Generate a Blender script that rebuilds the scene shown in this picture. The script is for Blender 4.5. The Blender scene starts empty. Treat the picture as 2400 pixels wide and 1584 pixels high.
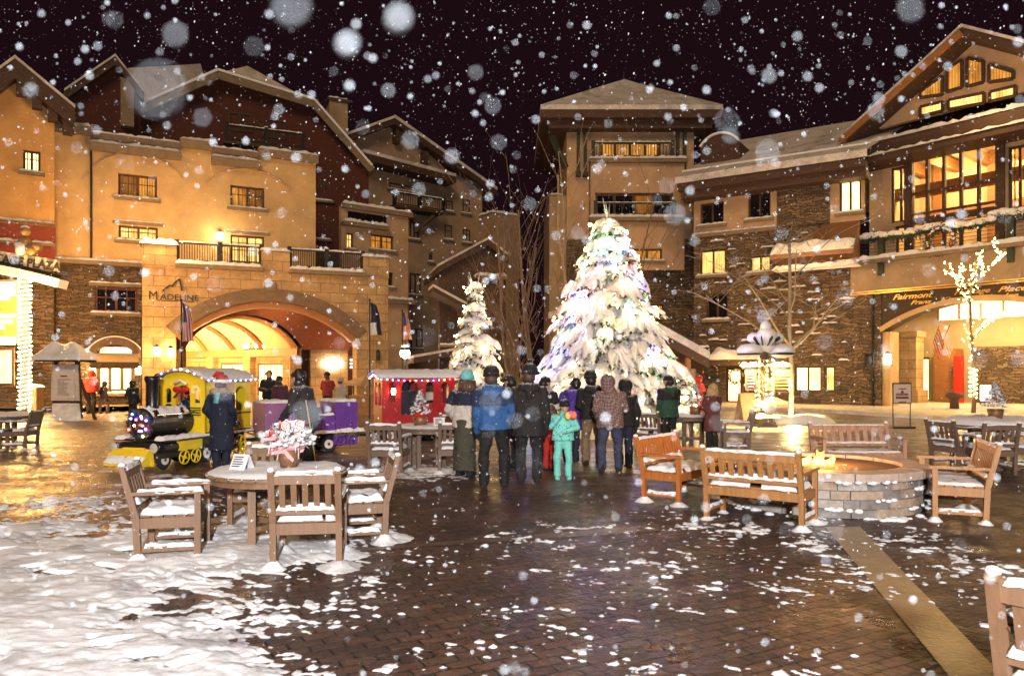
import bpy, math, random
import numpy as np
from mathutils import Vector, Matrix, Euler, noise as mnoise
R = random.Random(7)
SC = bpy.context.scene
COL = SC.collection
PI = math.pi
F, HZ, CH = 1750.0, 872.0, 1.75        # photo focal length (px), horizon row, eye height
def V(*a): return Vector(a)
def gz(v): return F * CH / (v - HZ)
def gx(u, z): return (u - 1200) / F * z
def hz(v, z): return CH + (HZ - v) * z / F

# ------------------------------------------------------------------ mesh builder
class MB:
    def __init__(s): s.v = []; s.f = []; s.m = []; s.cur = 0
    def mat(s, i): s.cur = i; return s
    def add(s, vs, fs):
        b = len(s.v); s.v += [tuple(p) for p in vs]
        for f in fs: s.f.append([b + i for i in f]); s.m.append(s.cur)
        return s
    def box(s, x0, x1, y0, y1, z0, z1):
        vs = [(x, y, z) for z in (z0, z1) for y in (y0, y1) for x in (x0, x1)]
        return s.add(vs, [(0, 2, 3, 1), (4, 5, 7, 6), (0, 1, 5, 4), (2, 6, 7, 3), (0, 4, 6, 2), (1, 3, 7, 5)])
    def beam(s, p0, p1, w, h, up=(0, 0, 1), w1=None, h1=None):
        p0, p1 = Vector(p0), Vector(p1); d = (p1 - p0).normalized(); up = Vector(up)
        if abs(d.dot(up)) > .98: up = Vector((0, 1, 0)) if abs(d.y) < .9 else Vector((1, 0, 0))
        a = d.cross(up).normalized(); b = a.cross(d).normalized(); vs = []
        for p, ww, hh in ((p0, w, h), (p1, w1 or w, h1 or h)):
            for sa, sb in ((-1, -1), (1, -1), (1, 1), (-1, 1)): vs.append(p + a * sa * ww / 2 + b * sb * hh / 2)
        return s.add(vs, [(3, 2, 1, 0), (4, 5, 6, 7), (0, 1, 5, 4), (1, 2, 6, 5), (2, 3, 7, 6), (3, 0, 4, 7)])
    def tube(s, pts, rads, n=8, cap=True):
        pts = [Vector(p) for p in pts]
        if not isinstance(rads, (list, tuple)): rads = [rads] * len(pts)
        vs = []; ref = Vector((.3, .2, .93)).normalized()
        for i, p in enumerate(pts):
            d = (pts[min(i + 1, len(pts) - 1)] - pts[max(i - 1, 0)]).normalized()
            r = ref if abs(d.dot(ref)) < .95 else Vector((1, 0, 0))
            a = d.cross(r).normalized(); b = d.cross(a)
            for k in range(n):
                t = 2 * PI * k / n; vs.append(p + (a * math.cos(t) + b * math.sin(t)) * rads[i])
        fs = []
        for i in range(len(pts) - 1):
            for k in range(n):
                k2 = (k + 1) % n; fs.append((i * n + k, i * n + k2, (i + 1) * n + k2, (i + 1) * n + k))
        if cap:
            fs.append(tuple(range(n - 1, -1, -1))); b = (len(pts) - 1) * n; fs.append(tuple(b + k for k in range(n)))
        return s.add(vs, fs)
    def lathe(s, prof, c=(0, 0, 0), n=24, sx=1, sy=1):
        vs = []; fs = []
        for r, z in prof:
            for k in range(n):
                t = 2 * PI * k / n; vs.append((c[0] + r * sx * math.cos(t), c[1] + r * sy * math.sin(t), c[2] + z))
        for i in range(len(prof) - 1):
            for k in range(n):
                k2 = (k + 1) % n; fs.append((i * n + k, i * n + k2, (i + 1) * n + k2, (i + 1) * n + k))
        if prof[0][0] > 1e-4: fs.append(tuple(range(n - 1, -1, -1)))
        if prof[-1][0] > 1e-4: fs.append(tuple((len(prof) - 1) * n + k for k in range(n)))
        return s.add(vs, fs)
    def ball(s, c, r, nu=8, nv=6, sx=1, sy=1, sz=1, jit=0, rnd=None):
        vs = [(c[0], c[1], c[2] + r * sz)]; fs = []
        for i in range(1, nv):
            ph = PI * i / nv
            for k in range(nu):
                t = 2 * PI * k / nu; j = 1 + (rnd.uniform(-jit, jit) if rnd else 0)
                vs.append((c[0] + r * sx * j * math.sin(ph) * math.cos(t), c[1] + r * sy * j * math.sin(ph) * math.sin(t), c[2] + r * sz * j * math.cos(ph)))
        vs.append((c[0], c[1], c[2] - r * sz)); L = len(vs) - 1
        for k in range(nu):
            k2 = (k + 1) % nu; fs.append((0, 1 + k, 1 + k2)); fs.append((L, 1 + (nv - 2) * nu + k2, 1 + (nv - 2) * nu + k))
            for i in range(nv - 2): fs.append((1 + i * nu + k, 1 + (i + 1) * nu + k, 1 + (i + 1) * nu + k2, 1 + i * nu + k2))
        return s.add(vs, fs)
    def prism(s, poly, a, b, ax='y'):
        """extrude a 2D polygon: ax y -> poly is (x,z); ax x -> (y,z); ax z -> (x,y)"""
        n = len(poly)
        g = {'y': lambda p, t: (p[0], t, p[1]), 'x': lambda p, t: (t, p[0], p[1]), 'z': lambda p, t: (p[0], p[1], t)}[ax]
        vs = [g(p, a) for p in poly] + [g(p, b) for p in poly]
        fs = [tuple(range(n)), tuple(range(2 * n - 1, n - 1, -1))]
        for i in range(n): j = (i + 1) % n; fs.append((i, i + n, j + n, j))
        return s.add(vs, fs)
    def pad(s, x0, x1, y0, y1, z, t, seed=0, res=.03, rag=.012, fz=None, holes=0.0):
        """a lumpy layer of settled snow on a level rectangle; fz(x,y) gives a curved base"""
        nx = max(4, min(60, int((x1 - x0) / res))); ny = max(3, min(60, int((y1 - y0) / res)))
        vs = []; fs = []; keep = {}
        for j in range(ny + 1):
            for i in range(nx + 1):
                a, b = i / nx, j / ny; x = x0 + (x1 - x0) * a; y = y0 + (y1 - y0) * b
                fr = min(9, 1.0 / t); q = Vector((x * fr + seed * 3.1, y * fr, seed * 1.7)); nn = mnoise.noise(q)
                e = min(min(a, 1 - a) * (x1 - x0), min(b, 1 - b) * (y1 - y0)); rim = min(1, e / max(.02, t * .8))
                zz = (fz(x, y) if fz else z)
                h = t * (rim ** .5) * (.72 + .55 * nn)
                edge = (i in (0, nx)) or (j in (0, ny))
                if edge:
                    x += mnoise.noise(q * 2.3) * rag; y += mnoise.noise(q * 2.3 + Vector((5, 5, 5))) * rag; h = -.012 - abs(nn) * .02
                vs.append((x, y, zz + max(h, -.03)))
        for j in range(ny):
            for i in range(nx):
                if holes:
                    cx = x0 + (x1 - x0) * (i + .5) / nx; cy = y0 + (y1 - y0) * (j + .5) / ny
                    if mnoise.noise(Vector((cx * 6 + seed, cy * 6, 9.))) > .5 - holes: continue
                k = j * (nx + 1) + i; fs.append((k, k + 1, k + nx + 2, k + nx + 1))
        return s.add(vs, fs)
    def disc_pad(s, c, r, t, seed=0, n=40, m=9):
        vs = [(c[0], c[1], c[2] + t)]; fs = []
        for i in range(1, m + 1):
            for k in range(n):
                a = 2 * PI * k / n; rr = r * i / m; x, y = c[0] + rr * math.cos(a), c[1] + rr * math.sin(a)
                nn = mnoise.noise(Vector((x * 5 + seed, y * 5, seed * 2.2)))
                h = t * (1 if i < m - 1 else (.7 if i == m - 1 else -.3)) * (.75 + .5 * nn)
                if i == m: x += mnoise.noise(Vector((a * 3, seed, 1))) * .015; y += mnoise.noise(Vector((a * 3, seed, 4))) * .015
                vs.append((x, y, c[2] + h))
        for k in range(n):
            fs.append((0, 1 + k, 1 + (k + 1) % n))
            for i in range(m - 1): a = 1 + i * n; b = a + n; k2 = (k + 1) % n; fs.append((a + k, b + k, b + k2, a + k2))
        return s.add(vs, fs)
    def mesh(s, name, mats, smooth=False):
        me = bpy.data.meshes.new(name); me.from_pydata(s.v, [], s.f)
        for m in (mats if isinstance(mats, (list, tuple)) else [mats]): me.materials.append(m)
        if any(s.m): me.polygons.foreach_set('material_index', s.m)
        if smooth: me.polygons.foreach_set('use_smooth', [True] * len(s.f))
        me.update(); return me
    def build(s, name, mats, parent=None, smooth=False):
        o = bpy.data.objects.new(name, s.mesh(name, mats, smooth)); COL.objects.link(o)
        if parent is not None: o.parent = parent
        return o

def tag(o, label=None, cat=None, group=None, kind=None):
    if label: o['label'] = label
    if cat: o['category'] = cat
    if group: o['group'] = group
    if kind: o['kind'] = kind
    return o
def thing(name, label, cat, loc=(0, 0, 0), rz=0, group=None):
    o = bpy.data.objects.new(name, None); COL.objects.link(o); o.empty_display_size = .2
    o.location = loc; o.rotation_euler = (0, 0, rz); return tag(o, label, cat, group)
def kids(o): return [c for c in bpy.data.objects if c.parent == o]
def copy_tree(o, parent=None):
    c = o.copy(); COL.objects.link(c); c.parent = parent
    for k in kids(o): copy_tree(k, c)
    return c
def dup(o, loc, rz, label=None, group=None):
    c = copy_tree(o); c.location = loc; c.rotation_euler = (0, 0, rz)
    if label: c['label'] = label
    if group: c['group'] = group
    return c
def text(body, name, size, mat, parent, loc, rot=(PI / 2, 0, 0), ext=.01, shear=0, align='LEFT', sx=1, bold=0.0):
    cu = bpy.data.curves.new(name, 'FONT'); cu.body = body; cu.size = size; cu.extrude = ext; cu.shear = shear; cu.align_x = align; cu.offset = bold
    cu.resolution_u = 3
    t = bpy.data.objects.new(name + '_tmp', cu); COL.objects.link(t)
    me = bpy.data.meshes.new_from_object(t.evaluated_get(bpy.context.evaluated_depsgraph_get())); me.materials.clear(); me.materials.append(mat)
    bpy.data.objects.remove(t); bpy.data.curves.remove(cu)
    o = bpy.data.objects.new(name, me); COL.objects.link(o); o.parent = parent; o.location = loc; o.rotation_euler = rot; o.scale = (sx, 1, 1); return o

# ------------------------------------------------------------------ materials
def newmat(name):
    m = bpy.data.materials.new(name); m.use_nodes = True; nt = m.node_tree
    return m, nt, nt.nodes['Principled BSDF']
def N(nt, t, **kw):
    n = nt.nodes.new(t)
    for k, v in kw.items():
        if k in n.inputs: n.inputs[k].default_value = v
        else: setattr(n, k, v)
    return n
def ramp(nt, fac, stops):
    r = N(nt, 'ShaderNodeValToRGB'); e = r.color_ramp.elements
    while len(e) < len(stops): e.new(.5)
    for i, (p, c) in enumerate(stops): e[i].position = p; e[i].color = (*c, 1) if len(c) == 3 else c
    nt.links.new(fac, r.inputs[0]); return r
def simple(name, col, rough=.6, var=.25, scale=6, bump=.0, bscale=None, metal=0, spec=None, coat=0):
    m, nt, b = newmat(name); L = nt.links.new
    b.inputs['Roughness'].default_value = rough; b.inputs['Metallic'].default_value = metal; b.inputs['Coat Weight'].default_value = coat
    tc = N(nt, 'ShaderNodeTexCoord'); nz = N(nt, 'ShaderNodeTexNoise', Scale=scale, Detail=6, Roughness=.65); L(tc.outputs['Object'], nz.inputs['Vector'])
    lo = tuple(max(0, c * (1 - var)) for c in col); hi = tuple(min(1, c * (1 + var)) for c in col)
    r = ramp(nt, nz.outputs['Fac'], [(.3, lo), (.7, hi)]); L(r.outputs[0], b.inputs['Base Color'])
    if bump:
        n2 = N(nt, 'ShaderNodeTexNoise', Scale=bscale or scale * 6, Detail=5); L(tc.outputs['Object'], n2.inputs['Vector'])
        bp = N(nt, 'ShaderNodeBump', Strength=bump, Distance=.02); L(n2.outputs['Fac'], bp.inputs['Height']); L(bp.outputs[0], b.inputs['Normal'])
    return m
def emis(name, col, st, var=0, scale=3.0):
    m, nt, b = newmat(name); L = nt.links.new
    b.inputs['Base Color'].default_value = (.05, .04, .03, 1); b.inputs['Roughness'].default_value = .15
    b.inputs['Emission Strength'].default_value = st; b.inputs['Emission Color'].default_value = (*col, 1)
    if var:
        tc = N(nt, 'ShaderNodeTexCoord'); mp = N(nt, 'ShaderNodeMapping'); mp.inputs['Scale'].default_value = (1, 1, .35)
        nz = N(nt, 'ShaderNodeTexNoise', Scale=scale, Detail=3); L(tc.outputs['Object'], mp.inputs[0]); L(mp.outputs[0], nz.inputs['Vector'])
        r = ramp(nt, nz.outputs['Fac'], [(.3, tuple(c * (1 - var) * k for c, k in zip(col, (1, .8, .6)))), (.65, col)])
        ad = N(nt, 'ShaderNodeMath', operation='ADD'); sp = N(nt, 'ShaderNodeSeparateXYZ'); L(tc.outputs['Object'], sp.inputs[0]); L(sp.outputs[0], ad.inputs[0]); L(sp.outputs[1], ad.inputs[1]); cb = N(nt, 'ShaderNodeCombineXYZ'); L(ad.outputs[0], cb.inputs[0])
        wv = N(nt, 'ShaderNodeTexWave', Scale=2.6, Distortion=3.0, Detail=2.0); L(cb.outputs[0], wv.inputs['Vector']); wr = ramp(nt, wv.outputs['Fac'], [(.1, (.55, .48, .40)), (.6, (1, 1, 1))]); mm = N(nt, 'ShaderNodeMix', data_type='RGBA', blend_type='MULTIPLY'); mm.inputs[0].default_value = min(1, var * 1.4); L(r.outputs[0], mm.inputs[6]); L(wr.outputs[0], mm.inputs[7]); L(mm.outputs[2], b.inputs['Emission Color'])
    return m
def wallvec(nt):
    """(x+y, z) so that a brick pattern runs level round a wall's corners"""
    tc = N(nt, 'ShaderNodeTexCoord'); sp = N(nt, 'ShaderNodeSeparateXYZ'); nt.links.new(tc.outputs['Object'], sp.inputs[0])
    ad = N(nt, 'ShaderNodeMath', operation='ADD'); nt.links.new(sp.outputs[0], ad.inputs[0]); nt.links.new(sp.outputs[1], ad.inputs[1])
    cb = N(nt, 'ShaderNodeCombineXYZ'); nt.links.new(ad.outputs[0], cb.inputs[0]); nt.links.new(sp.outputs[2], cb.inputs[1]); return tc, cb
def masonry(name, c1, c2, mortar, bw, bh, ms=.012, rough=.8, squash=1, distort=0., bump=.6, spot=None):
    m, nt, b = newmat(name); L = nt.links.new; tc, cb = wallvec(nt); vec = cb.outputs[0]
    if distort:
        nz = N(nt, 'ShaderNodeTexNoise', Scale=2.3, Detail=3); L(tc.outputs['Object'], nz.inputs['Vector'])
        sb = N(nt, 'ShaderNodeVectorMath', operation='MULTIPLY_ADD'); L(nz.outputs['Color'], sb.inputs[0]); sb.inputs[1].default_value = (distort,) * 3; L(vec, sb.inputs[2]); vec = sb.outputs[0]
    br = N(nt, 'ShaderNodeTexBrick', **{'Scale': 1.0, 'Brick Width': bw, 'Row Height': bh, 'Mortar Size': ms, 'Mortar Smooth': .3, 'Bias': 0.0})
    br.inputs['Color1'].default_value = (*c1, 1); br.inputs['Color2'].default_value = (*c2, 1); br.inputs['Mortar'].default_value = (*mortar, 1)
    br.offset_frequency = 2; br.squash = squash; br.squash_frequency = 3; L(vec, br.inputs['Vector'])
    n2 = N(nt, 'ShaderNodeTexNoise', Scale=1.7, Detail=7, Roughness=.7); L(tc.outputs['Object'], n2.inputs['Vector'])
    r = ramp(nt, n2.outputs['Fac'], [(.25, (.45, .43, .42)), (.7, (1.25, 1.2, 1.15))])
    mx = N(nt, 'ShaderNodeMix', data_type='RGBA', blend_type='MULTIPLY'); mx.inputs[0].default_value = .8
    L(br.outputs['Color'], mx.inputs[6]); L(r.outputs[0], mx.inputs[7]); L(mx.outputs[2], b.inputs['Base Color'])
    b.inputs['Roughness'].default_value = rough
    n3 = N(nt, 'ShaderNodeTexNoise', Scale=9, Detail=6); L(tc.outputs['Object'], n3.inputs['Vector'])
    ad = N(nt, 'ShaderNodeMath', operation='MULTIPLY_ADD'); L(br.outputs['Fac'], ad.inputs[0]); ad.inputs[1].default_value = -1; L(n3.outputs['Fac'], ad.inputs[2])
    bp = N(nt, 'ShaderNodeBump', Strength=bump, Distance=.05); L(ad.outputs[0], bp.inputs['Height']); L(bp.outputs[0], b.inputs['Normal'])
    return m
def planked(name, col, w, axis=0, rough=.6, var=.35, gloss=0):
    """wood grain along an axis with boards of width w across it"""
    m, nt, b = newmat(name); L = nt.links.new
    tc = N(nt, 'ShaderNodeTexCoord'); mp = N(nt, 'ShaderNodeMapping'); sc = [14., 14., 14.]; sc[axis] = 1.2; mp.inputs['Scale'].default_value = sc
    L(tc.outputs['Object'], mp.inputs[0]); nz = N(nt, 'ShaderNodeTexNoise', Scale=1.6, Detail=7, Roughness=.7, Distortion=.6); L(mp.outputs[0], nz.inputs['Vector'])
    r = ramp(nt, nz.outputs['Fac'], [(.25, tuple(c * (1 - var) for c in col)), (.5, col), (.8, tuple(min(1, c * (1 + var)) for c in col))])
    L(r.outputs[0], b.inputs['Base Color']); b.inputs['Roughness'].default_value = rough
    bp = N(nt, 'ShaderNodeBump', Strength=.25, Distance=.01); L(nz.outputs['Fac'], bp.inputs['Height']); L(bp.outputs[0], b.inputs['Normal'])
    return m
def snowmat(name, col=(.82, .83, .86), sc=30, bump=.35):
    m, nt, b = newmat(name); L = nt.links.new
    b.inputs['Base Color'].default_value = (*col, 1); b.inputs['Roughness'].default_value = .75
    tc = N(nt, 'ShaderNodeTexCoord'); nz = N(nt, 'ShaderNodeTexNoise', Scale=sc, Detail=6, Roughness=.7); L(tc.outputs['Object'], nz.inputs['Vector'])
    r = ramp(nt, nz.outputs['Fac'], [(.3, tuple(c * .86 for c in col)), (.6, col)]); L(r.outputs[0], b.inputs['Base Color'])
    bp = N(nt, 'ShaderNodeBump', Strength=bump, Distance=.03); L(nz.outputs['Fac'], bp.inputs['Height']); L(bp.outputs[0], b.inputs['Normal'])
    return m
def roofsnow(name, col=(.62, .60, .60)):
    m, nt, b = newmat(name); L = nt.links.new; b.inputs['Roughness'].default_value = .85
    tc = N(nt, 'ShaderNodeTexCoord'); nz = N(nt, 'ShaderNodeTexNoise', Scale=.9, Detail=8, Roughness=.7); L(tc.outputs['Object'], nz.inputs['Vector'])
    r = ramp(nt, nz.outputs['Fac'], [(.3, tuple(c * .45 for c in col)), (.55, col)]); L(r.outputs[0], b.inputs['Base Color'])
    n2 = N(nt, 'ShaderNodeTexNoise', Scale=6, Detail=5); L(tc.outputs['Object'], n2.inputs['Vector'])
    bp = N(nt, 'ShaderNodeBump', Strength=.5, Distance=.1); L(n2.outputs['Fac'], bp.inputs['Height']); L(bp.outputs[0], b.inputs['Normal']); return m

M = {}
M['stucco'] = simple('stucco', (.50, .345, .17), .9, .20, .8, .25, 22)
M['stucco_orange'] = simple('stucco_orange', (.55, .31, .11), .9, .20, .8, .25, 22)
M['stucco_tan'] = simple('stucco_tan', (.42, .29, .18), .9, .24, .7, .25, 20)
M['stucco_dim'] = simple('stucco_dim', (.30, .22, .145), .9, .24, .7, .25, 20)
M['cream'] = simple('cream_plaster', (.62, .46, .27), .8, .08, 1.5)
M['rubble'] = masonry('rubble_stone', (.20, .14, .085), (.07, .052, .038), (.04, .032, .024), .5, .16, .018, .85, 1.7, .5, 1.2)
M['ashlar'] = masonry('ashlar_stone', (.44, .31, .16), (.36, .25, .13), (.13, .09, .05), .95, .48, .012, .85, 1, 0, .5)
M['pitstone'] = masonry('fire_pit_stone', (.22, .19, .17), (.12, .105, .095), (.06, .055, .05), .36, .135, .012, .75, 1.5, .07, 1.0)
M['siding_red'] = planked('red_siding', (.075, .018, .010), .3, 0, .8, .4)
M['maroon'] = simple('maroon_panel', (.19, .035, .02), .8, .2, 2)
M['timber'] = planked('dark_timber', (.06, .03, .018), .3, 0, .7, .4)
M['timber_warm'] = planked('warm_timber', (.30, .13, .04), .3, 0, .6, .35)
M['timber_green'] = simple('green_timber', (.025, .035, .025), .7, .3, 8)
M['trim'] = simple('stone_trim', (.20, .15, .10), .85, .2, 3, .2)
M['archtrim'] = simple('arch_trim', (.15, .105, .07), .85, .25, 3, .3)
M['roof'] = roofsnow('snowy_roof'); M['roof_lit'] = roofsnow('lit_snowy_roof', (.72, .66, .6))  # roof_lit: the roof snow again, paler and warmer, light put into its colour
M['snow'] = snowmat('snow'); M['snow_soft'] = snowmat("bough_snow", (.90, .89, .88), 18, .5)
M['iron'] = simple('black_iron', (.02, .02, .02), .5, .3, 10, metal=.4)
M['glass_dark'] = simple('dark_glass', (.012, .010, .012), .08, .4, .8)
M['frame'] = simple('window_frame', (.05, .028, .018), .6, .3, 6)
M['frame_red'] = simple('red_window_frame', (.085, .02, .012), .6, .3, 6)
M['lit'] = emis('lit_pane', (1.0, .62, .17), 1.35, .45)
M['lit_hot'] = emis('lit_pane_bright', (1.0, .72, .30), 3.2, .3, 2)
M['amber'] = emis('amber_pane', (.85, .36, .05), .75, .65, 2.5)
M['amber_dim'] = emis('dim_amber_pane', (.55, .20, .03), .40, .8, 2.5)
M['lamp'] = emis('lamp_glass', (1.0, .66, .26), 26)
M['lamp_white'] = emis('white_lamp_glass', (1.0, .9, .72), 14)
M['gold'] = simple('gold_paint', (.62, .40, .12), .35, .15, 12, metal=.6)
M['sign_dark'] = simple('sign_board_brown', (.045, .026, .016), .7, .25, 4)
M['ink'] = simple('ink', (.025, .022, .02), .7, .1, 8)
M['paper'] = simple('printed_paper', (.68, .62, .56), .7, .08, 10)
def glassmat():
    m, nt, b = newmat('clear_glass'); nt.nodes.remove(b); o = nt.nodes['Material Output']
    t = N(nt, 'ShaderNodeBsdfTransparent'); g = N(nt, 'ShaderNodeBsdfGlossy', Roughness=.03); x = N(nt, 'ShaderNodeMixShader'); x.inputs[0].default_value = .06
    nt.links.new(t.outputs[0], x.inputs[1]); nt.links.new(g.outputs[0], x.inputs[2]); nt.links.new(x.outputs[0], o.inputs[0]); return m
M['glass'] = glassmat()
FLASH = 1.0; EXPO = 0.7; FLK = 1.0; NFL = .72; BW = 110; BC = 220
# ================================================================== the square's buildings
class Bld:
    """local x runs along the front, y into the house, z up; L() turns a photo pixel into (x, z) on the front"""
    def __init__(s, name, label, cat, u0, z0, u1, z1, group=None):
        s.o = Vector((gx(u0, z0), z0, 0)); e = Vector((gx(u1, z1), z1, 0)); d = e - s.o
        s.a = math.atan2(d.y, d.x); s.W = d.length; s.holes = []
        s.root = thing(name, label, cat, s.o, s.a, group); s.Ri = Matrix.Rotation(-s.a, 3, 'Z')
    def L(s, u, v, y=0):
        c = s.Ri @ (Vector((0, 0, CH)) - s.o); d = s.Ri @ Vector(((u - 1200) / F, 1, (HZ - v) / F)); t = (y - c.y) / d.y
        return c.x + d.x * t, c.z + d.z * t
    def P(s, pts, y=0): return [s.L(u, v, y) for u, v in pts]
    def part(s, mb, name, mats, parent=None, smooth=False): return mb.build(name, mats, parent or s.root, smooth)
    def wall(s, x0, x1, z0, z1, mat, y=0, th=.35, name='wall', holes=None, extra=None):
        hs = [h for h in (s.holes if holes is None else holes) if h[0] > x0 - .01 and h[1] < x1 + .01 and h[2] >= z0 - .02 and h[3] <= z1 + .02]
        xs = sorted({x0, x1, *[h[0] for h in hs], *[h[1] for h in hs]}); zs = sorted({z0, z1, *[h[2] for h in hs], *[h[3] for h in hs]})
        mb = MB()
        for i in range(len(xs) - 1):
            for j in range(len(zs) - 1):
                cx, cz = (xs[i] + xs[i + 1]) / 2, (zs[j] + zs[j + 1]) / 2
                if any(h[0] < cx < h[1] and h[2] < cz < h[3] for h in hs): continue
                mb.add([(xs[i], y, zs[j]), (xs[i + 1], y, zs[j]), (xs[i + 1], y, zs[j + 1]), (xs[i], y, zs[j + 1])], [(0, 1, 2, 3)])
        for a, b, c, d in hs:
            mb.add([(a, y, c), (a, y + th, c), (b, y + th, c), (b, y, c), (a, y, d), (a, y + th, d), (b, y + th, d), (b, y, d)], [(0, 3, 2, 1), (4, 5, 6, 7), (0, 1, 5, 4), (3, 7, 6, 2)])
        mb.add([(x0, y, z1), (x1, y, z1), (x1, y + th, z1), (x0, y + th, z1)], [(0, 1, 2, 3)])
        mb.add([(x0, y, z0), (x0, y + th, z0), (x0, y + th, z1), (x0, y, z1)], [(0, 3, 2, 1)]); mb.add([(x1, y, z0), (x1, y + th, z0), (x1, y + th, z1), (x1, y, z1)], [(0, 1, 2, 3)])
        if extra: extra(mb)
        return s.part(mb, name, mat)
    def window(s, u0, v0, u1, v1, pane='amber', cols=2, rows=2, y=0, rec=.16, hole=True, sill=True, frame='frame', fw=.1, panes=None, lintel=False):
        x0, z1 = s.L(u0, v0, y); x1, z0 = s.L(u1, v1, y)
        if z0 > z1: z0, z1 = z1, z0
        return s.windowl(x0, x1, z0, z1, pane, cols, rows, y, rec, hole, sill, frame, fw, panes, lintel)
    def windowl(s, x0, x1, z0, z1, pane='amber', cols=2, rows=2, y=0, rec=.16, hole=True, sill=True, frame='frame', fw=.1, panes=None, lintel=False):
        if hole: s.holes.append((x0, x1, z0, z1)); ya, yb = y + rec, y + rec + .09
        else: ya, yb = y - .07, y + .04
        mb = MB(); mb.box(x0, x0 + fw, ya, yb, z0, z1); mb.box(x1 - fw, x1, ya, yb, z0, z1); mb.box(x0 + fw, x1 - fw, ya, yb, z0, z0 + fw); mb.box(x0 + fw, x1 - fw, ya, yb, z1 - fw, z1)
        for i in range(1, cols):
            xx = x0 + (x1 - x0) * i / cols; t = fw * .55; mb.box(xx - t, xx + t, ya, yb, z0 + fw, z1 - fw)
        for i in range(cols):
            a = x0 + (x1 - x0) * i / cols; b = x0 + (x1 - x0) * (i + 1) / cols
            for j in range(1, rows):
                zz = z0 + (z1 - z0) * (1 - j / rows * .8); mb.box(a + fw * .5, b - fw * .5, ya + .03, yb - .02, zz - .022, zz + .022)
            if rows > 1: mb.box((a + b) / 2 - .022, (a + b) / 2 + .022, ya + .035, yb - .025, z0 + fw, z1 - fw)
        w = s.part(mb, 'window', M[frame])
        for i in range(cols):
            a = x0 + (x1 - x0) * i / cols + fw * .5; b = x0 + (x1 - x0) * (i + 1) / cols - fw * .5
            mm = (panes[i] if panes else pane); q = MB(); q.add([(a, yb - .03, z0 + fw * .8), (b, yb - .03, z0 + fw * .8), (b, yb - .03, z1 - fw * .8), (a, yb - .03, z1 - fw * .8)], [(0, 1, 2, 3)])
            s.part(q, 'pane', M[mm], w)
        if sill:
            q = MB(); q.box(x0 - .18, x1 + .18, y - .22, y + .02, z0 - .2, z0 - .05); q.mat(1).pad(x0 - .19, x1 + .19, y - .24, y + .03, z0 - .05, .12, seed=R.random() * 50, res=.12)
            s.part(q, 'sill', [M['trim'], M['snow']], w)
        if lintel:
            q = MB(); q.box(x0 - .25, x1 + .25, y - .1, y + .02, z1 + .06, z1 + .22); q.mat(1).pad(x0 - .26, x1 + .26, y - .12, y + .02, z1 + .22, .07, seed=R.random() * 50, res=.12); s.part(q, 'lintel', [M['trim'], M['snow']], w)
        return w
    def ledge(s, x0, x1, z, d=.35, t=.18, snow=.16, y=0, mat='trim', name='ledge'):
        q = MB(); q.box(x0, x1, y - d, y + .1, z - t, z); q.mat(1).pad(x0 - .03, x1 + .03, y - d - .04, y + .12, z, snow, seed=R.random() * 50, res=.16, rag=.02)
        return s.part(q, name, [M[mat], M['snow']])
    def slab(s, p0, p1, th, y0, y1, name='roof', mat='timber', snow=.14):
        (xa, za), (xb, zb) = p0, p1
        q = MB(); q.prism([(xa, za - th), (xb, zb - th), (xb, zb), (xa, za)], y0, y1)
        r = s.part(q, name, M[mat])
        q = MB(); q.prism([(xa, za + .004), (xb, zb + .004), (xb, zb + snow), (xa, za + snow)], y0 - .06, y1)
        s.part(q, 'snow_cap', M['roof'], r); return r
    def rail(s, x0, x1, z0, z1, y, n, mat='timber_green', snow=.09, posts=(), bar=.035, name='railing'):
        q = MB(); q.box(x0, x1, y - .05, y + .05, z1 - .08, z1); q.box(x0, x1, y - .03, y + .03, z0 + .06, z0 + .12)
        for i in range(n + 1): xx = x0 + (x1 - x0) * i / n; q.box(xx - bar / 2, xx + bar / 2, y - bar / 2, y + bar / 2, z0 + .12, z1 - .08)
        for xx in (*posts, x0, x1): q.box(xx - .1, xx + .1, y - .1, y + .1, z0, z1 + .1)
        q.mat(1).pad(x0 - .1, x1 + .1, y - .09, y + .09, z1 + .002, snow, seed=R.random() * 50, res=.1)
        for xx in posts: q.pad(xx - .13, xx + .13, y - .13, y + .13, z1 + .102, .13, seed=R.random() * 50, res=.05)
        return s.part(q, name, [M[mat], M['snow']])
    def lamp(s, x, z, y=-.15, h=.34, r=.1, name='wall_lamp', mat='lamp'):
        q = MB(); q.box(x - .05, x + .05, y, -0.0 if y < 0 else y + .2, z - .04, z + .04); q.lathe([(r * .5, h / 2 + .02), (r * 1.2, h / 2), (.01, h / 2 + .14)], (x, y - .06, z), 8); q.lathe([(r * 1.1, -h / 2 - .04), (r * 1.1, -h / 2)], (x, y - .06, z), 8)
        a = s.part(q, name, M['iron']); q = MB(); q.lathe([(r * .8, -h / 2), (r, 0), (r * .8, h / 2)], (x, y - .06, z), 8); s.part(q, 'lamp_glass', M[mat], a); return a
    def w(s, x, y, z): return s.root.matrix_basis @ Vector((x, y, z))
def circle3(a, b, c):
    ax, ay = a; bx, by = b; cx, cy = c; d = 2 * (ax * (by - cy) + bx * (cy - ay) + cx * (ay - by))
    ux = ((ax * ax + ay * ay) * (by - cy) + (bx * bx + by * by) * (cy - ay) + (cx * cx + cy * cy) * (ay - by)) / d
    uy = ((ax * ax + ay * ay) * (cx - bx) + (bx * bx + by * by) * (ax - cx) + (cx * cx + cy * cy) * (bx - ax)) / d
    return ux, uy, math.hypot(ax - ux, ay - uy)
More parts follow.
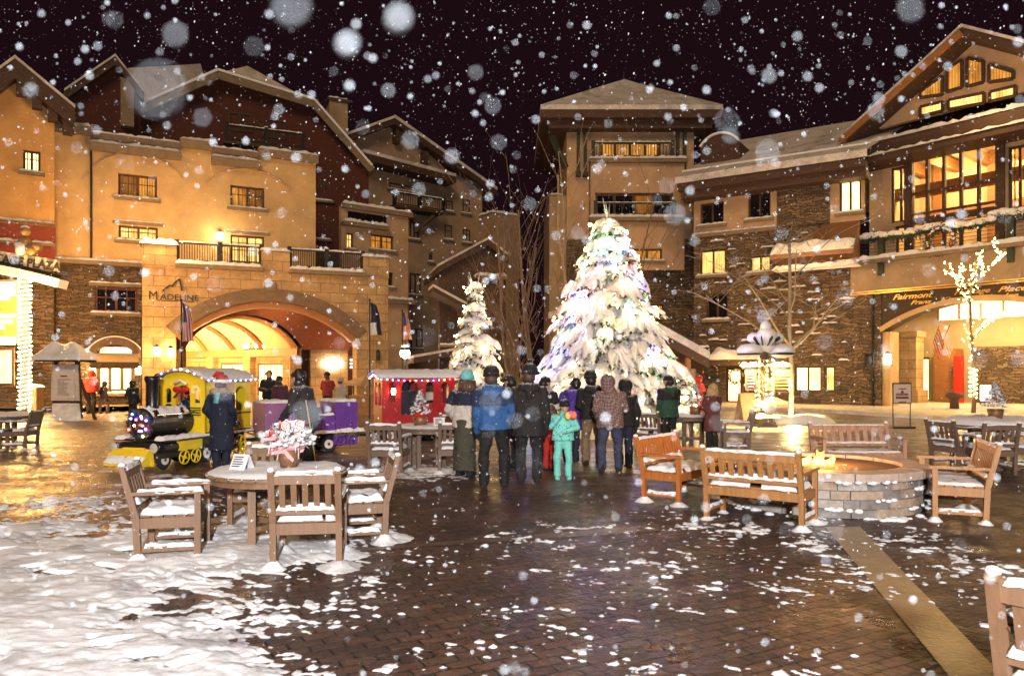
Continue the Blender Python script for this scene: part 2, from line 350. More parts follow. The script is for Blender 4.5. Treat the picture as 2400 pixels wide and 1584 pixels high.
def arcpts(a, b, c, n=28):
    ux, uy, r = circle3(a, b, c); t0 = math.atan2(a[1] - uy, a[0] - ux); t1 = math.atan2(c[1] - uy, c[0] - ux)
    return [(ux + r * math.cos(t0 + (t1 - t0) * i / n), uy + r * math.sin(t0 + (t1 - t0) * i / n)) for i in range(n + 1)]
def arch_spandrel(mb, arc, ztop, y0, y1):
    """masonry above an arch: front, back, soffit"""
    for (xa, za), (xb, zb) in zip(arc, arc[1:]):
        mb.add([(xa, y0, za), (xb, y0, zb), (xb, y0, ztop), (xa, y0, ztop), (xa, y1, za), (xb, y1, zb), (xb, y1, ztop), (xa, y1, ztop)], [(0, 1, 2, 3), (7, 6, 5, 4), (0, 4, 5, 1), (3, 2, 6, 7)])
def arch_band(mb, a_in, a_out, y0, y1):
    for i in range(len(a_in) - 1):
        p, q, r, t = a_in[i], a_in[i + 1], a_out[i + 1], a_out[i]
        mb.add([(k[0], y, k[1]) for y in (y0, y1) for k in (p, q, r, t)], [(0, 1, 2, 3), (7, 6, 5, 4), (0, 4, 5, 1), (2, 6, 7, 3), (0, 3, 7, 4), (1, 5, 6, 2)])

# ---- A: orange stucco gable at the far left
A = Bld('hotel_house', 'orange stucco gabled house with two maroon bands at the far left edge', 'house', -90, 33.4, 128, 35.3)
A.holes = []
A.window(54, 350, 95, 404, 'lit_hot', 2, 2, sill=True, frame='frame')
xa, za = A.L(35, 152); xr, zr = A.L(128, 222); xl, zl = A.L(-90, 245)
def gabA(mb): mb.add([(0, 0, zl), (A.W, 0, zl), (A.W, 0, zr), (xa, 0, za), (0, 0, zl + .2)], [(0, 1, 2, 3, 4)])
A.wall(0, A.W, 6.9, zl, M['stucco_orange'], extra=gabA)
q = MB(); q.add([(A.W, 0, 0), (A.W, 6, 0), (A.W, 6, zr), (A.W, 0, zr)], [(0, 1, 2, 3)]); A.part(q, 'side_wall', M['stucco_orange'])
A.wall(0, A.W - .02, 0, 6.9, M['rubble'], y=.05, name='stone_base', holes=[])
for v0, v1, v2, v3 in ((522, 560, 538, 572), (568, 606, 580, 612)):
    a = A.L(-90, v0 - 8)[1]; b = A.L(128, v3)[1]; b = A.L(0, v1)[1]; a = A.L(0, v0)[1]
    q = MB(); q.box(0, A.W + .02, -.12, 0, b, a); A.part(q, 'maroon_band', M['maroon'])
A.ledge(0, A.W, A.L(0, 566)[1] + .05, .3, .12, .14); A.ledge(0, A.W, A.L(0, 519)[1] + .1, .22, .08, .1)
pL, pA, pR = A.L(-90, 228, -.7), A.L(35, 137, -.7), A.L(176, 254, -.7)
A.slab(pL, pA, .9, -.7, 9); A.slab(pA, pR, .9, -.7, 9)
for t in (.1, .36, .62, .88): q = MB(); x = pA[0] + (pR[0] - pA[0]) * t; z = pA[1] + (pR[1] - pA[1]) * t - 1.0; q.box(x - .2, x + .2, -.5, .1, z - .35, z + .3); A.part(q, 'bracket', M['timber'])

# ---- the roofs that show between A and the red gable
K = Bld('back_house', 'dark gabled house with broad snowy roof peeping over the left stucco parapet', 'house', 150, 43, 400, 46)
k1, k2, k3 = K.L(160, 215), K.L(268, 150), K.L(330, 232)
q = MB(); q.prism([K.L(160, 330), K.L(330, 330), k3, k2, k1], 0, .4); K.part(q, 'wall', M['siding_red'])
K.slab(K.L(150, 222), K.L(268, 141), .5, -.6, 7); K.slab(K.L(268, 141), K.L(335, 225), .5, -.6, 7)
q = MB(); q.box(K.L(282, 0)[0], K.L(312, 0)[0], -.5, 0, K.L(290, 300)[1], K.L(290, 190)[1]); K.part(q, 'bay', M['stucco_dim'])
q = MB(); a, b, c, d = K.L(300, 160, 3), K.L(470, 150, 9), K.L(500, 260, 6), K.L(330, 300, 1); q.add([(a[0], 3, a[1]), (b[0], 9, b[1]), (c[0], 6, c[1]), (d[0], 1, d[1])], [(0, 1, 2, 3)]); K.part(q, 'roof', M['roof'])

# ---- D: dark red clipped gable
D = Bld('gabled_wing', 'tall dark red hotel wing under a clipped snowy gable', 'building', 215, 45, 870, 51.8)
q = MB(); q.prism(D.P([(215, 470), (215, 308), (505, 184), (733, 250), (864, 398), (864, 975)][:5]) + [D.L(864, 398)[:1] + (7.6,), D.L(215, 470)[:1] + (7.6,)], 0, .5); D.part(q, 'wall', M['siding_red'])
a, b, c, l, r = (D.L(510, 172, -.8), D.L(736, 241, -.8), D.L(580, 155, 3.5), D.L(212, 304, -.8), D.L(872, 396, -.8))
q = MB()
A3 = lambda p, y: (p[0], y, p[1])
back = 14; up = 0
q.add([A3(a, -.8), A3(b, -.8), A3(c, 3.5)], [(0, 1, 2)])
q.add([A3(l, -.8), A3(a, -.8), A3(c, 3.5), (c[0], back, c[1]), (l[0], back, l[1])], [(0, 1, 2, 3, 4)]); q.add([A3(b, -.8), A3(r, -.8), (r[0], back, r[1]), (c[0], back, c[1]), A3(c, 3.5)], [(0, 1, 2, 3, 4)])
rf = D.part(q, 'roof', M['roof_lit'])
q = MB()
for p0, p1 in ((l, a), (a, b), (b, r)): q.beam((p0[0], -.83, p0[1] - .12), (p1[0], -.83, p1[1] - .12), .12, .5)
D.part(q, 'fascia', M['trim'], rf)
q = MB()
for p0, p1 in ((l, a), (a, b), (b, r)): q.beam((p0[0], -.8, p0[1] + .2), (p1[0], -.8, p1[1] + .2), .3, .14)
D.part(q, 'snow_cap', M['snow'], rf)
x0, z0 = D.L(530, 318); x1, z1 = D.L(705, 322)
q = MB(); q.box(x0 - .2, x1 + .2, -1.3, 0, D.L(620, 352)[1] - .2, D.L(620, 352)[1]); D.part(q, 'balcony', M['timber']); D.rail(x0, x1, D.L(620, 352)[1], D.L(620, 352)[1] + 1.0, -1.25, 24, 'iron', posts=((x0 + x1) / 2,))
for u in (560, 640): D.window(u - 25, 262 + (u - 560) * .2, u + 30, 312 + (u - 560) * .2, 'glass_dark', 2, 1, hole=False, sill=False)
D.window(742, 520, 770, 560, 'amber_dim', 2, 2, hole=False, frame='frame_red'); D.window(742, 430, 775, 470, 'glass_dark', 2, 1, hole=False)
x0, z0 = D.L(772, 300, 2.5); x1, z1 = D.L(815, 242, 2.5)
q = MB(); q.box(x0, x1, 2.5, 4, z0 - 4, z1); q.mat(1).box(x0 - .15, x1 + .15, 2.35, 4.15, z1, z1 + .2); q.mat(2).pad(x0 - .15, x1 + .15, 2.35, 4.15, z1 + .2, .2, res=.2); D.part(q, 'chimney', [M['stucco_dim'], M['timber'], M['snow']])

# ---- E: tan wing down the lane, with its front block and porch gable
E = Bld('far_wing', 'tan hotel wing with a steep snowy gable at the end of the lane', 'building', 812, 55, 1130, 62)
for w in ((1084, 467, 1100, 500, 'lit_hot'), (1042, 527, 1058, 561, 'lit'), (1085, 537, 1101, 568, 'lit'), (1005, 592, 1012, 612, 'amber'), (828, 416, 848, 446, 'amber'), (1045, 470, 1060, 495, 'glass_dark')): E.window(*w[:4], w[4], 1, 2, hole=False, fw=.07)
for w in ((912, 428, 972, 450), (905, 640, 918, 690), (960, 520, 980, 560), (960, 640, 985, 690), (962, 770, 990, 815)): E.window(*w, 'glass_dark', 2, 1, hole=False)
E.window(1036, 757, 1066, 806, 'amber', 2, 2, hole=False)
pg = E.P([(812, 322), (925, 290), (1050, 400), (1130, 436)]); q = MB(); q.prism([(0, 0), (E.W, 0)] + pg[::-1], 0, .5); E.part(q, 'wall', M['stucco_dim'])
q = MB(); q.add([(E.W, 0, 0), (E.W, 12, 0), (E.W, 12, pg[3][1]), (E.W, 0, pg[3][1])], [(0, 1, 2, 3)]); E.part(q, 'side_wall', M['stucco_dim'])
e0, e1, e2 = E.L(800, 322, -.9), E.L(925, 277, -.9), E.L(1165, 446, -.9)
E.slab(e0, e1, .45, -.9, 10, snow=.2); E.slab(e1, e2, .45, -.9, 10, snow=.25)
q = MB(); t0, t1 = E.L(845, 362, -1.0), E.L(1060, 418, -1.0); q.prism([(t0[0], t0[1]), (t1[0], t1[1]), (t1[0], t1[1] - .5), (t0[0], t0[1] - .5)], -1.6, 0); q.mat(1).prism([(t0[0], t0[1]), (t1[0], t1[1]), (t1[0], t1[1] + .25), (t0[0], t0[1] + .25)], -1.6, 0); E.part(q, 'pent_roof', [M['timber'], M['roof']])
x0, zz = E.L(905, 475); x1, _ = E.L(1020, 475); q = MB(); q.box(x0, x1, -1.4, 0, zz - .6, zz - .35); E.part(q, 'balcony', M['timber']); E.rail(x0, x1, zz - .35, zz + .6, -1.35, 22, 'iron', posts=((x0 + x1) / 2,))
for u in (925, 990): q = MB(); x, z = E.L(u, 300 + (u - 925) * .9); q.box(x - .2, x + .2, -.6, 0, z - 1.3, z); E.part(q, 'bracket', M['timber'])
q = MB(); q.beam((E.L(970, 545)[0], -.2, E.L(970, 545)[1]), (E.L(1000, 510)[0], -1.2, E.L(1000, 510)[1]), .25, .25); E.part(q, 'bracket', M['timber'])
q = MB(); x0, z0 = E.L(1122, 900); x1, z1 = E.L(1184, 516); q.box(x0, x1, -2, 3, 0, z1); q.mat(1).pad(x0 - .1, x1 + .1, -2.1, 3, z1, .3, res=.25); E.part(q, 'stair_tower', [M['stucco_dim'], M['snow']])
E2 = Bld('front_block', 'flat topped tan block standing between the arch and the lane', 'building', 800, 47.5, 957, 50.5)
for w in ((869, 548, 923, 588, 'amber', 2), (812, 545, 829, 583, 'lit', 1)): E2.window(*w[:4], w[4], w[5], 2, frame='frame')
E2.window(908, 638, 922, 672, 'glass_dark', 1, 1); zt = E2.L(900, 497)[1]
E2.wall(0, E2.W, 0, zt, M['stucco_tan']); q = MB(); q.add([(E2.W, 0, 0), (E2.W, 7, 0), (E2.W, 7, zt), (E2.W, 0, zt)], [(0, 1, 2, 3)]); E2.part(q, 'side_wall', M['stucco_tan'])
E2.ledge(0, E2.W + .2, zt + .15, .3, .3, .3); E2.ledge(0, E2.L(905, 528)[0], E2.L(850, 526)[1], .5, .25, .25); E2.ledge(0, E2.W + .3, E2.L(900, 700)[1], .4, .3, .2)
x0 = E2.L(815, 510)[0]; x1 = E2.L(905, 510)[0]; q = MB(); q.box(x0, x1, -.05, .0, E2.L(850, 522)[1], E2.L(850, 500)[1]); E2.part(q, 'balcony_opening', M['glass_dark'])
# lower porch house in the lane
E3 = Bld('lane_house', 'small dark house with a snowy gable behind the smaller lit spruce', 'house', 1022, 43, 1190, 44)
pg = E3.P([(1030, 625), (1145, 570), (1186, 600)]); q = MB(); q.prism([(pg[0][0], 0), (pg[2][0], 0), pg[2], pg[1], pg[0]], 0, .4); E3.part(q, 'wall', M['timber'])
E3.slab(E3.L(1026, 625, -.5), E3.L(1145, 561, -.5), .35, -.5, 6); E3.slab(E3.L(1145, 561, -.5), E3.L(1192, 600, -.5), .35, -.5, 6)
E3.slab(E3.L(1015, 672, -2), E3.L(1095, 715, -2), .25, -2, 0, 'porch_roof'); E3.slab(E3.L(970, 838, -3), E3.L(1085, 818, -3), .3, -3, 0, 'porch_roof')
E3.ledge(E3.L(1110, 0)[0], E3.L(1186, 0)[0], E3.L(1150, 648)[1], .5, .2, .2); E3.window(1036, 757, 1067, 806, 'lit', 2, 2, hole=False)

# ---- B: stucco hotel front over a stone base
B = Bld('stucco_hotel', 'long tan stucco hotel front on a rough stone base beside the arch', 'building', 128, 36, 740, 41.5)
zl = B.L(230, 618)[1]; zt = B.L(430, 338)[1]
B.window(277, 405, 368, 467, cols=2, panes=('amber_dim', 'amber'), frame='frame_red'); B.window(278, 527, 370, 566, 'lit', 2, 2, lintel=True)
B.window(540, 433, 620, 490, cols=2, panes=('amber', 'amber_dim')); B.window(540, 549, 620, 618, 'lit', 2, 3, lintel=True, sill=False)
B.window(222, 672, 322, 733, 'glass_dark', 2, 2, lintel=True, frame='frame_red'); B.window(70, 662, 119, 735, 'glass_dark', 2, 2, lintel=True)
B.window(228, 853, 314, 918, 'lit_hot', 3, 1, fw=.14); B.window(62, 860, 108, 916, 'lit_hot', 2, 1, fw=.14); B.window(228, 853 - 45, 314, 840, 'lit', 1, 1, sill=False)
B.wall(0, B.W, zl, zt, M['stucco']); B.wall(-4.5, B.L(338, 800)[0], 0, zl, M['rubble'], y=0.0, name='stone_base')
q = MB(); q.add([(B.W, 0, zl), (B.W, 8, zl), (B.W, 8, zt), (B.W, 0, zt)], [(0, 1, 2, 3)]); B.part(q, 'side_wall', M['stucco'])
B.ledge(-4.5, B.W, zl + .12, .28, .2, .14)
cuts = [B.L(u, 340)[0] for u in (128, 212, 425, 495, 607, 742)]
for i in (0, 2, 4): B.ledge(cuts[i] - .05, cuts[i + 1] + .05, zt + .22, .3, .42, .2, name='coping')
for i in (1, 3): B.ledge(cuts[i], cuts[i + 1], zt + .02, .12, .3, .16, name='coping'); B.ledge(cuts[i], cuts[i + 1], zt - .52, .42, .38, .2)
for (u0, v0), (u1, v1), (u2, v2) in (((195, 420), (305, 360), (428, 418)), ((482, 428), (590, 398), (680, 446))):
    q = MB(); a = arcpts(B.L(u0, v0), B.L(u1, v1), B.L(u2, v2), 20)
    for p0, p1 in zip(a, a[1:]): q.beam((p0[0], -.02, p0[1]), (p1[0], -.02, p1[1]), .12, .07)
    B.part(q, 'arch_moulding', M['stucco_tan'])
q = MB(); x = B.L(214, 500)[0]; q.tube([(x, -.08, zl), (x, -.08, zt - .5)], .05, 6); x = B.L(333, 900)[0]; q.tube([(x, -.3, 0), (x, -.3, 4.5)], .06, 6); B.part(q, 'downpipe', M['iron'])
x, z = B.L(515, 556); B.lamp(x, z, -.2, .42, .16)
for u in (217, 325): x, z = B.L(u, 868); B.lamp(x, z, -.15, .4, .13)
for uc, half in ((270, 70), (60, 60)):
    xc = B.L(uc, 860)[0]; zs = B.L(uc, 838)[1]; hw = B.L(uc + half, 860)[0] - xc; za = B.L(uc, 790)[1]
    a = arcpts((xc - hw, zs), (xc, za), (xc + hw, zs), 20); a2 = arcpts((xc - hw + .35, zs), (xc, za - .38), (xc + hw - .35, zs), 20); q = MB(); arch_band(q, a2, a, -.16, 0); q.mat(1)
    for p0, p1 in zip(a, a[1:]): q.beam((p0[0], -.1, p0[1] + .03), (p1[0], -.1, p1[1] + .03), .2, .06)
    B.part(q, 'shop_arch', [M['archtrim'], M['snow']])
    w0, w1 = xc - hw * .78, xc + hw * .78; z0, z1 = B.L(uc, 858)[1], B.L(uc, 828)[1]
    q = MB()
    for j in range(9):
        t0 = j / 9; t1 = (j + 1) / 9; f = lambda t: (-.1 - 1.0 * t, z1 - (z1 - z0) * .7 * t * t)
        (ya, zaa), (yb, zb) = f(t0), f(t1); q.add([(w0, ya, zaa), (w1, ya, zaa), (w1, yb, zb), (w0, yb, zb)], [(0, 1, 2, 3)])
    q.mat(1).box(w0, w1, -1.12, -1.08, z0 - .12, z1 - (z1 - z0) * .7); B.part(q, 'awning', [M['cream'], M['sign_dark']])

# ---- C: ashlar carriage arch
C = Bld('stone_arch', 'sandstone carriage arch with railed terrace and vaulted lit driveway', 'building', 333, 34.5, 910, 39)
zf = C.L(520, 628)[1]; ztop = C.L(372, 572)[1]; ARC = arcpts(C.L(412, 787), C.L(620, 706), C.L(836, 792), 30)
s0, s1 = ARC[0][0], ARC[-1][0]; T = 1.1
q = MB(); arch_spandrel(q, ARC, zf - .1, 0, T); q.box(0, s0, 0, T, 0, zf - .1); q.box(s1, C.W, 0, T, 0, zf - .1)
C.part(q, 'wall', M['ashlar'])
ux, uy, rr = circle3(ARC[0], ARC[15], ARC[-1]); OUT = [(ux + (x - ux) * (rr + .62) / rr, uy + (z - uy) * (rr + .62) / rr) for x, z in ARC]
q = MB(); arch_band(q, ARC, OUT, -.14, 0); x, z = OUT[15]; q.box(x - .28, x + .28, -.2, 0, z - .15, z + .3)
C.part(q, 'arch_trim', M['archtrim'])
q = MB()
IN2 = [(ux + (x - ux) * (rr - .3) / rr, uy + (z - uy) * (rr - .3) / rr) for x, z in ARC]; arch_band(q, IN2, ARC, .15, .9); C.part(q, 'arch_beam', M['timber_warm'])
xs = [C.L(u, 600)[0] for u in (333, 414, 613, 679, 851, 911)]
for i in (0, 2, 4):
    q = MB(); q.box(xs[i], xs[i + 1], -.06, 1.1, zf - .1, ztop); q.mat(1).pad(xs[i] - .12, xs[i + 1] + .12, -.2, 1.2, ztop, .34 if i == 0 else .2, seed=i, res=.12); C.part(q, 'pier', [M['ashlar'], M['snow']])
for i in (1, 3):
    C.ledge(xs[i] - .05, xs[i + 1] + .05, zf + .1, .35, .2, .24, name='terrace_ledge'); C.rail(xs[i], xs[i + 1], zf + .22, zf + 1.15, .15, 34, 'iron', posts=((xs[i] + xs[i + 1]) / 2,))
q = MB(); q.box(0, C.W, T, 5, zf - .35, zf - .1); C.part(q, 'terrace_floor', M['trim'])
q = MB(); y = 4.2; VA = arcpts(C.L(436, 812, y), C.L(572, 738, y), C.L(708, 815, y), 24); zc = zf - .4; arch_spandrel(q, VA, zc, y, y + .3); q.box(0, VA[0][0], y, y + .3, 2.9, zc); q.box(VA[-1][0], C.W - 1.2, y, y + .3, VA[-1][1] - .1, zc); C.part(q, 'inner_gable', M['siding_red'])
SK = .60; YV = [y + .3, 6.2, 8, 10, 12, 14, 16]; sec = lambda yy, k: (VA[k][0] - SK * (yy - 4.2), VA[k][1])
q = MB()
for ya, y2 in zip(YV, YV[1:]):
    for k in range(len(VA) - 1): a, b, c, d = sec(ya, k), sec(ya, k + 1), sec(y2, k + 1), sec(y2, k); q.add([(a[0], ya, a[1]), (b[0], ya, b[1]), (c[0], y2, c[1]), (d[0], y2, d[1])], [(0, 1, 2, 3)])
C.part(q, 'vault', M['cream'], None, True)
for yy in (4.7, 7.2, 9.7, 12.2, 14.7):
    P = [(x - SK * (yy - 4.2), z) for x, z in VA]; xm = (P[0][0] + P[-1][0]) / 2; zs_ = P[0][1]; P2 = [(xm + (x - xm) * .93, zs_ + (z - zs_) * .90 - .03) for x, z in P]; q = MB(); arch_band(q, P2, P, yy - .3, yy + .35); C.part(q, 'vault_rib', M['timber_warm'])
zsp = VA[-1][1]; n_ = Vector((-1, -SK, 0)).normalized(); wp = lambda t, z, o=0: (VA[-1][0] - SK * t + n_.x * o, 4.5 + t + n_.y * o, z)
q = MB(); q.add([wp(0, 0), wp(11.5, 0), wp(11.5, zsp), wp(0, zsp)], [(0, 1, 2, 3)]); C.part(q, 'side_wall', M['ashlar'])
q = MB(); q.add([wp(0, zsp - .45, .3), wp(11.5, zsp - .45, .3), wp(11.5, zsp, .3), wp(0, zsp, .3), wp(0, zsp - .45), wp(11.5, zsp - .45), wp(11.5, zsp), wp(0, zsp)], [(0, 1, 2, 3), (0, 4, 5, 1), (3, 2, 6, 7)]); C.part(q, 'vault_beam', M['timber_warm'])
for t0 in (.4, 3.6, 6.9, 10.2):
    q = MB(); q.add([wp(t, z, o) for z in (0, zsp - .45) for t, o in ((t0, 0), (t0, .4), (t0 + .6, .4), (t0 + .6, 0))], [(0, 1, 5, 4), (1, 2, 6, 5), (2, 3, 7, 6)]); C.part(q, 'column', M['ashlar'])
for t0, t1, z0_, z1_, mm in ((1.3, 3.3, .05, 2.15, 'lit_hot'), (4.6, 6.5, .05, 2.2, 'lit_hot'), (7.8, 9.8, .8, 2.0, 'lit')):
    q = MB(); q.add([wp(t0 - .1, z0_, .03), wp(t1 + .1, z0_, .03), wp(t1 + .1, z1_ + .12, .03), wp(t0 - .1, z1_ + .12, .03)], [(0, 1, 2, 3)]); f_ = C.part(q, 'window', M['frame'])
    for k in range(4): a = t0 + (t1 - t0) * k / 4 + .04; b = t0 + (t1 - t0) * (k + 1) / 4 - .04; q = MB(); q.add([wp(a, z0_ + .05, .05), wp(b, z0_ + .05, .05), wp(b, z1_, .05), wp(a, z1_, .05)], [(0, 1, 2, 3)]); C.part(q, 'pane', M[mm], f_)
xl = VA[0][0]; q = MB(); q.add([(xl, 4.5, 0), (xl - SK * 11.5, 16, 0), (xl - SK * 11.5, 16, zsp + .05), (xl, 4.5, zsp + .05)], [(0, 1, 2, 3)]); q.add([(xl - SK * 11.5, 16, 0), wp(11.5, 0), wp(11.5, 7), (xl - SK * 11.5, 16, 7)], [(0, 1, 2, 3)]); C.part(q, 'back_wall', M['ashlar'])
q = MB(); q.add([(s0, T, 0), (s0 - .3, 4.3, 0), (s0 - .3, 4.3, zf - .4), (s0, T, zf - .4)], [(0, 1, 2, 3)]); q.add([(xw_, 5, 0) for xw_ in ()], []) if False else None; C.part(q, 'jamb_wall', M['ashlar'])
q = MB(); q.add([(VA[-1][0], 6.1, 0), (C.W, 6.1, 0), (C.W, 6.1, zf - .4), (VA[-1][0], 6.1, zf - .4)], [(0, 1, 2, 3)]); C.part(q, 'passage_wall', M['siding_red'])
q = MB(); xw = VA[-1][0] + .6; q.box(xw, xw + 2.1, 5.2, 6, 0, zf - .4); C.part(q, 'stone_pier', M['ashlar'])
x, z = C.L(780, 852, 5.1); q = MB(); q.prism([(x + .62 * math.cos(t), z + .26 * math.sin(t) * (1.1 if abs(math.cos(t)) < .9 else 1)) for t in np.linspace(0, 2 * PI, 16, endpoint=False)], 5.05, 5.15); C.part(q, 'oval_lit_sign', M['lamp_white'])
def chandelier(b, x, y, z, zt):
    q = MB(); q.tube([(x + .62 * math.cos(t), y + .62 * math.sin(t), z) for t in np.linspace(0, 2 * PI, 17)], .035, 5)
    for k in range(3): t = k * 2.1; q.tube([(x + .62 * math.cos(t), y + .62 * math.sin(t), z), (x, y, z + 1.3), (x, y, zt)], .018, 4)
    c = b.part(q, 'chandelier', M['iron'])
    for k in range(8): q = MB(); t = k * PI / 4; q.lathe([(.05, 0), (.07, .1), (.04, .22)], (x + .62 * math.cos(t), y + .62 * math.sin(t), z + .04), 6); b.part(q, 'lamp_glass', M['lamp'], c)
x, z = C.L(598, 818, 7.5); chandelier(C, x, 7.5, z, VA[12][1] - .25)
for u, vv in ((368, 824), (414, 827)): x, z = C.L(u, vv); C.lamp(x if u < 400 else x - .25, z, -.15, .42, .13)
x, z = C.L(841, 828, 1.4); C.lamp(x, z, 1.4, .42, .13); x, z = C.L(884, 834); C.lamp(x, z, -.15, .4, .11, mat='iron')
# its name and mountain mark
x, z = C.L(347, 701); t = text('M', 'lettering', .55, M['ink'], C.root, (x, -.03, z)); t2 = text('ADELINE', 'lettering', .38, M['ink'], C.root, (x + .50, -.03, z), sx=1.12)
q = MB(); pts = C.P([(381, 682), (398, 669), (404, 672), (409, 663), (421, 654), (424, 668), (427, 682)])
for p0, p1 in zip(pts, pts[1:]): q.beam((p0[0], -.05, p0[1]), (p1[0], -.05, p1[1]), .08, .06)
p0, p1 = C.L(368, 704), C.L(455, 707); q.beam((p0[0], -.04, p0[1]), (p1[0], -.04, p1[1]), .06, .035); C.part(q, 'mountain_emblem', M['ink'])

# ---- F: tower with hipped roof
Fb = Bld('tower', 'tall tan tower under a snowy hipped roof behind the big lit tree', 'tower', 1328, 45, 1626, 45)
W = Fb.W; he = Fb.L(1470, 268)[1]
bx0, bx1 = Fb.L(1380, 400)[0], Fb.L(1596, 400)[0]; hb = Fb.L(1470, 384)[1]; hs = Fb.L(1470, 560)[1]
yb = -.9
Fb.window(1407, 330, 1548, 377, 'amber', 4, 1, sill=False, fw=.16); 
Fb.wall(0, W, hs, he, M['stucco_tan'])
hh = Fb.holes; Fb.holes = []
Fb.window(1395, 452, 1578, 507, 'glass_dark', 4, 1, y=yb, sill=False, fw=.14, panes=('glass_dark', 'glass_dark', 'amber_dim', 'glass_dark'))
Fb.window(1483, 583, 1552, 609, 'amber', 2, 1, y=yb); Fb.window(1405, 583, 1440, 609, 'amber', 1, 1, y=yb)
Fb.wall(bx0, bx1, hs - 2, hb - .1, M['stucco_tan'], y=yb, name='bay'); q = MB()
for x in (bx0, bx1): q.add([(x, yb, hs - 2), (x, 0, hs - 2), (x, 0, hb), (x, yb, hb)], [(0, 1, 2, 3)])
Fb.part(q, 'bay_side', M['stucco_tan'])
Fb.ledge(bx0 - .1, bx1 + .15, hb, .3, .22, .26, y=yb); Fb.rail(Fb.L(1391, 0, yb)[0], Fb.L(1577, 0, yb)[0], hb + .15, hb + 1.05, yb + .1, 26, 'timber_green', posts=())
Fb.ledge(bx0 - .1, W + .2, Fb.L(1470, 512, yb)[1], .5, .22, .26, y=yb); Fb.ledge(bx1, W + .1, Fb.L(1600, 467)[1], .2, .15, .14)
hB = Fb.L(1420, 485, yb)[1]; Fb.rail(Fb.L(1395, 0, yb)[0], Fb.L(1578, 0, yb)[0], Fb.L(1470, 507, yb)[1], hB + .2, yb - .25, 6, 'timber_green', snow=.05)
Fb.holes = []; Fb.window(1530, 713, 1556, 741, 'amber', 1, 2); Fb.wall(0, W, 0, hs, M['rubble'], name='stone_base')
q = MB(); q.add([(0, 0, 0), (0, 9, 0), (0, 9, he), (0, 0, he)], [(0, 1, 2, 3)]); q.add([(W, 0, 0), (W, 9, 0), (W, 9, he), (W, 0, he)], [(0, 1, 2, 3)]); Fb.part(q, 'side_wall', M['stucco_tan'])
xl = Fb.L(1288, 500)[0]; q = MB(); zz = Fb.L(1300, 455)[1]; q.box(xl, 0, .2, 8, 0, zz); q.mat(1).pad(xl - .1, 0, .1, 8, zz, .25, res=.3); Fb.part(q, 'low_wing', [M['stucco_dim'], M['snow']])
for u in (1355, 1371, 1587, 1603):
    q = MB(); x, z1 = Fb.L(u, 275); z0 = Fb.L(u, 410)[1]; q.box(x - .09, x + .09, -.3, -.06, z0, z1); q.box(x - .16, x + .16, -.35, -.02, z0 - .15, z0 + .12); Fb.part(q, 'strut', M['timber_green'])
q = MB(); x, z0 = Fb.L(1326, 395); q.beam((x, -.1, z0), (x - .9, -.9, he - 1.6), .25, .3); Fb.part(q, 'brace', M['timber_green'])
ex0, ez0 = Fb.L(1267, 257, -1.3); ex1, ez1 = Fb.L(1694, 250, -1.3); ez = (ez0 + ez1) / 2
q = MB(); q.box(ex0, ex1, -1.3, 10.3, ez - .55, ez - .1); q.box(ex0 + .5, ex1 - .5, -.8, 9.8, ez - 1.0, ez - .55); rf = Fb.part(q, 'eaves', M['timber'])
rx, rz = Fb.L(1462, 190, 4.5); rx2 = Fb.L(1492, 190, 4.5)[0]
q = MB(); n = 12; V0 = [(ex0, -1.35, ez - .1), (ex1, -1.35, ez - .1), (ex1, 10.3, ez - .1), (ex0, 10.3, ez - .1), (ex0, -1.35, ez + .18), (ex1, -1.35, ez + .18), (ex1, 10.3, ez + .18), (ex0, 10.3, ez + .18), (rx, 4.2, rz), (rx2, 4.8, rz)]
q.add(V0, [(0, 1, 5, 4), (1, 2, 6, 5), (2, 3, 7, 6), (3, 0, 4, 7), (4, 5, 9, 8), (5, 6, 9), (6, 7, 8, 9), (7, 4, 8)]); Fb.part(q, 'roof', M['roof'])
q = MB(); q.tube([(rx, 4.5, rz), (rx, 4.5, rz + .6)], .02, 4); Fb.part(q, 'finial', M['iron'])

# ---- G: curved wing between tower and lodge
G = Bld('connecting_wing', 'stone and stucco wing with dark windows between tower and lodge', 'building', 1626, 41, 2010, 36.5)
W = G.W
for w in ((1641, 478, 1696, 522, 'glass_dark', 2), (1753, 450, 1806, 508, 'glass_dark', 2), (1640, 588, 1700, 640, 'lit', 2), (1757, 601, 1806, 634, 'lit', 2), (1655, 690, 1705, 745, 'glass_dark', 2)): G.window(*w[:4], w[4], w[5], 1, fw=.09)
G.window(1967, 414, 2018, 493, 'lit_hot', 2, 1)
G.window(1700, 862, 1738, 945, 'lit_hot', 1, 1, sill=False, fw=.12); G.window(1862, 858, 1925, 918, 'lit_hot', 2, 1, fw=.09, sill=False); G.window(1932, 858, 1957, 918, 'lit', 1, 1, fw=.09, sill=False); G.window(1750, 880, 1850, 920, 'lit', 3, 1, fw=.09, sill=False)
h1 = G.L(1700, 548)[1]; ht = G.L(1800, 385)[1]
xm0, xm1 = G.L(1822, 500)[0], G.L(1945, 500)[0]
G.holes.sort()
G.wall(0, xm0, h1, ht, M['stucco_tan']); G.wall(xm0, xm1, h1, ht, M['rubble'], y=-.12, name='stone_bay'); G.wall(xm1, W + .3, h1, ht, M['stucco_tan']); G.wall(0, W, 0, h1, M['rubble'], name='stone_base')
G.ledge(0, xm0, h1 + .1, .2, .18, .12)
ep = [G.L(1618, 408, -1.2), G.L(2030, 348, -1.2)]; ezm = G.L(1830, 380, -1.2)[1]
q = MB(); q.box(-.5, W + .5, -1.2, 0, ezm - .75, ezm - .35); q.box(-.4, W + .5, -.9, .3, ezm - 1.15, ezm - .75); G.part(q, 'eaves', M['timber'])
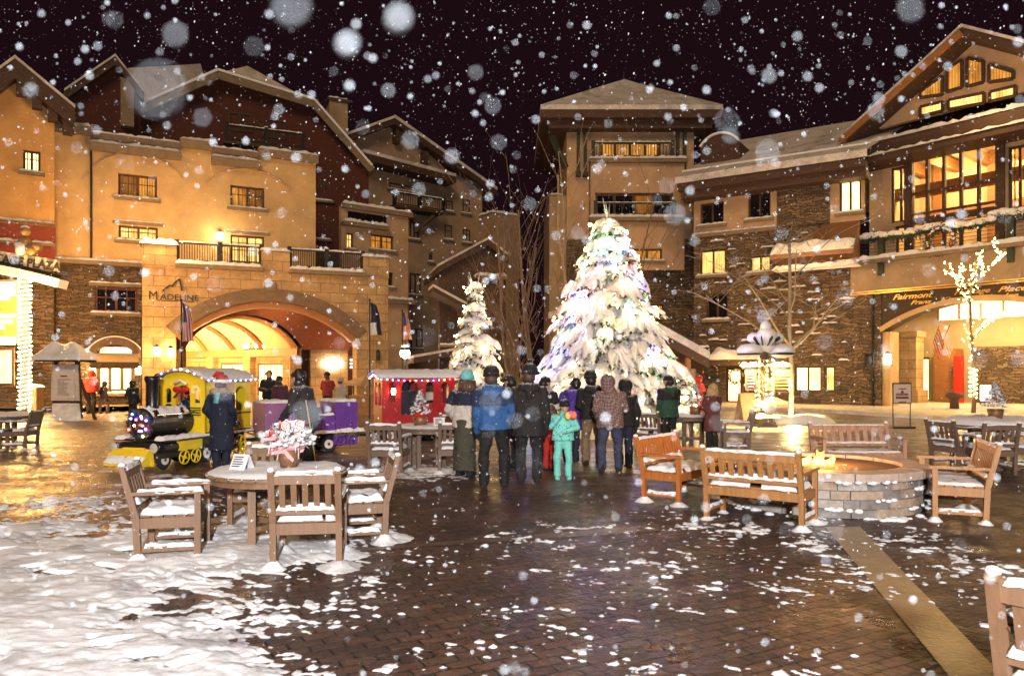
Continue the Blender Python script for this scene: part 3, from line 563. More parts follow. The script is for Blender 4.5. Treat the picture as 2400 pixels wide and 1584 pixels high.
rz = G.L(1950, 292, 7)[1]
q = MB(); q.add([(-.6, -1.3, ezm - .35), (W + .6, -1.3, ezm - .35), (W + .6, -1.3, ezm), (-.6, -1.3, ezm), (W + 3, 7, rz), (.4, 7, rz), (W+3, 14, ezm), (-.6, 14, ezm)], [(0, 1, 2, 3), (3, 2, 4, 5), (5, 4, 6, 7)]); rf = G.part(q, 'roof', M['roof'])
q = MB(); q.box(-.6, W + .6, -.2, 0.1, ezm + .35, ezm + .62); G.part(q, 'snow_guard', M['snow'], rf)
for uc, vc, w in ((1700, 330, 46),):
    xc, zc = G.L(uc, vc, 2); hw = w * 41 / 1750; q = MB(); a = arcpts((xc - hw, zc - .5), (xc, zc + .1), (xc + hw, zc - .5), 12)
    q.prism([(xc - hw, zc - 1.6)] + a + [(xc + hw, zc - 1.6)], 1, 5); q.mat(1)
    for p0, p1 in zip(a, a[1:]): q.beam((p0[0], .95, p0[1] + .05), (p1[0], .95, p1[1] + .05), .2, .1)
    G.part(q, 'eyebrow_dormer', [M['timber'], M['snow']])
# lean-to roof and shop canopy
pr = [G.L(1800, 592, -2.2), G.L(1990, 575, -2.2), G.L(2036, 516, 0), G.L(1940, 522, 0)]
x0, x1 = G.L(1805, 585, -2)[0], G.L(2000, 580, -2)[0]; zlo, zhi = G.L(1900, 586, -2)[1], G.L(1980, 520, 0)[1]
q = MB(); q.add([(x0, -2, zlo), (x1, -2, zlo), (x1, 0, zhi), (x0 + 2.4, 0, zhi), (x0, -2, zlo - .3), (x1, -2, zlo - .3), (x1, 0, zlo - .3), (x0, 0, zlo - .3)], [(0, 1, 2, 3), (4, 5, 1, 0), (5, 6, 2, 1), (4, 7, 6, 5), (4, 0, 3, 7)]); q.mat(1).pad(x0, x1, -2.1, -1.4, zlo, .25, fz=lambda x, y: zlo + (y + 2) * (zhi - zlo) / 2, res=.2); q.pad(x0 + .2, x1 + .3, -2.6, -1.6, zlo - .9, .3, res=.2); G.part(q, 'porch_roof', [planked('copper_boards', (.22, .11, .05), .3, 1), M['snow']])
x0, x1 = G.L(1655, 830, -1.6)[0], G.L(1760, 830, -1.6)[0]; zz = G.L(1700, 842, -1.6)[1]
q = MB(); q.box(x0, x1, -1.6, 0, zz - .3, zz); q.mat(1).pad(x0 - .1, x1 + .1, -1.75, 0, zz, .6, res=.15, seed=4); G.part(q, 'shop_canopy', [M['timber'], M['snow']])
q = MB(); rr2 = random.Random(4)
for k in range(95):
    u = rr2.uniform(1632, 1990); v = rr2.uniform(545, 930); x, z = G.L(u, v)
    if any(h[0] - .35 < x < h[1] + .35 and h[2] - .3 < z < h[3] + .2 for h in G.holes): continue
    w = rr2.uniform(.12, .4); q.pad(x - w, x + w, -.16, .03, z, rr2.uniform(.06, .16), seed=k, res=.07, rag=.03)
tag(G.part(q, 'ledge_snow', M['snow']), kind='stuff')
# wreaths on the shop front
def wreath(par, x, y, z, r, seed, berries=True):
    rnd = random.Random(seed); q = MB()
    for k in range(260):
        t = rnd.uniform(0, 2 * PI); rr = r * (1 + rnd.gauss(0, .16)); p = Vector((x + rr * math.cos(t), y + rnd.uniform(-.1, .04), z + rr * math.sin(t))); d = Vector((rnd.gauss(0, 1), rnd.gauss(0, .6), rnd.gauss(0, 1))).normalized() * r * .38
        s_ = d.cross(Vector((0, 1, 0))).normalized() * r * .05; q.add([p - s_, p + s_, p + d], [(0, 1, 2)])
    for k in range(14):
        q.mat(1); t = rnd.uniform(0, 2 * PI); q.ball((x + r * math.cos(t), y - .12, z + r * math.sin(t)), r * .09, 6, 4)
    q.mat(2)
    for k in range(26): t = rnd.uniform(-.4, PI + .4); q.ball((x + r * math.cos(t), y - .08, z + r * math.sin(t) + r * .08), r * rnd.uniform(.08, .17), 6, 4, sz=.6)
    return q
needle = simple('evergreen', (.030, .050, .022), .7, .4, 20); berry = simple('red_bauble', (.45, .02, .02), .25, .2, 8)
M['needle'] = needle; M['berry'] = berry
for u, v, r, sd in ((1728, 882, .36, 3), (1668, 872, .4, 5)): x, z = G.L(u, v); tag(wreath(None, 0, -.16, 0, r, sd).build('wreath', [needle, berry, M['snow']]), 'evergreen wreath on the bright shop door' if u > 1700 else 'evergreen wreath on the timber wall left of the bright shop door', 'wreath').matrix_basis = G.root.matrix_basis @ Matrix.Translation((x, 0, z))

# ---- H: lodge with tall gable
H = Bld('lodge', 'timber gabled lodge with tall glowing bay window over a broad arch', 'building', 2010, 36.5, 2400, 31)
W = H.W; X2 = W + 7; yu = 1.6
zg = H.L(2215, 676)[1]; zb = H.L(2215, 592)[1]; AR = arcpts(H.L(2066, 778), H.L(2290, 704), (2 * H.L(2290, 704)[0] - H.L(2066, 778)[0], H.L(2066, 778)[1]), 30)
q = MB(); arch_spandrel(q, AR, zg, 0, .8); H.part(q, 'sign_band', M['sign_dark'])
q = MB(); q.box(-.2, AR[0][0], -.05, .9, 0, zg); H.part(q, 'pier', M['rubble'])
q = MB(); q.box(AR[-1][0], X2, -.05, .9, 0, zg); H.part(q, 'pier', M['rubble'])
ux, uy, rr = circle3(AR[0], AR[15], AR[-1]); q = MB(); arch_band(q, AR, [(ux + (x - ux) * (rr + .22) / rr, uy + (z - uy) * (rr + .22) / rr) for x, z in AR], -.08, 0); q.box(AR[0][0] - .1, AR[0][0] + .35, .1, 1.0, 0, AR[0][1]); H.part(q, 'arch_trim', M['stucco'])
q = MB(); q.box(-.3, X2, -.1, 1.2, zg + .12, zb - .1); H.part(q, 'fascia', M['stucco_dim'])
q = MB(); q.box(-.3, X2, -.16, 0, zg, zg + .06); q.box(-.3, X2, -.16, 0, zg + .1, zg + .16); H.part(q, 'gold_strip', M['gold'])
H.ledge(-.3, X2, zb + .05, .4, .18, .26, name='balcony_ledge')
# lettering
def script(txt, u0, u1, row, size):
    x0, x1 = H.L(u0, 690)[0], H.L(u1, 690)[0]; t = text(txt, 'lettering', size, M['gold'], H.root, (x0, -.03, zg - row), shear=.45, bold=.004); w_ = max(v.co.x for v in t.data.vertices); t.scale = ((x1 - x0) / w_, 1, 1); return t
script('Fairmont', 2092, 2188, .34, .34); script('Heritage', 2236, 2322, .32, .30); script('Place', 2338, 2410, .34, .32); script('Franz', 2134, 2186, .62, .26); script('Klammer', 2204, 2296, .55, .22); script('Lodge', 2312, 2388, .60, .27)
# upper wall, bay and side windows
for w in ((2087, 394, 2130, 517, 'glass', 2, 2),): H.window(*w[:4], w[4], w[5], 1, y=yu, fw=.1, sill=False)
H.window(2097, 531, 2133, 592, 'glass', 1, 1, y=yu, sill=False)
bx0, bz1 = H.L(2137, 352, yu); bx1, bz0 = H.L(2338, 590, yu); bz1 = H.L(2240, 345, yu)[1]; bz0 = zb + .1
H.holes.append((bx0, bx1, bz0, bz1))
H.window(2362, 345, 2440, 480, 'glass', 3, 2, y=yu, sill=False); H.window(2365, 505, 2440, 590, 'glass', 3, 1, y=yu, sill=False)
zev = H.L(2215, 305, yu)[1]
H.wall(-.2, X2, zb, zev, M['stucco_tan'], y=yu)
q = MB()
for i in range(6): x = bx0 + (bx1 - bx0) * i / 5; q.box(x - .06, x + .06, yu - .12, yu + .08, bz0, bz1)
for zz in (bz0, bz0 + (bz1 - bz0) * .33, bz0 + (bz1 - bz0) * .42, bz0 + (bz1 - bz0) * .62, bz1 - .08): q.box(bx0, bx1, yu - .1, yu + .06, zz, zz + (.1 if abs(zz - bz0 - (bz1 - bz0) * .33) > .01 else .3))
for x in (bx0 - .3, bx1): q.box(x, x + .3, yu - .15, yu + .1, bz0, bz1 + .2)
bw = H.part(q, 'bay_window', M['timber'])
for i in range(5):
    a = bx0 + (bx1 - bx0) * i / 5; q = MB(); q.add([(a, yu + .0, bz0), (a + (bx1 - bx0) / 5, yu, bz0), (a + (bx1 - bx0) / 5, yu, bz1), (a, yu, bz1)], [(0, 1, 2, 3)]); H.part(q, 'pane', M['glass'], bw)
# the lit lobby behind the glass
yr = yu + 5.5; q = MB()
q.add([(-.1, yr, zb), (X2, yr, zb), (X2, yr, zev), (-.1, yr, zev)], [(0, 1, 2, 3)]); q.add([(-.1, yu + .36, zev - .05), (X2, yu + .36, zev - .05), (X2, yr, zev - .05), (-.1, yr, zev - .05)], [(0, 1, 2, 3)]); q.add([(-.1, yu + .36, zb), (-.1, yr, zb), (-.1, yr, zev), (-.1, yu + .36, zev)], [(0, 1, 2, 3)]); q.add([(X2, yu, zb), (X2, yr, zb), (X2, yr, zev), (X2, yu, zev)], [(0, 1, 2, 3)])
H.part(q, 'lobby_wall', M['cream'])
q = MB(); q.add([(-.1, yu + .36, zb + .02), (X2, yu + .36, zb + .02), (X2, yr, zb + .02), (-.1, yr, zb + .02)], [(0, 1, 2, 3)]); H.part(q, 'lobby_floor', M['timber_warm'])
q = MB()
for x in np.arange(.3, X2, 1.5): q.box(x - .14, x + .14, yu + .4, yr, zev - .75, zev - .2)
q.box(-.1, X2, yr - .25, yr, zb + 2.6, zb + 3.3); q.box(-.1, X2, yu + 2.4, yu + 2.8, zb + 3.6, zb + 4.2)
for x in np.arange(.9, X2, 2.6): q.box(x - .2, x + .2, yr - .3, yr, zb, zev)
H.part(q, 'lobby_beam', M['timber_warm'])
# gable with its timber windows
ap = H.L(2254, 84, yu); lf = H.L(1995, 318, yu); rt = (2 * ap[0] - lf[0], lf[1])
q = MB(); q.prism([(lf[0], lf[1]), (rt[0], rt[1]), ap], yu, yu + .3); H.part(q, 'gable_wall', M['stucco_tan'])
o0, oa, o1 = H.L(1984, 312, .3), H.L(2254, 64, .3), None; o1 = (2 * oa[0] - o0[0], o0[1])
r0 = H.slab(o0, oa, .4, .3, 10, mat='timber'); r1 = H.slab(oa, o1, .4, .3, 10, mat='timber')
q = MB(); q.beam((o0[0] - .3, .25, o0[1] - .35), (oa[0], .25, oa[1] - .25), .1, .3); q.beam((lf[0] - .3, 1.0, lf[1] - .4), (ap[0], 1.0, ap[1] - .25), .12, .2); H.part(q, 'barge_board', M['timber_warm'])
def gwin(pts, mat):
    p = H.P(pts, yu); q = MB(); n = len(p); c = (sum(x for x, z in p) / n, sum(z for x, z in p) / n); q.prism([(c[0] + (x - c[0]) * .98, c[1] + (z - c[1]) * .97) for x, z in p], yu - .1, yu - .02)
    f = MB()
    for i in range(n): f.beam((p[i][0], yu - .07, p[i][1]), (p[(i + 1) % n][0], yu - .07, p[(i + 1) % n][1]), .14, .11, up=(0, 1, 0))
    w = H.part(f, 'gable_window', M['timber']); H.part(q, 'pane', M[mat], w)
gwin([(2159, 230), (2158, 218), (2210, 180), (2210, 223)], 'amber'); gwin([(2222, 216), (2222, 164), (2256, 142), (2256, 206)], 'amber'); gwin([(2269, 138), (2306, 146), (2306, 194), (2269, 204)], 'amber'); gwin([(2320, 153), (2376, 170), (2376, 186), (2320, 194)], 'amber')
gwin([(2159, 274), (2159, 252), (2211, 240), (2211, 261)], 'lit'); gwin([(2225, 258), (2225, 236), (2308, 219), (2308, 243)], 'lit'); gwin([(2322, 239), (2322, 217), (2381, 203), (2381, 226)], 'lit')
q = MB(); a0, a1 = H.L(1995, 322, .6)[1], None
z1 = H.L(2215, 285, .4)[1]; q.box(-1.2, X2, .3, yu + .2, z1 - .75, z1 - .2); q.mat(1).pad(-1.2, X2, .2, yu + .1, z1 - .2, .28, res=.25, seed=9); q.mat(0).box(-1.2, X2, -.1, yu, z1 - 1.25, z1 - .95); q.mat(1).pad(-1.2, X2, -.2, .6, z1 - .95, .22, res=.25, seed=8); H.part(q, 'eaves', [M['timber'], M['snow']])
# balcony rail, posts, garland, wreath
q = MB()
for k in range(5): zz = zb + .25 + k * .16; q.tube([(0, -.05, zz), (X2, -.05, zz)], .014, 5)
for u in (2068, 2372, 2700): x = H.L(u, 560)[0]; q.box(x - .13, x + .13, -.22, .04, zb - .75, zb + 1.15)
q.box(-.1, X2, -.1, 0, zb + .95, zb + 1.05); H.part(q, 'balcony_rail', M['timber_green'])
rnd = random.Random(5); q = MB()
def garl(x): return zb + 1.12 + .05 * math.sin(x * 2.3) + (.18 if abs(x - H.L(2372, 560)[0]) < .7 else 0)
for k in range(2600):
    x = rnd.uniform(.2, X2); p = Vector((x, -.06 + rnd.gauss(0, .08), garl(x) + rnd.gauss(-.04, .09))); d = Vector((rnd.gauss(0, .6), rnd.gauss(0, .6), rnd.gauss(-.4, .7))).normalized() * .2; s_ = Vector((.03, .02, 0)); q.add([p - s_, p + s_, p + d], [(0, 1, 2)])
q.mat(1)
for k in range(620): x = rnd.uniform(.2, X2); q.ball((x, -.08 + rnd.gauss(0, .06), garl(x) + rnd.uniform(-.02, .14)), rnd.uniform(.07, .17), 6, 4, sz=.6, sx=1.4)
g = tag(q.build('garland', [needle, M['snow']]), 'snow topped evergreen garland along the lodge balcony rail', 'garland'); g.matrix_basis = H.root.matrix_basis.copy()
x, z = H.L(2205, 566, -.2); w = tag(wreath(None, 0, -.2, 0, .55, 11).build('wreath', [needle, berry, M['snow']]), 'large snowy wreath hung on the lodge balcony rail', 'wreath'); w.matrix_basis = H.root.matrix_basis @ Matrix.Translation((x, 0, z))
# entrance hall under the arch
yb = 9; xa, xb = AR[0][0] - 2.5, X2 - .2
H.holes = []; x0, z1 = H.L(2196, 712, yb - 3); 
H.windowl(H.L(2148, 900, yb)[0], H.L(2178, 900, yb)[0], .1, H.L(2160, 838, yb)[1], 'lit_hot', 1, 1, y=yb, sill=False)
H.wall(xa - 6, xb + 4, 0, zg, M['cream'], y=yb, name='back_wall', holes=H.holes)
q = MB(); q.add([(xa - 6, .9, zg - .25), (xb + 4, .9, zg - .25), (xb + 4, yb, zg - .25), (xa - 6, yb, zg - .25)], [(0, 1, 2, 3)]); H.part(q, 'entrance_ceiling', M['cream'])
q = MB(); q.box(H.L(2107, 900, 5)[0], H.L(2147, 900, 5)[0], 5, 5.9, 0, 3.6); q.box(H.L(2107, 900, 5)[0] - .1, H.L(2147, 900, 5)[0] + .1, 4.9, 6, 3.6, 3.9); q.box(H.L(2107, 900, 5)[0] - .15, H.L(2147, 900, 5)[0] + .15, 4.85, 6.1, 0, .8); H.part(q, 'entrance_column', M['ashlar'])
q = MB(); xx = H.L(2200, 700, 6)[0]; q.box(xx, xx + 8, 6, 6.15, H.L(2250, 748, 6)[1], H.L(2250, 712, 6)[1]); q.mat(1)
for k in range(9): q.box(xx + k * 1.0 - .04, xx + k * 1.0 + .04, 5.9, 6.0, H.L(2250, 748, 6)[1], H.L(2250, 712, 6)[1])
H.part(q, 'transom_window', [M['lit_hot'], M['timber']])
x0, x1 = H.L(2188, 900, 7)[0], H.L(2240, 900, 7)[0]
q = MB(); q.box(x0, x1, 7, 8, 0, 3.0); H.part(q, 'timber_partition', M['timber_warm'])
q = MB(); q.box(H.L(2262, 900, 7)[0], H.L(2420, 900, 7)[0], 8.2, 8.9, 0, 3.1); H.part(q, 'stone_counter_wall', M['rubble'])
x0, x1 = H.L(2237, 900, 6.6)[0], H.L(2256, 900, 6.6)[0]; q = MB(); q.box(x0, x1, 6.5, 6.8, 0, 2.6); H.part(q, 'red_door_panel', simple('red_lacquer', (.5, .03, .015), .35, .15, 4))
x, z = H.L(2085, 842, -.05); H.lamp(x, z, -.2, .5, .18, mat='lamp_white'); x, z = H.L(2040, 846, -.05); H.lamp(x, z, -.2, .5, .18, mat='iron')
q = MB(); x = H.L(2048, 800)[0]; q.tube([(x, -.12, 0), (x, -.12, zg)], .06, 6); H.part(q, 'downpipe', M['iron'])

# ---- little hut right of the tree
U = Bld('ski_hut', 'low timber hut with snowy pitched roof hung with lights beside the big tree', 'hut', 1500, 29, 1650, 30)
U.slab(U.L(1440, 720, -1.2), U.L(1662, 842, -1.2), .35, -1.2, 5, snow=.3)
q = MB(); pg = U.P([(1470, 760), (1630, 845)]); q.prism([(pg[0][0], 0), (pg[1][0], 0), (pg[1][0], pg[1][1] - .1), (pg[0][0], pg[0][1] - .1)], 0, 4.5); U.part(q, 'wall', simple('hut_boards', (.32, .2, .1), .7, .3, 5))
x, z = U.L(1578, 880); q = MB(); q.box(x - .08, x + .08, -1.1, -.94, 0, z + 1.1); U.part(q, 'porch_post', M['timber_warm'])
# ================================================================== trees
bark = simple('bark', (.16, .11, .07), .9, .35, 9, .5); bark_pale = simple('pale_bark', (.34, .27, .18), .85, .3, 7, .4)
BULB = {'warm': emis('warm_bulb', (1, .60, .18), BW), 'blue': emis('blue_bulb', (.12, .14, 1), BC * 1.6), 'green': emis('green_bulb', (.05, .9, .35), BC * .8), 'red': emis('red_bulb', (1, .04, .03), BC * .8), 'pink': emis('pink_bulb', (1, .2, .6), BC * .8)}
DIM = {k: emis('small_' + k + '_bulb', c, 26) for k, c in (('warm', (1, .60, .18)), ('blue', (.12, .14, 1)), ('red', (1, .04, .03)), ('pink', (1, .2, .6)))}
cable = simple('light_cable', (.02, .03, .02), .6, .2, 9)
def bough(sn, nd, base, ang, L, wmax, th, droop, rnd, fingers=4, nn=26, lift=.12):
    ca, sa = math.cos(ang), math.sin(ang); f = Vector((ca, sa, 0)); lat = Vector((-sa, ca, 0)); up = Vector((0, 0, 1)); ns = 8; sd = rnd.uniform(0, 90)
    ctr = lambda s: base + f * (L * s) + up * (L * (lift * s - droop * s ** 1.9))
    vs = []; m = 9
    for i in range(ns + 1):
        s = i / ns; c = ctr(s); w = wmax * max(.06, math.sin(PI * (.16 + .80 * s))) ** .8; t = th * (math.sin(PI * (.14 + .80 * s)) ** .6)
        for k in range(m):
            if k < 7: cc = -1 + k / 3.0; hz_ = t * math.sqrt(max(0, 1 - cc * cc)) - .5 * w * cc * cc * .6
            else: cc = .5 if k == 7 else -.5; hz_ = -.05 - .1 * w
            nz = mnoise.noise(Vector((s * 3.1 + sd, cc * 1.7, sd * .7)))
            p = c + lat * (w * cc * (1 + .35 * nz)) + up * (hz_ * (1 + .5 * nz)); vs.append(p + f * (nz * .06 * L))
    fs = []
    for i in range(ns):
        for k in range(m): k2 = (k + 1) % m; fs.append((i * m + k, (i + 1) * m + k, (i + 1) * m + k2, i * m + k2))
    fs.append(tuple(range(m))); fs.append(tuple(ns * m + k for k in range(m - 1, -1, -1))); sn.add(vs, fs)
    for k in range(nn):
        s = rnd.uniform(.25, 1.04); c = ctr(min(s, 1)); w = wmax * max(.1, math.sin(PI * (.16 + .80 * min(s, 1)))); sg = rnd.choice((-1, 1)); p = c + lat * (sg * w * rnd.uniform(.3, .98)) - up * (.04 + .2 * w)
        d = (f * rnd.uniform(.2, 1.2) + lat * sg * rnd.uniform(.1, .8) - up * rnd.uniform(.2, 1.0)).normalized() * rnd.uniform(.10, .26) * (.6 + .5 * min(1, L)); n_ = d.cross(up).normalized() * .016
        (sn if rnd.random() < .6 else nd).add([p - n_, p + n_, p + d * .55 + n_ * 2.2, p + d, p + d * .55 - n_ * 2.2], [(0, 1, 2, 3, 4)])
        if rnd.random() < .3:
            d2 = (d + lat * sg * .1 + up * .04).normalized() * d.length * .8; nd.add([p - n_, p + n_, p + d2], [(0, 1, 2)])
    for k in range(fingers):
        s = rnd.uniform(.45, .8); bough(sn, nd, ctr(s) - up * .02, ang + rnd.uniform(-.8, .8), L * rnd.uniform(.32, .52), wmax * rnd.uniform(.34, .55), th * .6, droop * rnd.uniform(1.0, 1.9), rnd, 0, nn // 3)
    return ctr
def spruce(label, x, y, Hh, Rb, seed, ntier, zlow=.05, pw=.85, dens=.5, group=None, fing=4):
    rnd = random.Random(seed); t = thing('spruce_tree', label, 'tree', (x, y, 0), 0, group)
    q = MB(); q.tube([(0, 0, 0), (0, 0, Hh * .6), (0, 0, Hh * .97)], [Rb * .07, Rb * .045, .015], 8); q.build('trunk', bark, t)
    sn, nd = MB(), MB(); slots = []
    for i in range(ntier):
        a = min(1, max(0, i / (ntier - 1))); z = z_i = Hh * (zlow + (.93 - zlow) * a ** .93); r = Rb * (1 - z / Hh) ** pw + .10; n = max(4, int(2 * PI * r / (dens * rnd.uniform(.85, 1.3)))); o = rnd.uniform(0, 6)
        for k in range(n):
            an = o + 2 * PI * k / n + rnd.uniform(-.3, .3); z = min(Hh * .94, max(.12, z_i + rnd.uniform(-.62, .62) * Hh / ntier)); r = Rb * (1 - z / Hh) ** pw + .10; L = r * rnd.uniform(.78, 1.12); ct = bough(sn, nd, Vector((0, 0, z + .12 * r)), an, L, (.13 + .17 * r ** .7) * rnd.uniform(.7, 1.45), (.10 + .10 * r) * rnd.uniform(.6, 1.5), rnd.uniform(.30, .62), rnd, fing if r > .35 else 2, 40, .2)
            slots += [(ct(s), L, an) for s in (.7, .88, 1.0)]
    for k in range(4): an = rnd.uniform(0, 6.3); e = Vector((math.cos(an) * .3, math.sin(an) * .3, Hh + rnd.uniform(-.05, .28))); sn.tube([(0, 0, Hh * .93), (e.x * .5, e.y * .5, Hh * .97), e], [.04, .018, .004], 6)
    nd.build('crown', needle, t); sn.build('snow_load', M['snow_soft'], t, True); return t, slots
def light_string(label, t, slots, n, colors, r, seed, zr=(0, 99), group=None):
    """bulbs of one string, led from bough to bough round the tree"""
    rnd = random.Random(seed); sl = [s for s in slots if zr[0] <= s[0].z < zr[1]]; pick = sorted(rnd.sample(sl, min(n, len(sl))), key=lambda s: (round(s[0].z / .45), math.atan2(s[0].y, s[0].x))); q = MB(); ks = list(colors); q2 = MB(); prev = None
    for s, L, an in pick:
        off = Vector((math.cos(an), math.sin(an), 0)) * rnd.uniform(.02, .14) + Vector((0, 0, rnd.uniform(-.04, .12 + .12 * L))); p = s + off; q.mat(1 + rnd.randrange(len(ks))); q.ball(p, r * rnd.uniform(.8, 1.25), 6, 4, sz=1.4)
        if prev is not None and (p - prev).length < 1.0: q.mat(0).tube([prev, (p + prev) / 2 - Vector((0, 0, .08)), p], .006, 3, False)
        prev = p
    o = q.build('light_string', [cable] + [BULB[k] for k in ks]); o.location = t.location; return tag(o, label, 'string lights', group)
TX, TY = gx(1425, 21.6), 21.6
big, slots = spruce('tall snow laden spruce hung with coloured lights in the middle of the square', TX, TY, 6.55, 2.22, 4, 17, .03, .82, .42, fing=5)
for i, (za, zb, n, lb) in enumerate(((0, 1.7, 150, 'round the lowest boughs'), (1.7, 3.2, 140, 'round the lower middle'), (3.2, 4.8, 110, 'round the upper middle'), (4.8, 7, 75, 'round the top'))):
    light_string('warm white light string wound ' + lb + ' of the tall spruce', big, slots, n, ['warm'], .020, 40 + i, (za, zb), 'light strings on the tall spruce')
light_string('string of large coloured bulbs on the lower half of the tall spruce', big, slots, 130, ['blue', 'blue', 'green', 'green', 'red', 'warm'], .040, 60, (0, 2.9), 'light strings on the tall spruce')
light_string('string of large coloured bulbs on the upper half of the tall spruce', big, slots, 95, ['blue', 'blue', 'green', 'red', 'warm'], .038, 61, (2.9, 7), 'light strings on the tall spruce')
sm, slots2 = spruce('smaller snowy spruce lit with warm white lights beside the red caboose', gx(1114, 24), 24, 4.75, 1.22, 9, 11, .08, .95, .48)
light_string('warm white light string wound round the smaller spruce', sm, slots2, 120, ['warm'], .02, 70, (0, 9))
tiny, slots3 = spruce('tiny spruce glowing with yellow lights behind the man in the green jacket', gx(1600, 21), 21, 1.7, .55, 19, 7, .05, .9, .4, None, 2)
light_string('yellow light string on the tiny spruce', tiny, slots3, 60, ['warm'], .022, 71, (0, 9))

def bare_tree(label, x, y, Hh, r0, seed, fork=.4, spread=.55, levels=4, name='bare_tree', mat=None, snow=True, lean=0, group=None, nb=(2, 4), reach=1):
    rnd = random.Random(seed); t = thing(name, label, 'tree', (x, y, 0), 0, group); tr, br, sn = MB(), MB(), MB(); tips = []
    def grow(p, d, L, r, lev):
        pts = [p]; n = 4
        for k in range(n): d = (d + Vector((rnd.gauss(0, .09), rnd.gauss(0, .09), rnd.gauss(.02, .05)))).normalized(); pts.append(pts[-1] + d * L / n)
        (br if lev else tr).tube(pts, [r * (1 - .5 * k / n) for k in range(n + 1)], 6 if lev < 2 else 4, False); tips.append((pts, lev))
        if snow and lev and d.z < .45:
            sn.tube([q_ + Vector((0, 0, r * .7)) for q_ in pts], [r * .55] * (n + 1), 4, False)
        if lev >= levels: return
        for k in range(rnd.randint(*nb) if lev else rnd.randint(5, 8)):
            s = rnd.uniform(.35, 1) if lev else rnd.uniform(fork, 1); i = min(n - 1, int(s * n)); q_ = pts[i].lerp(pts[i + 1], s * n - i) if s < 1 else pts[-1]
            a = rnd.uniform(0, 2 * PI); side = Vector((math.cos(a), math.sin(a), 0)); nd_ = (d * (1 - spread) + side * spread + Vector((0, 0, .15))).normalized(); grow(q_, nd_, L * rnd.uniform(.38, .62) * (1 if lev else .9 * reach), max(.006, r * (1 - .5 * s) * rnd.uniform(.42, .6)), lev + 1)
    grow(Vector((0, 0, 0)), Vector((lean, 0, 1)).normalized(), Hh, r0, 0)
    tr.build('trunk', mat or bark, t, True); br.build('crown', mat or bark, t)
    if snow and sn.v: sn.build('snow_load', M['snow'], t)
    return t, tips
z = gz(985); bare_tree('bare snowy tree with pale trunk lit from below beside the signpost', gx(1853, z), z, 6.6, .10, 21, .34, .66, 4, mat=bark_pale, snow=True)
z = gz(947); bare_tree('slim bare tree by the shop window behind the signpost', gx(1930, z), z, 6.0, .10, 33, .4, .5, 3)
z = 29.5; lt, tips = bare_tree('slender bare tree strung with yellow lights in front of the lodge arch', gx(2281, z), z, 6.3, .08, 14, .30, .52, 3, reach=.55)
q = MB(); rnd = random.Random(8)
for k in range(46): a = k * .9; q.mat(1).ball((math.cos(a) * .13, math.sin(a) * .13, .75 + k * .026), .028, 5, 4)
for pts, lev in [t for t in tips if t[1] == 1] + [t for t in tips if t[1] == 2][:8]:
    for k in range(17): s = k / 17 * 3.99; i = int(s); p = pts[i].lerp(pts[i + 1], s - i) + Vector((rnd.gauss(0, .05), rnd.gauss(0, .05), rnd.gauss(.02, .04))); q.mat(1).ball(p, .026, 5, 4)
pts = tips[0][0]
for k in range(56): s = 1.4 + k / 56 * 2.59; i = int(s); p = pts[i].lerp(pts[i + 1], s - i); q.mat(1).ball(p + Vector((rnd.gauss(0, .14), rnd.gauss(0, .1), 0)), .022, 5, 4)
o = tag(q.build('light_string', [cable, emis('tree_wrap_bulb', (1, .60, .15), 40)]), 'yellow light string wound up the slender bare tree by the lodge arch', 'string lights'); o.location = lt.location
asp = [(1192, 30, 7.6, .07, .02), (1215, 33, 7.4, .06, -.02), (1240, 31, 8.6, .07, -.03), (1262, 35, 8.2, .06, .0), (1325, 36, 11.6, .10, -.015), (1180, 36, 7.4, .05, .04), (1284, 38, 8.4, .05, .03), (1455, 39, 11, .06, 0)]
aw = ['slim leaning aspen nearest the smaller spruce', 'short aspen with crooked twigs between taller ones', 'tall aspen leaning left before the dark gap', 'straight slim aspen at the edge of the dark gap', 'tallest aspen with a thick pale trunk against the tower', 'thin bent aspen before the far dark house', 'thin aspen leaning toward the tall aspen', 'bare aspen behind the top of the tall spruce']
for i, (u, zz, h, r, ln) in enumerate(asp): bare_tree(aw[i], gx(u, zz), zz, h, r, 50 + i, .3, .40, 2, 'aspen_tree', bark_pale if i == 4 else bark, False, ln, 'bare aspens in the lane', (2, 4))
for i, (u, zz, h, lb) in enumerate(((1205, 27, 3.2, 'brushy bare shrub nearest the smaller spruce'), (1232, 29, 4.2, 'tallest brushy bare shrub in the lane'), (1180, 31, 3.6, 'brushy bare shrub half behind the smaller spruce'), (1262, 30, 2.8, 'low bare shrub beside the tall spruce'))): bare_tree(lb, gx(u, zz), zz, h, .04, 80 + i, .08, .5, 3, 'bare_shrub', bark, False, 0, 'bare shrubs in the lane', (3, 5))
z = 31; 
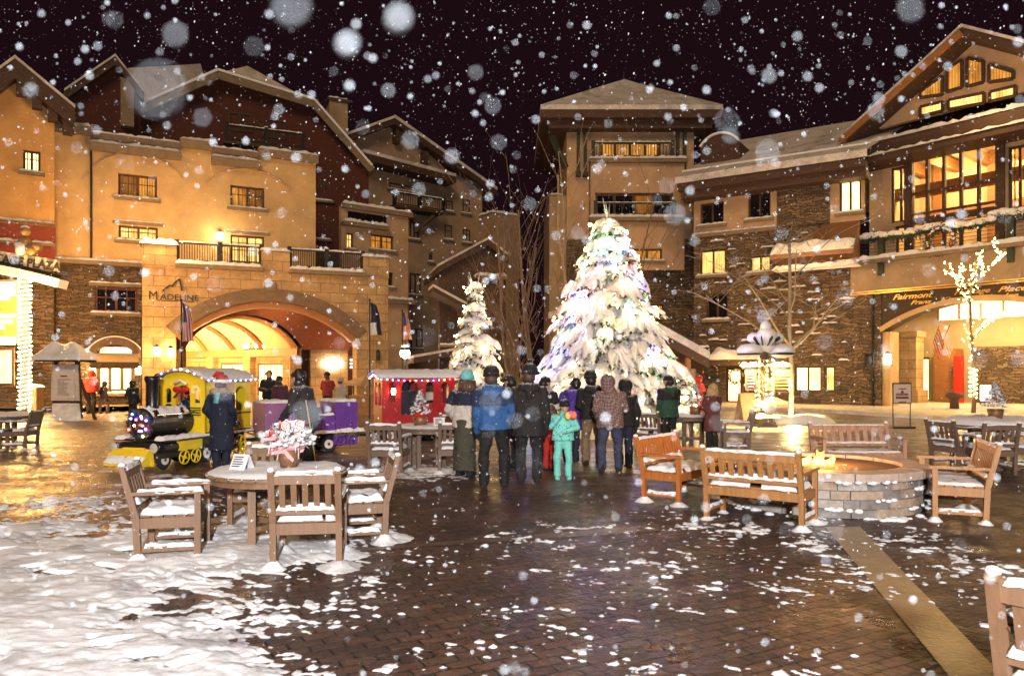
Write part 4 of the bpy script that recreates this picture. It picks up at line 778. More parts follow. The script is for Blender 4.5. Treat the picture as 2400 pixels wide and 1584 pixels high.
# ================================================================== little holiday train
yellow = simple('yellow_paint', (.85, .62, .02), .35, .08, 5, coat=.3); purple = simple('purple_paint', (.14, .045, .30), .4, .15, 5); lilac = simple('lilac_paint', (.28, .12, .26), .4, .15, 5); red = simple('red_paint', (.36, .012, .014), .35, .12, 5, coat=.3); black = simple('black_paint', (.016, .015, .016), .3, .3, 6); rubber = simple('tyre_rubber', (.02, .02, .02), .8, .2, 9); white = simple('white_paint', (.75, .72, .68), .4, .1, 8); chrome = simple('chrome', (.6, .6, .6), .15, .1, 5, metal=1); greyroof = simple('grey_roof', (.16, .16, .17), .6, .3, 5)
def panel(q, ax, at_, th, a0, a1, z0, z1, holes):
    """an upright panel with round-headed openings; ax is the thickness axis"""
    xs = {a0, a1}
    for (b0, b1, c0, c1, rr) in holes:
        for k in range(9): xs.add(b0 + (b1 - b0) * k / 8)
    xs = sorted(xs)
    def top(h, x):
        b0, b1, c0, c1, rr = h; hw = (b1 - b0) / 2; t = (x - b0 - hw) / hw; return c1 - rr + rr * math.sqrt(max(0, 1 - t * t))
    for xa, xb in zip(xs, xs[1:]):
        h = next((h for h in holes if h[0] < (xa + xb) / 2 < h[1]), None); seg = [(z0, z0, z1, z1)] if h is None else [(z0, z0, h[2], h[2]), (top(h, xa), top(h, xb), z1, z1)]
        for za, zb, zc, zd in seg:
            if zc - min(za, zb) < .004: continue
            q.prism([(xa, za), (xb, zb), (xb, zc), (xa, zd)], at_, at_ + th, ax)
def torus(q, c, r, t, ax='y', n=20, m=6):
    pts = []
    for k in range(n + 1): a = 2 * PI * k / n; pts.append((c[0] + r * math.cos(a), c[1], c[2] + r * math.sin(a)) if ax == 'y' else (c[0], c[1] + r * math.cos(a), c[2] + r * math.sin(a)))
    return q.tube(pts, t, m, False)
def spoke_wheel(par, c, r, n, mat):
    q = MB(); torus(q, c, r, r * .1); q.tube([(c[0], c[1] - .03, c[2]), (c[0], c[1] + .03, c[2])], r * .24, 10)
    for k in range(n): a = 2 * PI * k / n + .4; q.beam(c, (c[0] + r * math.cos(a), c[1], c[2] + r * math.sin(a)), r * .13, .03, up=(0, 1, 0))
    return q.build('wheel', mat, par)
def tyre(par, c, r, w):
    q = MB(); torus(q, c, r - w * .4, w * .45); q.tube([(c[0], c[1] - w * .3, c[2]), (c[0], c[1] + w * .3, c[2])], r - w * .5, 16); o = q.build('wheel', rubber, par); q = MB(); s = 1
    q.tube([(c[0], c[1] - w * .38, c[2]), (c[0], c[1] + w * .38, c[2])], r * .52, 14); h = q.build('rim', white, o); q = MB(); q.tube([(c[0], c[1] - w * .46, c[2]), (c[0], c[1] + w * .46, c[2])], r * .17, 8); q.build('hub', red, o); return o
def roofcap(par, x0, x1, hw, z, rise, mat, snowm, n=10):
    top = [(hw * (-1 + 2 * k / n), z + rise * (1 - (-1 + 2 * k / n) ** 2)) for k in range(n + 1)]; q = MB(); q.prism(top + [(y, zz - .035) for y, zz in top[::-1]], x0, x1, 'x'); o = q.build('roof', mat, par)
    q = MB(); q.pad(x0 - .02, x1 + .02, -hw - .02, hw + .02, z, .045, seed=hw * 7 + x0, res=.07, fz=lambda x, y: z + rise * max(0, 1 - (y / hw) ** 2)); q.build('snow_cap', M['snow'], o, True); return o
def fairy(par, pts, r=.013, seed=1, n=9):
    rnd = random.Random(seed); q = MB()
    for p0, p1 in zip(pts, pts[1:]):
        p0, p1 = Vector(p0), Vector(p1); q.mat(0).tube([p0, (p0 + p1) / 2 - Vector((0, 0, .02)), p1], .004, 3, False); k = max(2, int((p1 - p0).length / .14))
        for i in range(k): q.mat(1 + rnd.randrange(4)); q.ball(p0.lerp(p1, (i + .5) / k) - Vector((0, 0, .02)), r, 6, 4)
    return q.build('fairy_lights', [cable, DIM['warm'], DIM['blue'], DIM['red'], DIM['pink']], par)
lc = thing('miniature_locomotive', 'yellow and black miniature holiday locomotive with arched cab windows', 'train', (-6.31, 14.36, 0), math.atan2(-.954, -.30), 'little holiday train')
q = MB(); q.box(-1.32, 1.12, -.36, .36, .2, .5); q.box(1.12, 1.2, -.42, .42, .3, .48); q.build('chassis', black, lc)
q = MB(); q.box(-1.42, 1.12, -.56, .56, .52, .56); q.mat(1).pad(-1.42, 1.14, .30, .58, .56, .06, seed=3, res=.05); q.pad(.0, 1.14, -.58, -.30, .56, .06, seed=4, res=.05); q.build('running_board', [black, M['snow']], lc)
for s in (-1, 1):
    y = s * .52 - .015; q = MB(); panel(q, 'y', y, .03, -1.3, .03, .57, 1.6, [(-1.16, -.80, .98, 1.46, .18), (-.66, -.10, .60, 1.50, .26)]); q.build('cab_side', yellow, lc)
q = MB(); panel(q, 'x', .0, .03, -.535, .535, .57, 1.6, [(-.40, -.27, 1.16, 1.44, .06), (-.17, .17, .98, 1.5, .16), (.27, .40, 1.16, 1.44, .06)]); pr = [(-.535, 1.6), (.535, 1.6)] + [(.535 - 1.07 * k / 8, 1.6 + .2 * (1 - (1 - 2 * k / 8) ** 2)) for k in range(1, 8)]; q.prism(pr, 0, .03, 'x'); q.build('cab_front', yellow, lc)
q = MB(); panel(q, 'x', -1.3, .03, -.5, .5, .57, 1.6, [(-.2, .2, 1.0, 1.5, .18)]); q.build('cab_back', yellow, lc); roofcap(lc, -1.42, .16, .64, 1.61, .19, greyroof, M['snow'])
q = MB(); q.tube([(.03, 0, .82), (1.06, 0, .82)], .265, 22); torus(q, (1.06, 0, .82), .262, .028, 'x', 22); q.mat(1).pad(.06, 1.06, -.24, .24, 1.1, .06, seed=6, res=.04, fz=lambda x, y: .82 + math.sqrt(max(0, .0702 - y * y)) - .008, holes=.16); q.build('boiler', [black, M['snow']], lc, False)
q = MB(); q.lathe([(.125, 1.05), (.11, 1.14), (.11, 1.56), (.135, 1.6), (.135, 1.68), (.10, 1.68)], (.80, 0, 0), 16); q.build('smokestack', chrome if False else black, lc, True)
q = MB(); q.lathe([(.07, 1.06), (.07, 1.12), (.03, 1.16)], (.4, 0, 0), 12); q.build('steam_dome', black, lc, True)
rnd = random.Random(2); q = MB()
for k in range(170): a = rnd.uniform(0, 2 * PI); p = Vector((1.10, .25 * math.cos(a) * rnd.uniform(.8, 1.1), .82 + .25 * math.sin(a) * rnd.uniform(.8, 1.1))); d = Vector((rnd.uniform(.1, .5), rnd.gauss(0, .7), rnd.gauss(0, .7))).normalized() * .1; n_ = Vector((0, .012, .012)); q.add([p - n_, p + n_, p + d], [(0, 1, 2)])
for k in range(14): a = rnd.uniform(0, 2 * PI); q.mat(1 + k % 4); rr = rnd.uniform(.08, .25); q.ball((1.13, rr * math.cos(a), .82 + rr * math.sin(a)), .02, 6, 4)
q.build('front_garland', [needle, DIM['blue'], DIM['red'], DIM['warm'], DIM['blue']], lc)
q = MB(); q.prism([(-.42, .1), (.42, .1), (.40, .34), (.2, .42), (-.2, .42), (-.40, .34)], 1.2, 1.26, 'x'); pc = [(1.23, .12), (1.50, .12), (1.48, .19), (1.30, .38), (1.23, .4)]; q.prism(pc, -.40, .40, 'y'); q.mat(1).pad(1.38, 1.51, -.41, .41, .18, .03, seed=8, res=.05, fz=lambda x, y: .40 - (x - 1.26) * .86, holes=.1); q.build('cow_catcher', [yellow, M['snow']], lc)
for s in (-1, 1):
    q = MB(); q.box(.12, .72, s * .5 - .03, s * .5 + .03, .33, .5); q.build('side_box', yellow, lc); spoke_wheel(lc, (.28, s * .52, .2), .125, 4, yellow); spoke_wheel(lc, (.58, s * .52, .2), .125, 4, yellow); spoke_wheel(lc, (-1.0, s * .5, .28), .2, 8, yellow)
    q = MB(); q.lathe([(.02, 0), (.085, .03), (.09, .1)], (0, 0, 0), 14); o = q.build('headlight', chrome, lc, True); o.location = (1.14, s * .44, .42); o.rotation_euler = (0, PI / 2, 0); q = MB(); q.lathe([(.085, .1), (.0, .115)], (0, 0, 0), 14); q.build('lens', simple('lamp_lens_%d' % s, (.5, .48, .42), .1, .1, 9), o)
    tyre(lc, (-.2, s * .32, .19), .19, .13); tyre(lc, (.86, s * .3, .17), .17, .12)
for s in (-1, 1):
    q = MB(); q.tube([(.05, s * .28, 1.0), (.3, s * .29, .98), (1.0, s * .29, .98)], .012, 6)
    for xx in (.1, .5, .95): q.tube([(xx, s * .25, .94), (xx, s * .29, .98)], .008, 5)
    q.build('handrail', chrome, lc); q = MB(); q.tube([(.62, s * .44, .40), (1.08, s * .44, .40)], .09, 14); q.build('cylinder', black, lc); q = MB()
    for z_ in (.60, .93, 1.585): q.box(-1.3, .03, s * .537 - .004, s * .537 + .004, z_ - .012, z_ + .012)
    for k in range(14): q.ball((-1.26 + k * .097, s * .54, .66), .009, 5, 4)
    q.build('trim_strip', black, lc)
fairy(lc, [(.17, -.62, 1.62), (.17, -.3, 1.78), (.17, 0, 1.84), (.17, .3, 1.78), (.17, .64, 1.62), (-.6, .65, 1.6), (-1.4, .65, 1.62)], .016, 3)
q = MB()
for s in (-1, 1): q.ball((.08, s * .1, 1.42), .1, 8, 6, sx=.4, sz=.6); q.beam((.08, 0, 1.42), (.08, s * .16, 1.26), .05, .02)
q.ball((.1, 0, 1.42), .04, 6, 5); q.mat(1).tube([(.09, -.14, 1.52), (.09, 0, 1.6), (.09, .14, 1.52)], .03, 6); q.build('bow', [berry, white], lc, True)
q = MB()
for k in range(4): q.box(.03, .09, .02, .42, .93 + k * .045, .945 + k * .045)
q.build('brass_horn', black, lc)
wg = thing('miniature_wagon', 'purple open wagon of the little train with high ends', 'train', (gx(716, 16.3), 16.3, 0), math.atan2(-.55, -.83), 'little holiday train')
q = MB(); q.box(-1.0, 1.0, -.34, .34, .3, .46); q.beam((1.0, 0, .34), (1.7, 0, .34), .08, .08); q.beam((-1.0, 0, .34), (-1.5, 0, .34), .08, .08); q.build('chassis', black, wg)
for x0, x1, m_ in ((.45, 1.0, lilac), (-1.0, -.5, purple)):
    q = MB(); q.box(x0, x1, -.5, .5, .46, 1.12); q.mat(1).pad(x0 - .02, x1 + .02, -.52, .52, 1.12, .05, seed=x0, res=.06); q.build('seat_box', [m_, M['snow']], wg)
q = MB(); q.box(-.5, .45, -.5, -.46, .46, .95); q.box(-.5, .45, -.46, .46, .46, .5); q.box(.1, .45, .46, .5, .46, .98); q.build('side_panel', purple, wg)
q = MB(); q.box(-.48, -.02, .47, .51, .46, .84); q.mat(1).pad(-.48, -.02, .44, .54, .84, .06, seed=2, res=.04); q.build('door', [purple, M['snow']], wg)
q = MB(); q.box(-1.1, 1.1, -.58, .58, .42, .46); q.mat(1).pad(-1.12, 1.1, .46, .6, .46, .05, seed=5, res=.05); q.build('running_board', [black, M['snow']], wg)
for x in (-.88, -.6):
    for s in (-1, 1):
        q = MB(); torus(q, (x, s * .5, .28), .1, .03, 'y', 14); q.ball((x, s * .5, .28), .05, 6, 4); q.box(x - .13, x + .13, s * .44 - .02, s * .44 + .02, .18, .42); q.build('mock_wheel', purple, wg)
for s in (-1, 1): tyre(wg, (.15, s * .45, .19), .19, .13); tyre(wg, (-.4, s * .3, .19), .19, .13)
rnd = random.Random(9); q = MB()
for k in range(260): p = Vector((rnd.uniform(-1.15, -.45), .58 + rnd.gauss(0, .03), .44 + rnd.gauss(0, .03))); d = Vector((rnd.gauss(0, 1), rnd.gauss(0, 1), rnd.gauss(-.2, 1))).normalized() * .07; q.add([p, p + Vector((.012, 0, .01)), p + d], [(0, 1, 2)])
q.mat(1); q.pad(-1.15, -.45, .5, .64, .47, .1, seed=4, res=.05); q.build('tinsel_garland', [simple('gold_tinsel', (.5, .36, .08), .3, .3, 9, metal=.5), M['snow']], wg)
cb = thing('miniature_caboose', 'red miniature caboose with tall arched windows and snowy roof', 'train', (gx(965, 18.8), 19.0, 0), math.atan2(-.36, -.93), 'little holiday train')
q = MB(); q.box(-1.1, 1.1, -.36, .36, .2, .44); q.build('chassis', black, cb)
for s in (-1, 1):
    q = MB(); panel(q, 'y', s * .52 - .015, .03, -.92, .86, .44, 1.62, [(-.80, -.60, .98, 1.48, .08), (-.40, -.2, .98, 1.5, .09), (-.02, .42, .70, 1.55, .2), (.56, .72, 1.0, 1.5, .07)]); q.build('side_wall', red, cb)
for x, hs in ((.86, [(-.4, -.05, .92, 1.5, .16), (.05, .4, .92, 1.5, .16)]), (-.95, [(-.2, .2, .6, 1.5, .18)])): q = MB(); panel(q, 'x', x, .03, -.535, .535, .44, 1.62, hs); q.build('end_wall', red, cb)
roofcap(cb, -1.08, 1.02, .62, 1.63, .16, greyroof, M['snow']); fairy(cb, [(-1.0, .64, 1.6), (-.3, .65, 1.56), (.3, .65, 1.56), (1.0, .64, 1.6), (1.0, 0, 1.72), (1.0, -.6, 1.6)], .016, 5)
q = MB(); q.box(-1.2, 1.1, -.56, .56, .4, .44); q.mat(1).pad(-1.2, 1.1, .5, .6, .44, .06, seed=7, res=.06); q.build('running_board', [black, M['snow']], cb)
for x in (-.75, .65):
    for s in (-1, 1): tyre(cb, (x, s * .36, .19), .19, .13)
q = MB(); q.lathe([(.045, 0), (.055, .1), (.03, .17)], (.62, .58, 1.2), 8); q.mat(1); q.box(.60, .64, .54, .60, 1.37, 1.41); q.lathe([(.06, 1.36 - 1.2), (.02, .22)], (.62, .58, 1.2), 8); q.build('lantern', [M['lamp'], M['iron']], cb)
# ================================================================== chairs, benches, tables
cw = planked('brown_slats', (.165, .092, .05), .1, 2, .55, .3); teak = planked('teak', (.33, .155, .05), .1, 2, .5, .35); teak_red = planked('reddish_teak', (.38, .125, .03), .1, 2, .5, .35); dk = planked('weathered_slats', (.13, .086, .062), .1, 2, .6, .35)
def seat_furniture(name, label, cat, wd, mat, ns, seed, snow=1.0, group=None, dep=.56, hb=.90, seath=.42, flare=False, armcap=True):
    """armchair or bench, front towards +y; parts: legs, seat, seat frame, backrest, arms, stretchers, settled snow"""
    t = thing(name, label, cat, (0, 0, 0), 0, group); h = wd / 2; y0, y1 = -dep / 2, dep / 2; sl = .12
    for s in (-1, 1):
        x = s * (h - .03); q = MB(); q.beam((x, y0 + .02, 0), (x, y0, seath), .055, .06, up=(0, 1, 0)); q.beam((x, y0, seath - .004), (x, y0 - sl, hb - .02), .055, .058, up=(0, 1, 0), w1=.055, h1=.045); q.tube([(x - .027, y0 - sl, hb - .03), (x + .027, y0 - sl, hb - .03)], .026, 10); q.build('leg', mat, t)
        q = MB(); q.beam((x, y1 - .03, 0), (x, y1 - .03, .62), .055, .055, up=(0, 1, 0)); q.build('leg', mat, t)
        q = MB(); q.prism([(y0 - .02, .62), (y1 - .04, .622), (y1 + .03, .615), (y1 + .03, .648), (y1 - .04, .656), (y0 - .06, .652)], x - .04, x + .04, 'x'); q.build('arm', mat, t)
        q = MB(); q.beam((x, y0 + .05, .12), (x, y1 - .05, .12), .03, .05); q.build('stretcher', mat, t)
    q = MB(); q.box(-h + .05, h - .05, y0 - .01, y0 + .015, seath - .11, seath - .01); q.box(-h + .05, h - .05, y1 - .045, y1 - .02, seath - .11, seath - .01)
    for s in (-1, 1): x = s * (h - .03); q.box(x - .014, x + .014, y0 + .03, y1 - .05, seath - .11, seath - .012)
    q.build('seat_frame', mat, t)
    q = MB(); n = 5; cz = lambda y: seath + .018 - .02 * math.sin(PI * (y - y0) / dep)
    for k in range(n): ya = y0 + .03 + (dep - .05) * k / n; yb = ya + (dep - .05) / n - .012; q.box(-h + .055, h - .055, ya, yb, cz((ya + yb) / 2) - .02, cz((ya + yb) / 2))
    q.build('seat', mat, t)
    yb_ = lambda z: y0 - sl * (z - seath) / (hb - seath); q = MB(); zt, zl = hb - .10, seath + .10
    q.beam((-h + .055, yb_(zt + .02), zt + .02), (h - .055, yb_(zt + .02), zt + .02), .03, .10); q.beam((-h + .055, yb_(zl), zl), (h - .055, yb_(zl), zl), .03, .06)
    for k in range(ns): x = -h + .07 + (wd - .14) * (k + .5) / ns; q.beam((x, yb_(zl + .03), zl + .028), (x, yb_(zt - .03), zt - .028), (wd - .14) / ns * .52, .018, up=(0, 1, 0))
    q.build('backrest', mat, t)
    if snow:
        q = MB(); q.pad(-h + .06, h - .06, y0 + .015, y1 - .015, seath + .02, .052 * snow, seed, .03, holes=.08); q.pad(-h + .06, h - .06, yb_(zl) - .035, yb_(zl) + .05, zl + .03, .055 * snow, seed + 3, .022)
        q.pad(-h + .06, h - .06, yb_(zt) - .03, yb_(zt) + .02, zt + .068, .028 * snow, seed + 5, .02)
        for s in (-1, 1):
            if armcap: q.pad(s * (h - .03) - .042, s * (h - .03) + .042, y0 + .0, y1 + .02, .655, .032 * snow, seed + s, .022)
            q.pad(s * (h - .03) - .02, s * (h - .03) + .02, y0 + .06, y1 - .06, .146, .04 * snow, seed + s * 2, .02)
            q.ball((s * (h - .03), y0 - sl, hb), .034, 8, 5, sz=.7)
        q.build('snow_cap', M['snow'], t, True)
    for s in (-1, 1):
        for yy in (y0 + .02, y1 - .03): LEGS.append((t, s * (h - .03), yy))
    return t
LEGS = []; HEAPS = []
def place(o, x, y, facing, label=None, group=None):
    """facing: heading in degrees of the seat's front, 0 = +x, 90 = away from the camera"""
    o.location = (x, y, 0); o.rotation_euler = (0, 0, math.radians(facing - 90))
    if label: o['label'] = label
    if group: o['group'] = group
    return o
GN = 'armchairs round the near snowy table'
c1 = place(seat_furniture('garden_armchair', 'brown slatted armchair with its back to us in front of the near table', 'armchair', .63, cw, 5, 1, 1.1, GN), -1.87, 6.92, 98)
c2 = place(seat_furniture('garden_armchair', 'brown slatted armchair at the left of the near table, sideways with snowy arms', 'armchair', .63, cw, 5, 21, 1.2, GN), -3.25, 7.20, 14)
c3 = place(seat_furniture('garden_armchair', 'brown slatted armchair at the right of the near table, snow heaped on its leaning back', 'armchair', .63, cw, 5, 41, 1.3, GN), -1.64, 7.86, 196)
c4 = place(seat_furniture('garden_armchair', 'brown slatted armchair facing us from behind the near table, half hidden by the planter', 'armchair', .63, cw, 5, 61, 1.1, GN), -2.85, 8.55, 272)
c5 = place(seat_furniture('garden_armchair', 'brown armchair cut off by the bottom right corner, snow on its post', 'armchair', .63, cw, 5, 71, 1.2), 2.55, 3.22, 38)
GM = 'armchairs round the middle table'
m1 = place(seat_furniture('garden_armchair', 'dark brown armchair with snowy back rail left of the middle table', 'armchair', .62, dk, 5, 81, 1.2, GM), -2.12, 13.0, 82)
m2 = place(seat_furniture('garden_armchair', 'dark brown armchair under the right side of the middle table beside the olive skirt', 'armchair', .62, dk, 5, 91, 1.2, GM), -1.02, 13.15, 100)
m3 = place(seat_furniture('garden_armchair', 'dark brown armchair behind the middle table before the red caboose', 'armchair', .62, dk, 5, 95, 1.0, GM), -1.2, 14.9, 268)
GR = 'armchairs round the far right table'
r1 = place(seat_furniture('garden_armchair', 'dark armchair seen sideways left of the far right snowy table', 'armchair', .62, dk, 5, 101, 1.0, GR), gx(2240, 13.6), 13.6, 20)
r2 = place(seat_furniture('garden_armchair', 'dark armchair with its back to us at the far right snowy table', 'armchair', .62, dk, 5, 105, 1.0, GR), gx(2318, 13.0), 13.0, 85)
r3 = place(seat_furniture('garden_armchair', 'dark armchair cut off by the right edge behind the fire pit', 'armchair', .62, dk, 5, 108, 1.0, GR), gx(2398, 13.3), 13.3, 130)
GB = 'armchairs by the table behind the fire pit bench'
b1 = place(seat_furniture('garden_armchair', 'dark armchair beside the maroon coat, facing left over the gold lit paving', 'armchair', .60, dk, 6, 111, 1.0, GB), gx(1722, 16.6), 16.6, 172)
b2 = place(seat_furniture('garden_armchair', 'dark armchair between the lit spruce and the man in the green jacket', 'armchair', .60, dk, 5, 115, 1.0, GB), gx(1532, 16.2), 16.4, 60)
l1 = place(seat_furniture('garden_armchair', 'dark armchair at the left edge beside the lit sign pole', 'armchair', .62, dk, 6, 118, .8), gx(44, 17.0), 17.0, 188)
GF = 'benches round the fire pit'
f1 = place(seat_furniture('garden_bench', 'orange teak bench left of the fire pit, its seat heaped with snow', 'bench', 1.2, teak_red, 13, 121, 1.2, GF, hb=.88, armcap=False), 2.36, 10.38, -40)
f2 = place(seat_furniture('garden_bench', 'golden teak bench with its back to us in front of the fire pit', 'bench', 1.16, teak, 9, 131, 1.1, GF, hb=.88, armcap=False), 2.92, 8.78, 53)
f3 = place(seat_furniture('garden_bench', 'frosted reddish bench behind the fire pit facing us', 'bench', 1.36, planked('frosted_teak', (.33, .19, .13), .1, 2, .6, .5), 9, 141, .3, GF, hb=.88, armcap=False), gx(2010, 12.55), 12.55, 268)
f4 = place(seat_furniture('garden_bench', 'teak bench on the right of the fire pit, its seat slats showing through snow', 'bench', 1.22, teak, 12, 151, .55, GF, hb=.93, armcap=False), 5.42, 9.22, 158)
bpy.context.view_layer.update()
for t, x, y in LEGS:
    p = t.matrix_world @ Vector((x, y, 0)); near = p.y < 9 and p.x < 0; HEAPS.append((p.x, p.y, R.uniform(.10, .2) if near else R.uniform(.06, .12), R.uniform(.05, .11) if near else R.uniform(.04, .08)))
for k in range(10): HEAPS.append((R.uniform(-3.4, -1.2), R.uniform(6.8, 8.4), R.uniform(.12, .35), R.uniform(.03, .08)))
def table(label, x, y, r, mat, seed, snow=.07, group=None, h=.74, legs=4):
    t = thing('round_table', label, 'table', (x, y, 0), .3, group); q = MB(); n = 11
    for k in range(n):
        a = -r + 2 * r * k / n; b = a + 2 * r / n - .008; pts = []
        for xx in (a, b): pts.append((xx, math.sqrt(max(.0004, r * r - xx * xx))))
        m_ = (a + b) / 2; pm = math.sqrt(max(.0004, r * r - m_ * m_)); q.prism([(a, -pts[0][1]), (m_, -pm), (b, -pts[1][1]), (b, pts[1][1]), (m_, pm), (a, pts[0][1])], h - .035, h, 'z')
    q.build('table_top', mat, t); q = MB(); q.lathe([(r * .93, h - .10), (r * .93, h - .036), (r * .88, h - .036), (r * .88, h - .10), (r * .93, h - .10)], (0, 0, 0), 36); q.build('apron', mat, t)
    for k in range(legs): a = PI / 4 + k * PI / 2; c = (math.cos(a) * r * .5, math.sin(a) * r * .5); q = MB(); q.beam((*c, 0), (*c, h - .10), .075, .075); q.build('leg', mat, t)
    q = MB()
    for k in range(2): a = PI / 4 + k * PI / 2; d = Vector((math.cos(a), math.sin(a), 0)) * r * .5; q.beam(-d + Vector((0, 0, .18 + k * .03)), d + Vector((0, 0, .18 + k * .03)), .05, .06); q.beam(-d + Vector((0, 0, h - .14)), d + Vector((0, 0, h - .14)), .05, .06)
    q.build('brace', mat, t); q = MB(); q.disc_pad((0, 0, h), r * 1.0, snow, seed); q.build('snow_cap', M['snow'], t, True); return t
table('large round brown table with snow covered top in front of the yellow locomotive', -2.42, 7.72, .70, cw, 2, .05)
table('round dark table with snowy rim between the red caboose and its chairs', gx(1005, 13.9), 13.9, .66, dk, 5, .05)
table('round dark table behind the man in the green jacket', gx(1612, 17.4), 17.4, .65, dk, 6, .05)
table('round dark table under a deep snow slab at the far right', gx(2345, 14.6), 14.6, 1.0, dk, 7, .16)
table('round dark table cut off by the left edge beside the sign pole', gx(-2, 17.4), 17.4, .7, dk, 9, .08)
def card(label, x, y, z, rz, w=.17, seed=1):
    t = thing('table_card', label, 'card', (x, y, z), rz); q = MB(); h, d = .15, .08
    for s in (-1, 1): q.add([(-w / 2, s * d, 0), (w / 2, s * d, 0), (w / 2, 0, h), (-w / 2, 0, h), (-w / 2, s * d - s * .003, 0), (w / 2, s * d - s * .003, 0), (w / 2, -s * .003, h), (-w / 2, -s * .003, h)], [(0, 1, 2, 3), (7, 6, 5, 4), (0, 3, 7, 4), (1, 5, 6, 2)])
    q.build('folded_card', simple('card_white', (.6, .6, .64), .5, .1, 20), t); q = MB(); r_ = random.Random(seed)
    for k in range(5): zz = .03 + k * .022; yy = -d * (1 - zz / h) - .002; a = -w * .4; q.add([(a, yy, zz), (a + w * r_.uniform(.4, .8), yy, zz), (a + w * .6, yy + .004, zz + .01), (a, yy + .004, zz + .01)], [(0, 1, 2, 3)])
    q.build('print', M['ink'], t); return t
card('folded white card standing on the near snowy table', -2.72, 7.52, .775, -.35, .19); card('folded printed card on the middle table beside the potted tree', gx(1030, 13.6), 13.55, .78, .1, .2, 3)
# lollipop planter on the near table
candy_red = simple('candy_red', (.50, .015, .02), .25, .1, 9, coat=.5); candy_white = simple('candy_white', (.8, .76, .74), .3, .05, 9, coat=.5); pinkmesh = simple('pink_mesh_ribbon', (.75, .36, .38), .5, .2, 30); copper = simple('copper_pot', (.22, .115, .06), .45, .3, 7, .2, metal=.3)
def sprigs(q, n, c, r, h, rnd, up=.5, L=(.09, .18)):
    for k in range(n):
        a = rnd.uniform(0, 2 * PI); e = rnd.uniform(.0, 1.25); d0 = Vector((math.cos(a) * math.cos(e), math.sin(a) * math.cos(e), math.sin(e))); p = Vector(c) + Vector((d0.x * r * rnd.uniform(.5, 1), d0.y * r * rnd.uniform(.5, 1), d0.z * h * rnd.uniform(.4, 1)))
        for j in range(7):
            d = (d0 + Vector((rnd.gauss(0, .45), rnd.gauss(0, .45), rnd.gauss(.1, .4)))).normalized() * rnd.uniform(*L); n_ = d.cross(Vector((.3, .2, 1))).normalized() * rnd.uniform(.0035, .007); q.mat(0 if rnd.random() < .2 else 1).add([p - n_, p + n_, p + d * .6 + n_ * 1.3, p + d, p + d * .6 - n_ * 1.3], [(0, 1, 2, 3, 4)])
        if rnd.random() < .5: q.mat(1).ball(p + d0 * .05, rnd.uniform(.02, .04), 6, 4, sz=.6)
pl = thing('planter', 'copper planter of snowy fir sprigs and red swirl lollipops on the near table', 'planter', (-2.28, 7.62, .785), .2); rnd = random.Random(31)
q = MB(); q.lathe([(.10, 0), (.155, .22), (.15, .22), (.10, .02)], (0, 0, 0), 20); q.build('pot', copper, pl, True)
q = MB(); sprigs(q, 330, (0, 0, .28), .28, .27, rnd, L=(.045, .10)); q.build('sprigs', [needle, M['snow']], pl)
q = MB(); r2 = random.Random(3)
for k in range(46):
    p = Vector((r2.gauss(0, .08), -.08 + r2.gauss(0, .05), .26 + r2.gauss(0, .05))); e = p + Vector((r2.gauss(0, .1), -.05, r2.gauss(0, .05))); q.add([p, p + Vector((.02, -.02, .05)), e + Vector((.02, -.01, .04)), e], [(0, 1, 2, 3)])
q.lathe([(.12, .19), (.19, .25), (.17, .31), (.13, .28)], (0, 0, 0), 22, 1.05, 1); q.build('mesh_ribbon', pinkmesh, pl)
for i, (dx, dz, r_, rz) in enumerate(((-.03, .52, .055, .1), (.15, .53, .055, -.2), (.13, .37, .065, 0), (-.19, .43, .05, 1.1), (-.09, .36, .06, .9))):
    q = MB(); q.tube([(0, -.012, 0), (0, .012, 0)], r_, 20); q.tube([(0, 0, -r_), (0, .05, -r_ - .2)], .005, 5); o = q.build('lollipop', candy_white, pl, False); o.location = (dx, -.17 + abs(dx) * .2, dz); o.rotation_euler = (0, 0, rz)
    q = MB(); q.tube([(r_ * t * math.cos(t * 17), -.013, r_ * t * math.sin(t * 17)) for t in np.linspace(.05, 1, 50)], .0055, 5); q.tube([(r_ * math.cos(t), 0, r_ * math.sin(t)) for t in np.linspace(0, 2 * PI, 25)], .011, 5); q.build('swirl', candy_red, o)
pl.scale = (.80, .80, .82)
def potted(label, x, y, z, s, seed, potm, wrap=None):
    t = thing('potted_conifer', label, 'plant', (x, y, z), 0); rnd = random.Random(seed); q = MB(); q.lathe([(.13 * s, 0), (.16 * s, .2 * s), (.14 * s, .2 * s), (.11 * s, .05)], (0, 0, 0), 18); q.build('pot', potm, t, True); q = MB()
    for k in range(150):
        a = k / 150; r = (1 - a) * .24 * s * rnd.uniform(.7, 1.1); an = rnd.uniform(0, 6.3); p = Vector((r * math.cos(an), r * math.sin(an), (.24 + a * .5) * s))
        for j in range(5): d = Vector((math.cos(an) + rnd.gauss(0, .5), math.sin(an) + rnd.gauss(0, .5), rnd.gauss(.2, .5))).normalized() * rnd.uniform(.05, .12) * s; n_ = d.cross(Vector((.3, .2, 1))).normalized() * .012 * s; q.mat(0 if rnd.random() < .5 else 1).add([p - n_, p + n_, p + d], [(0, 1, 2)])
        if rnd.random() < .4: q.mat(1).ball(p, .035 * s, 6, 4, sz=.6)
    q.build('foliage', [needle, M['snow']], t)
    if wrap: q = MB(); q.lathe([(.15 * s, .17 * s), (.2 * s, .22 * s), (.17 * s, .27 * s), (.13 * s, .25 * s)], (0, 0, 0), 16); q.build('ribbon', wrap, t)
    return t
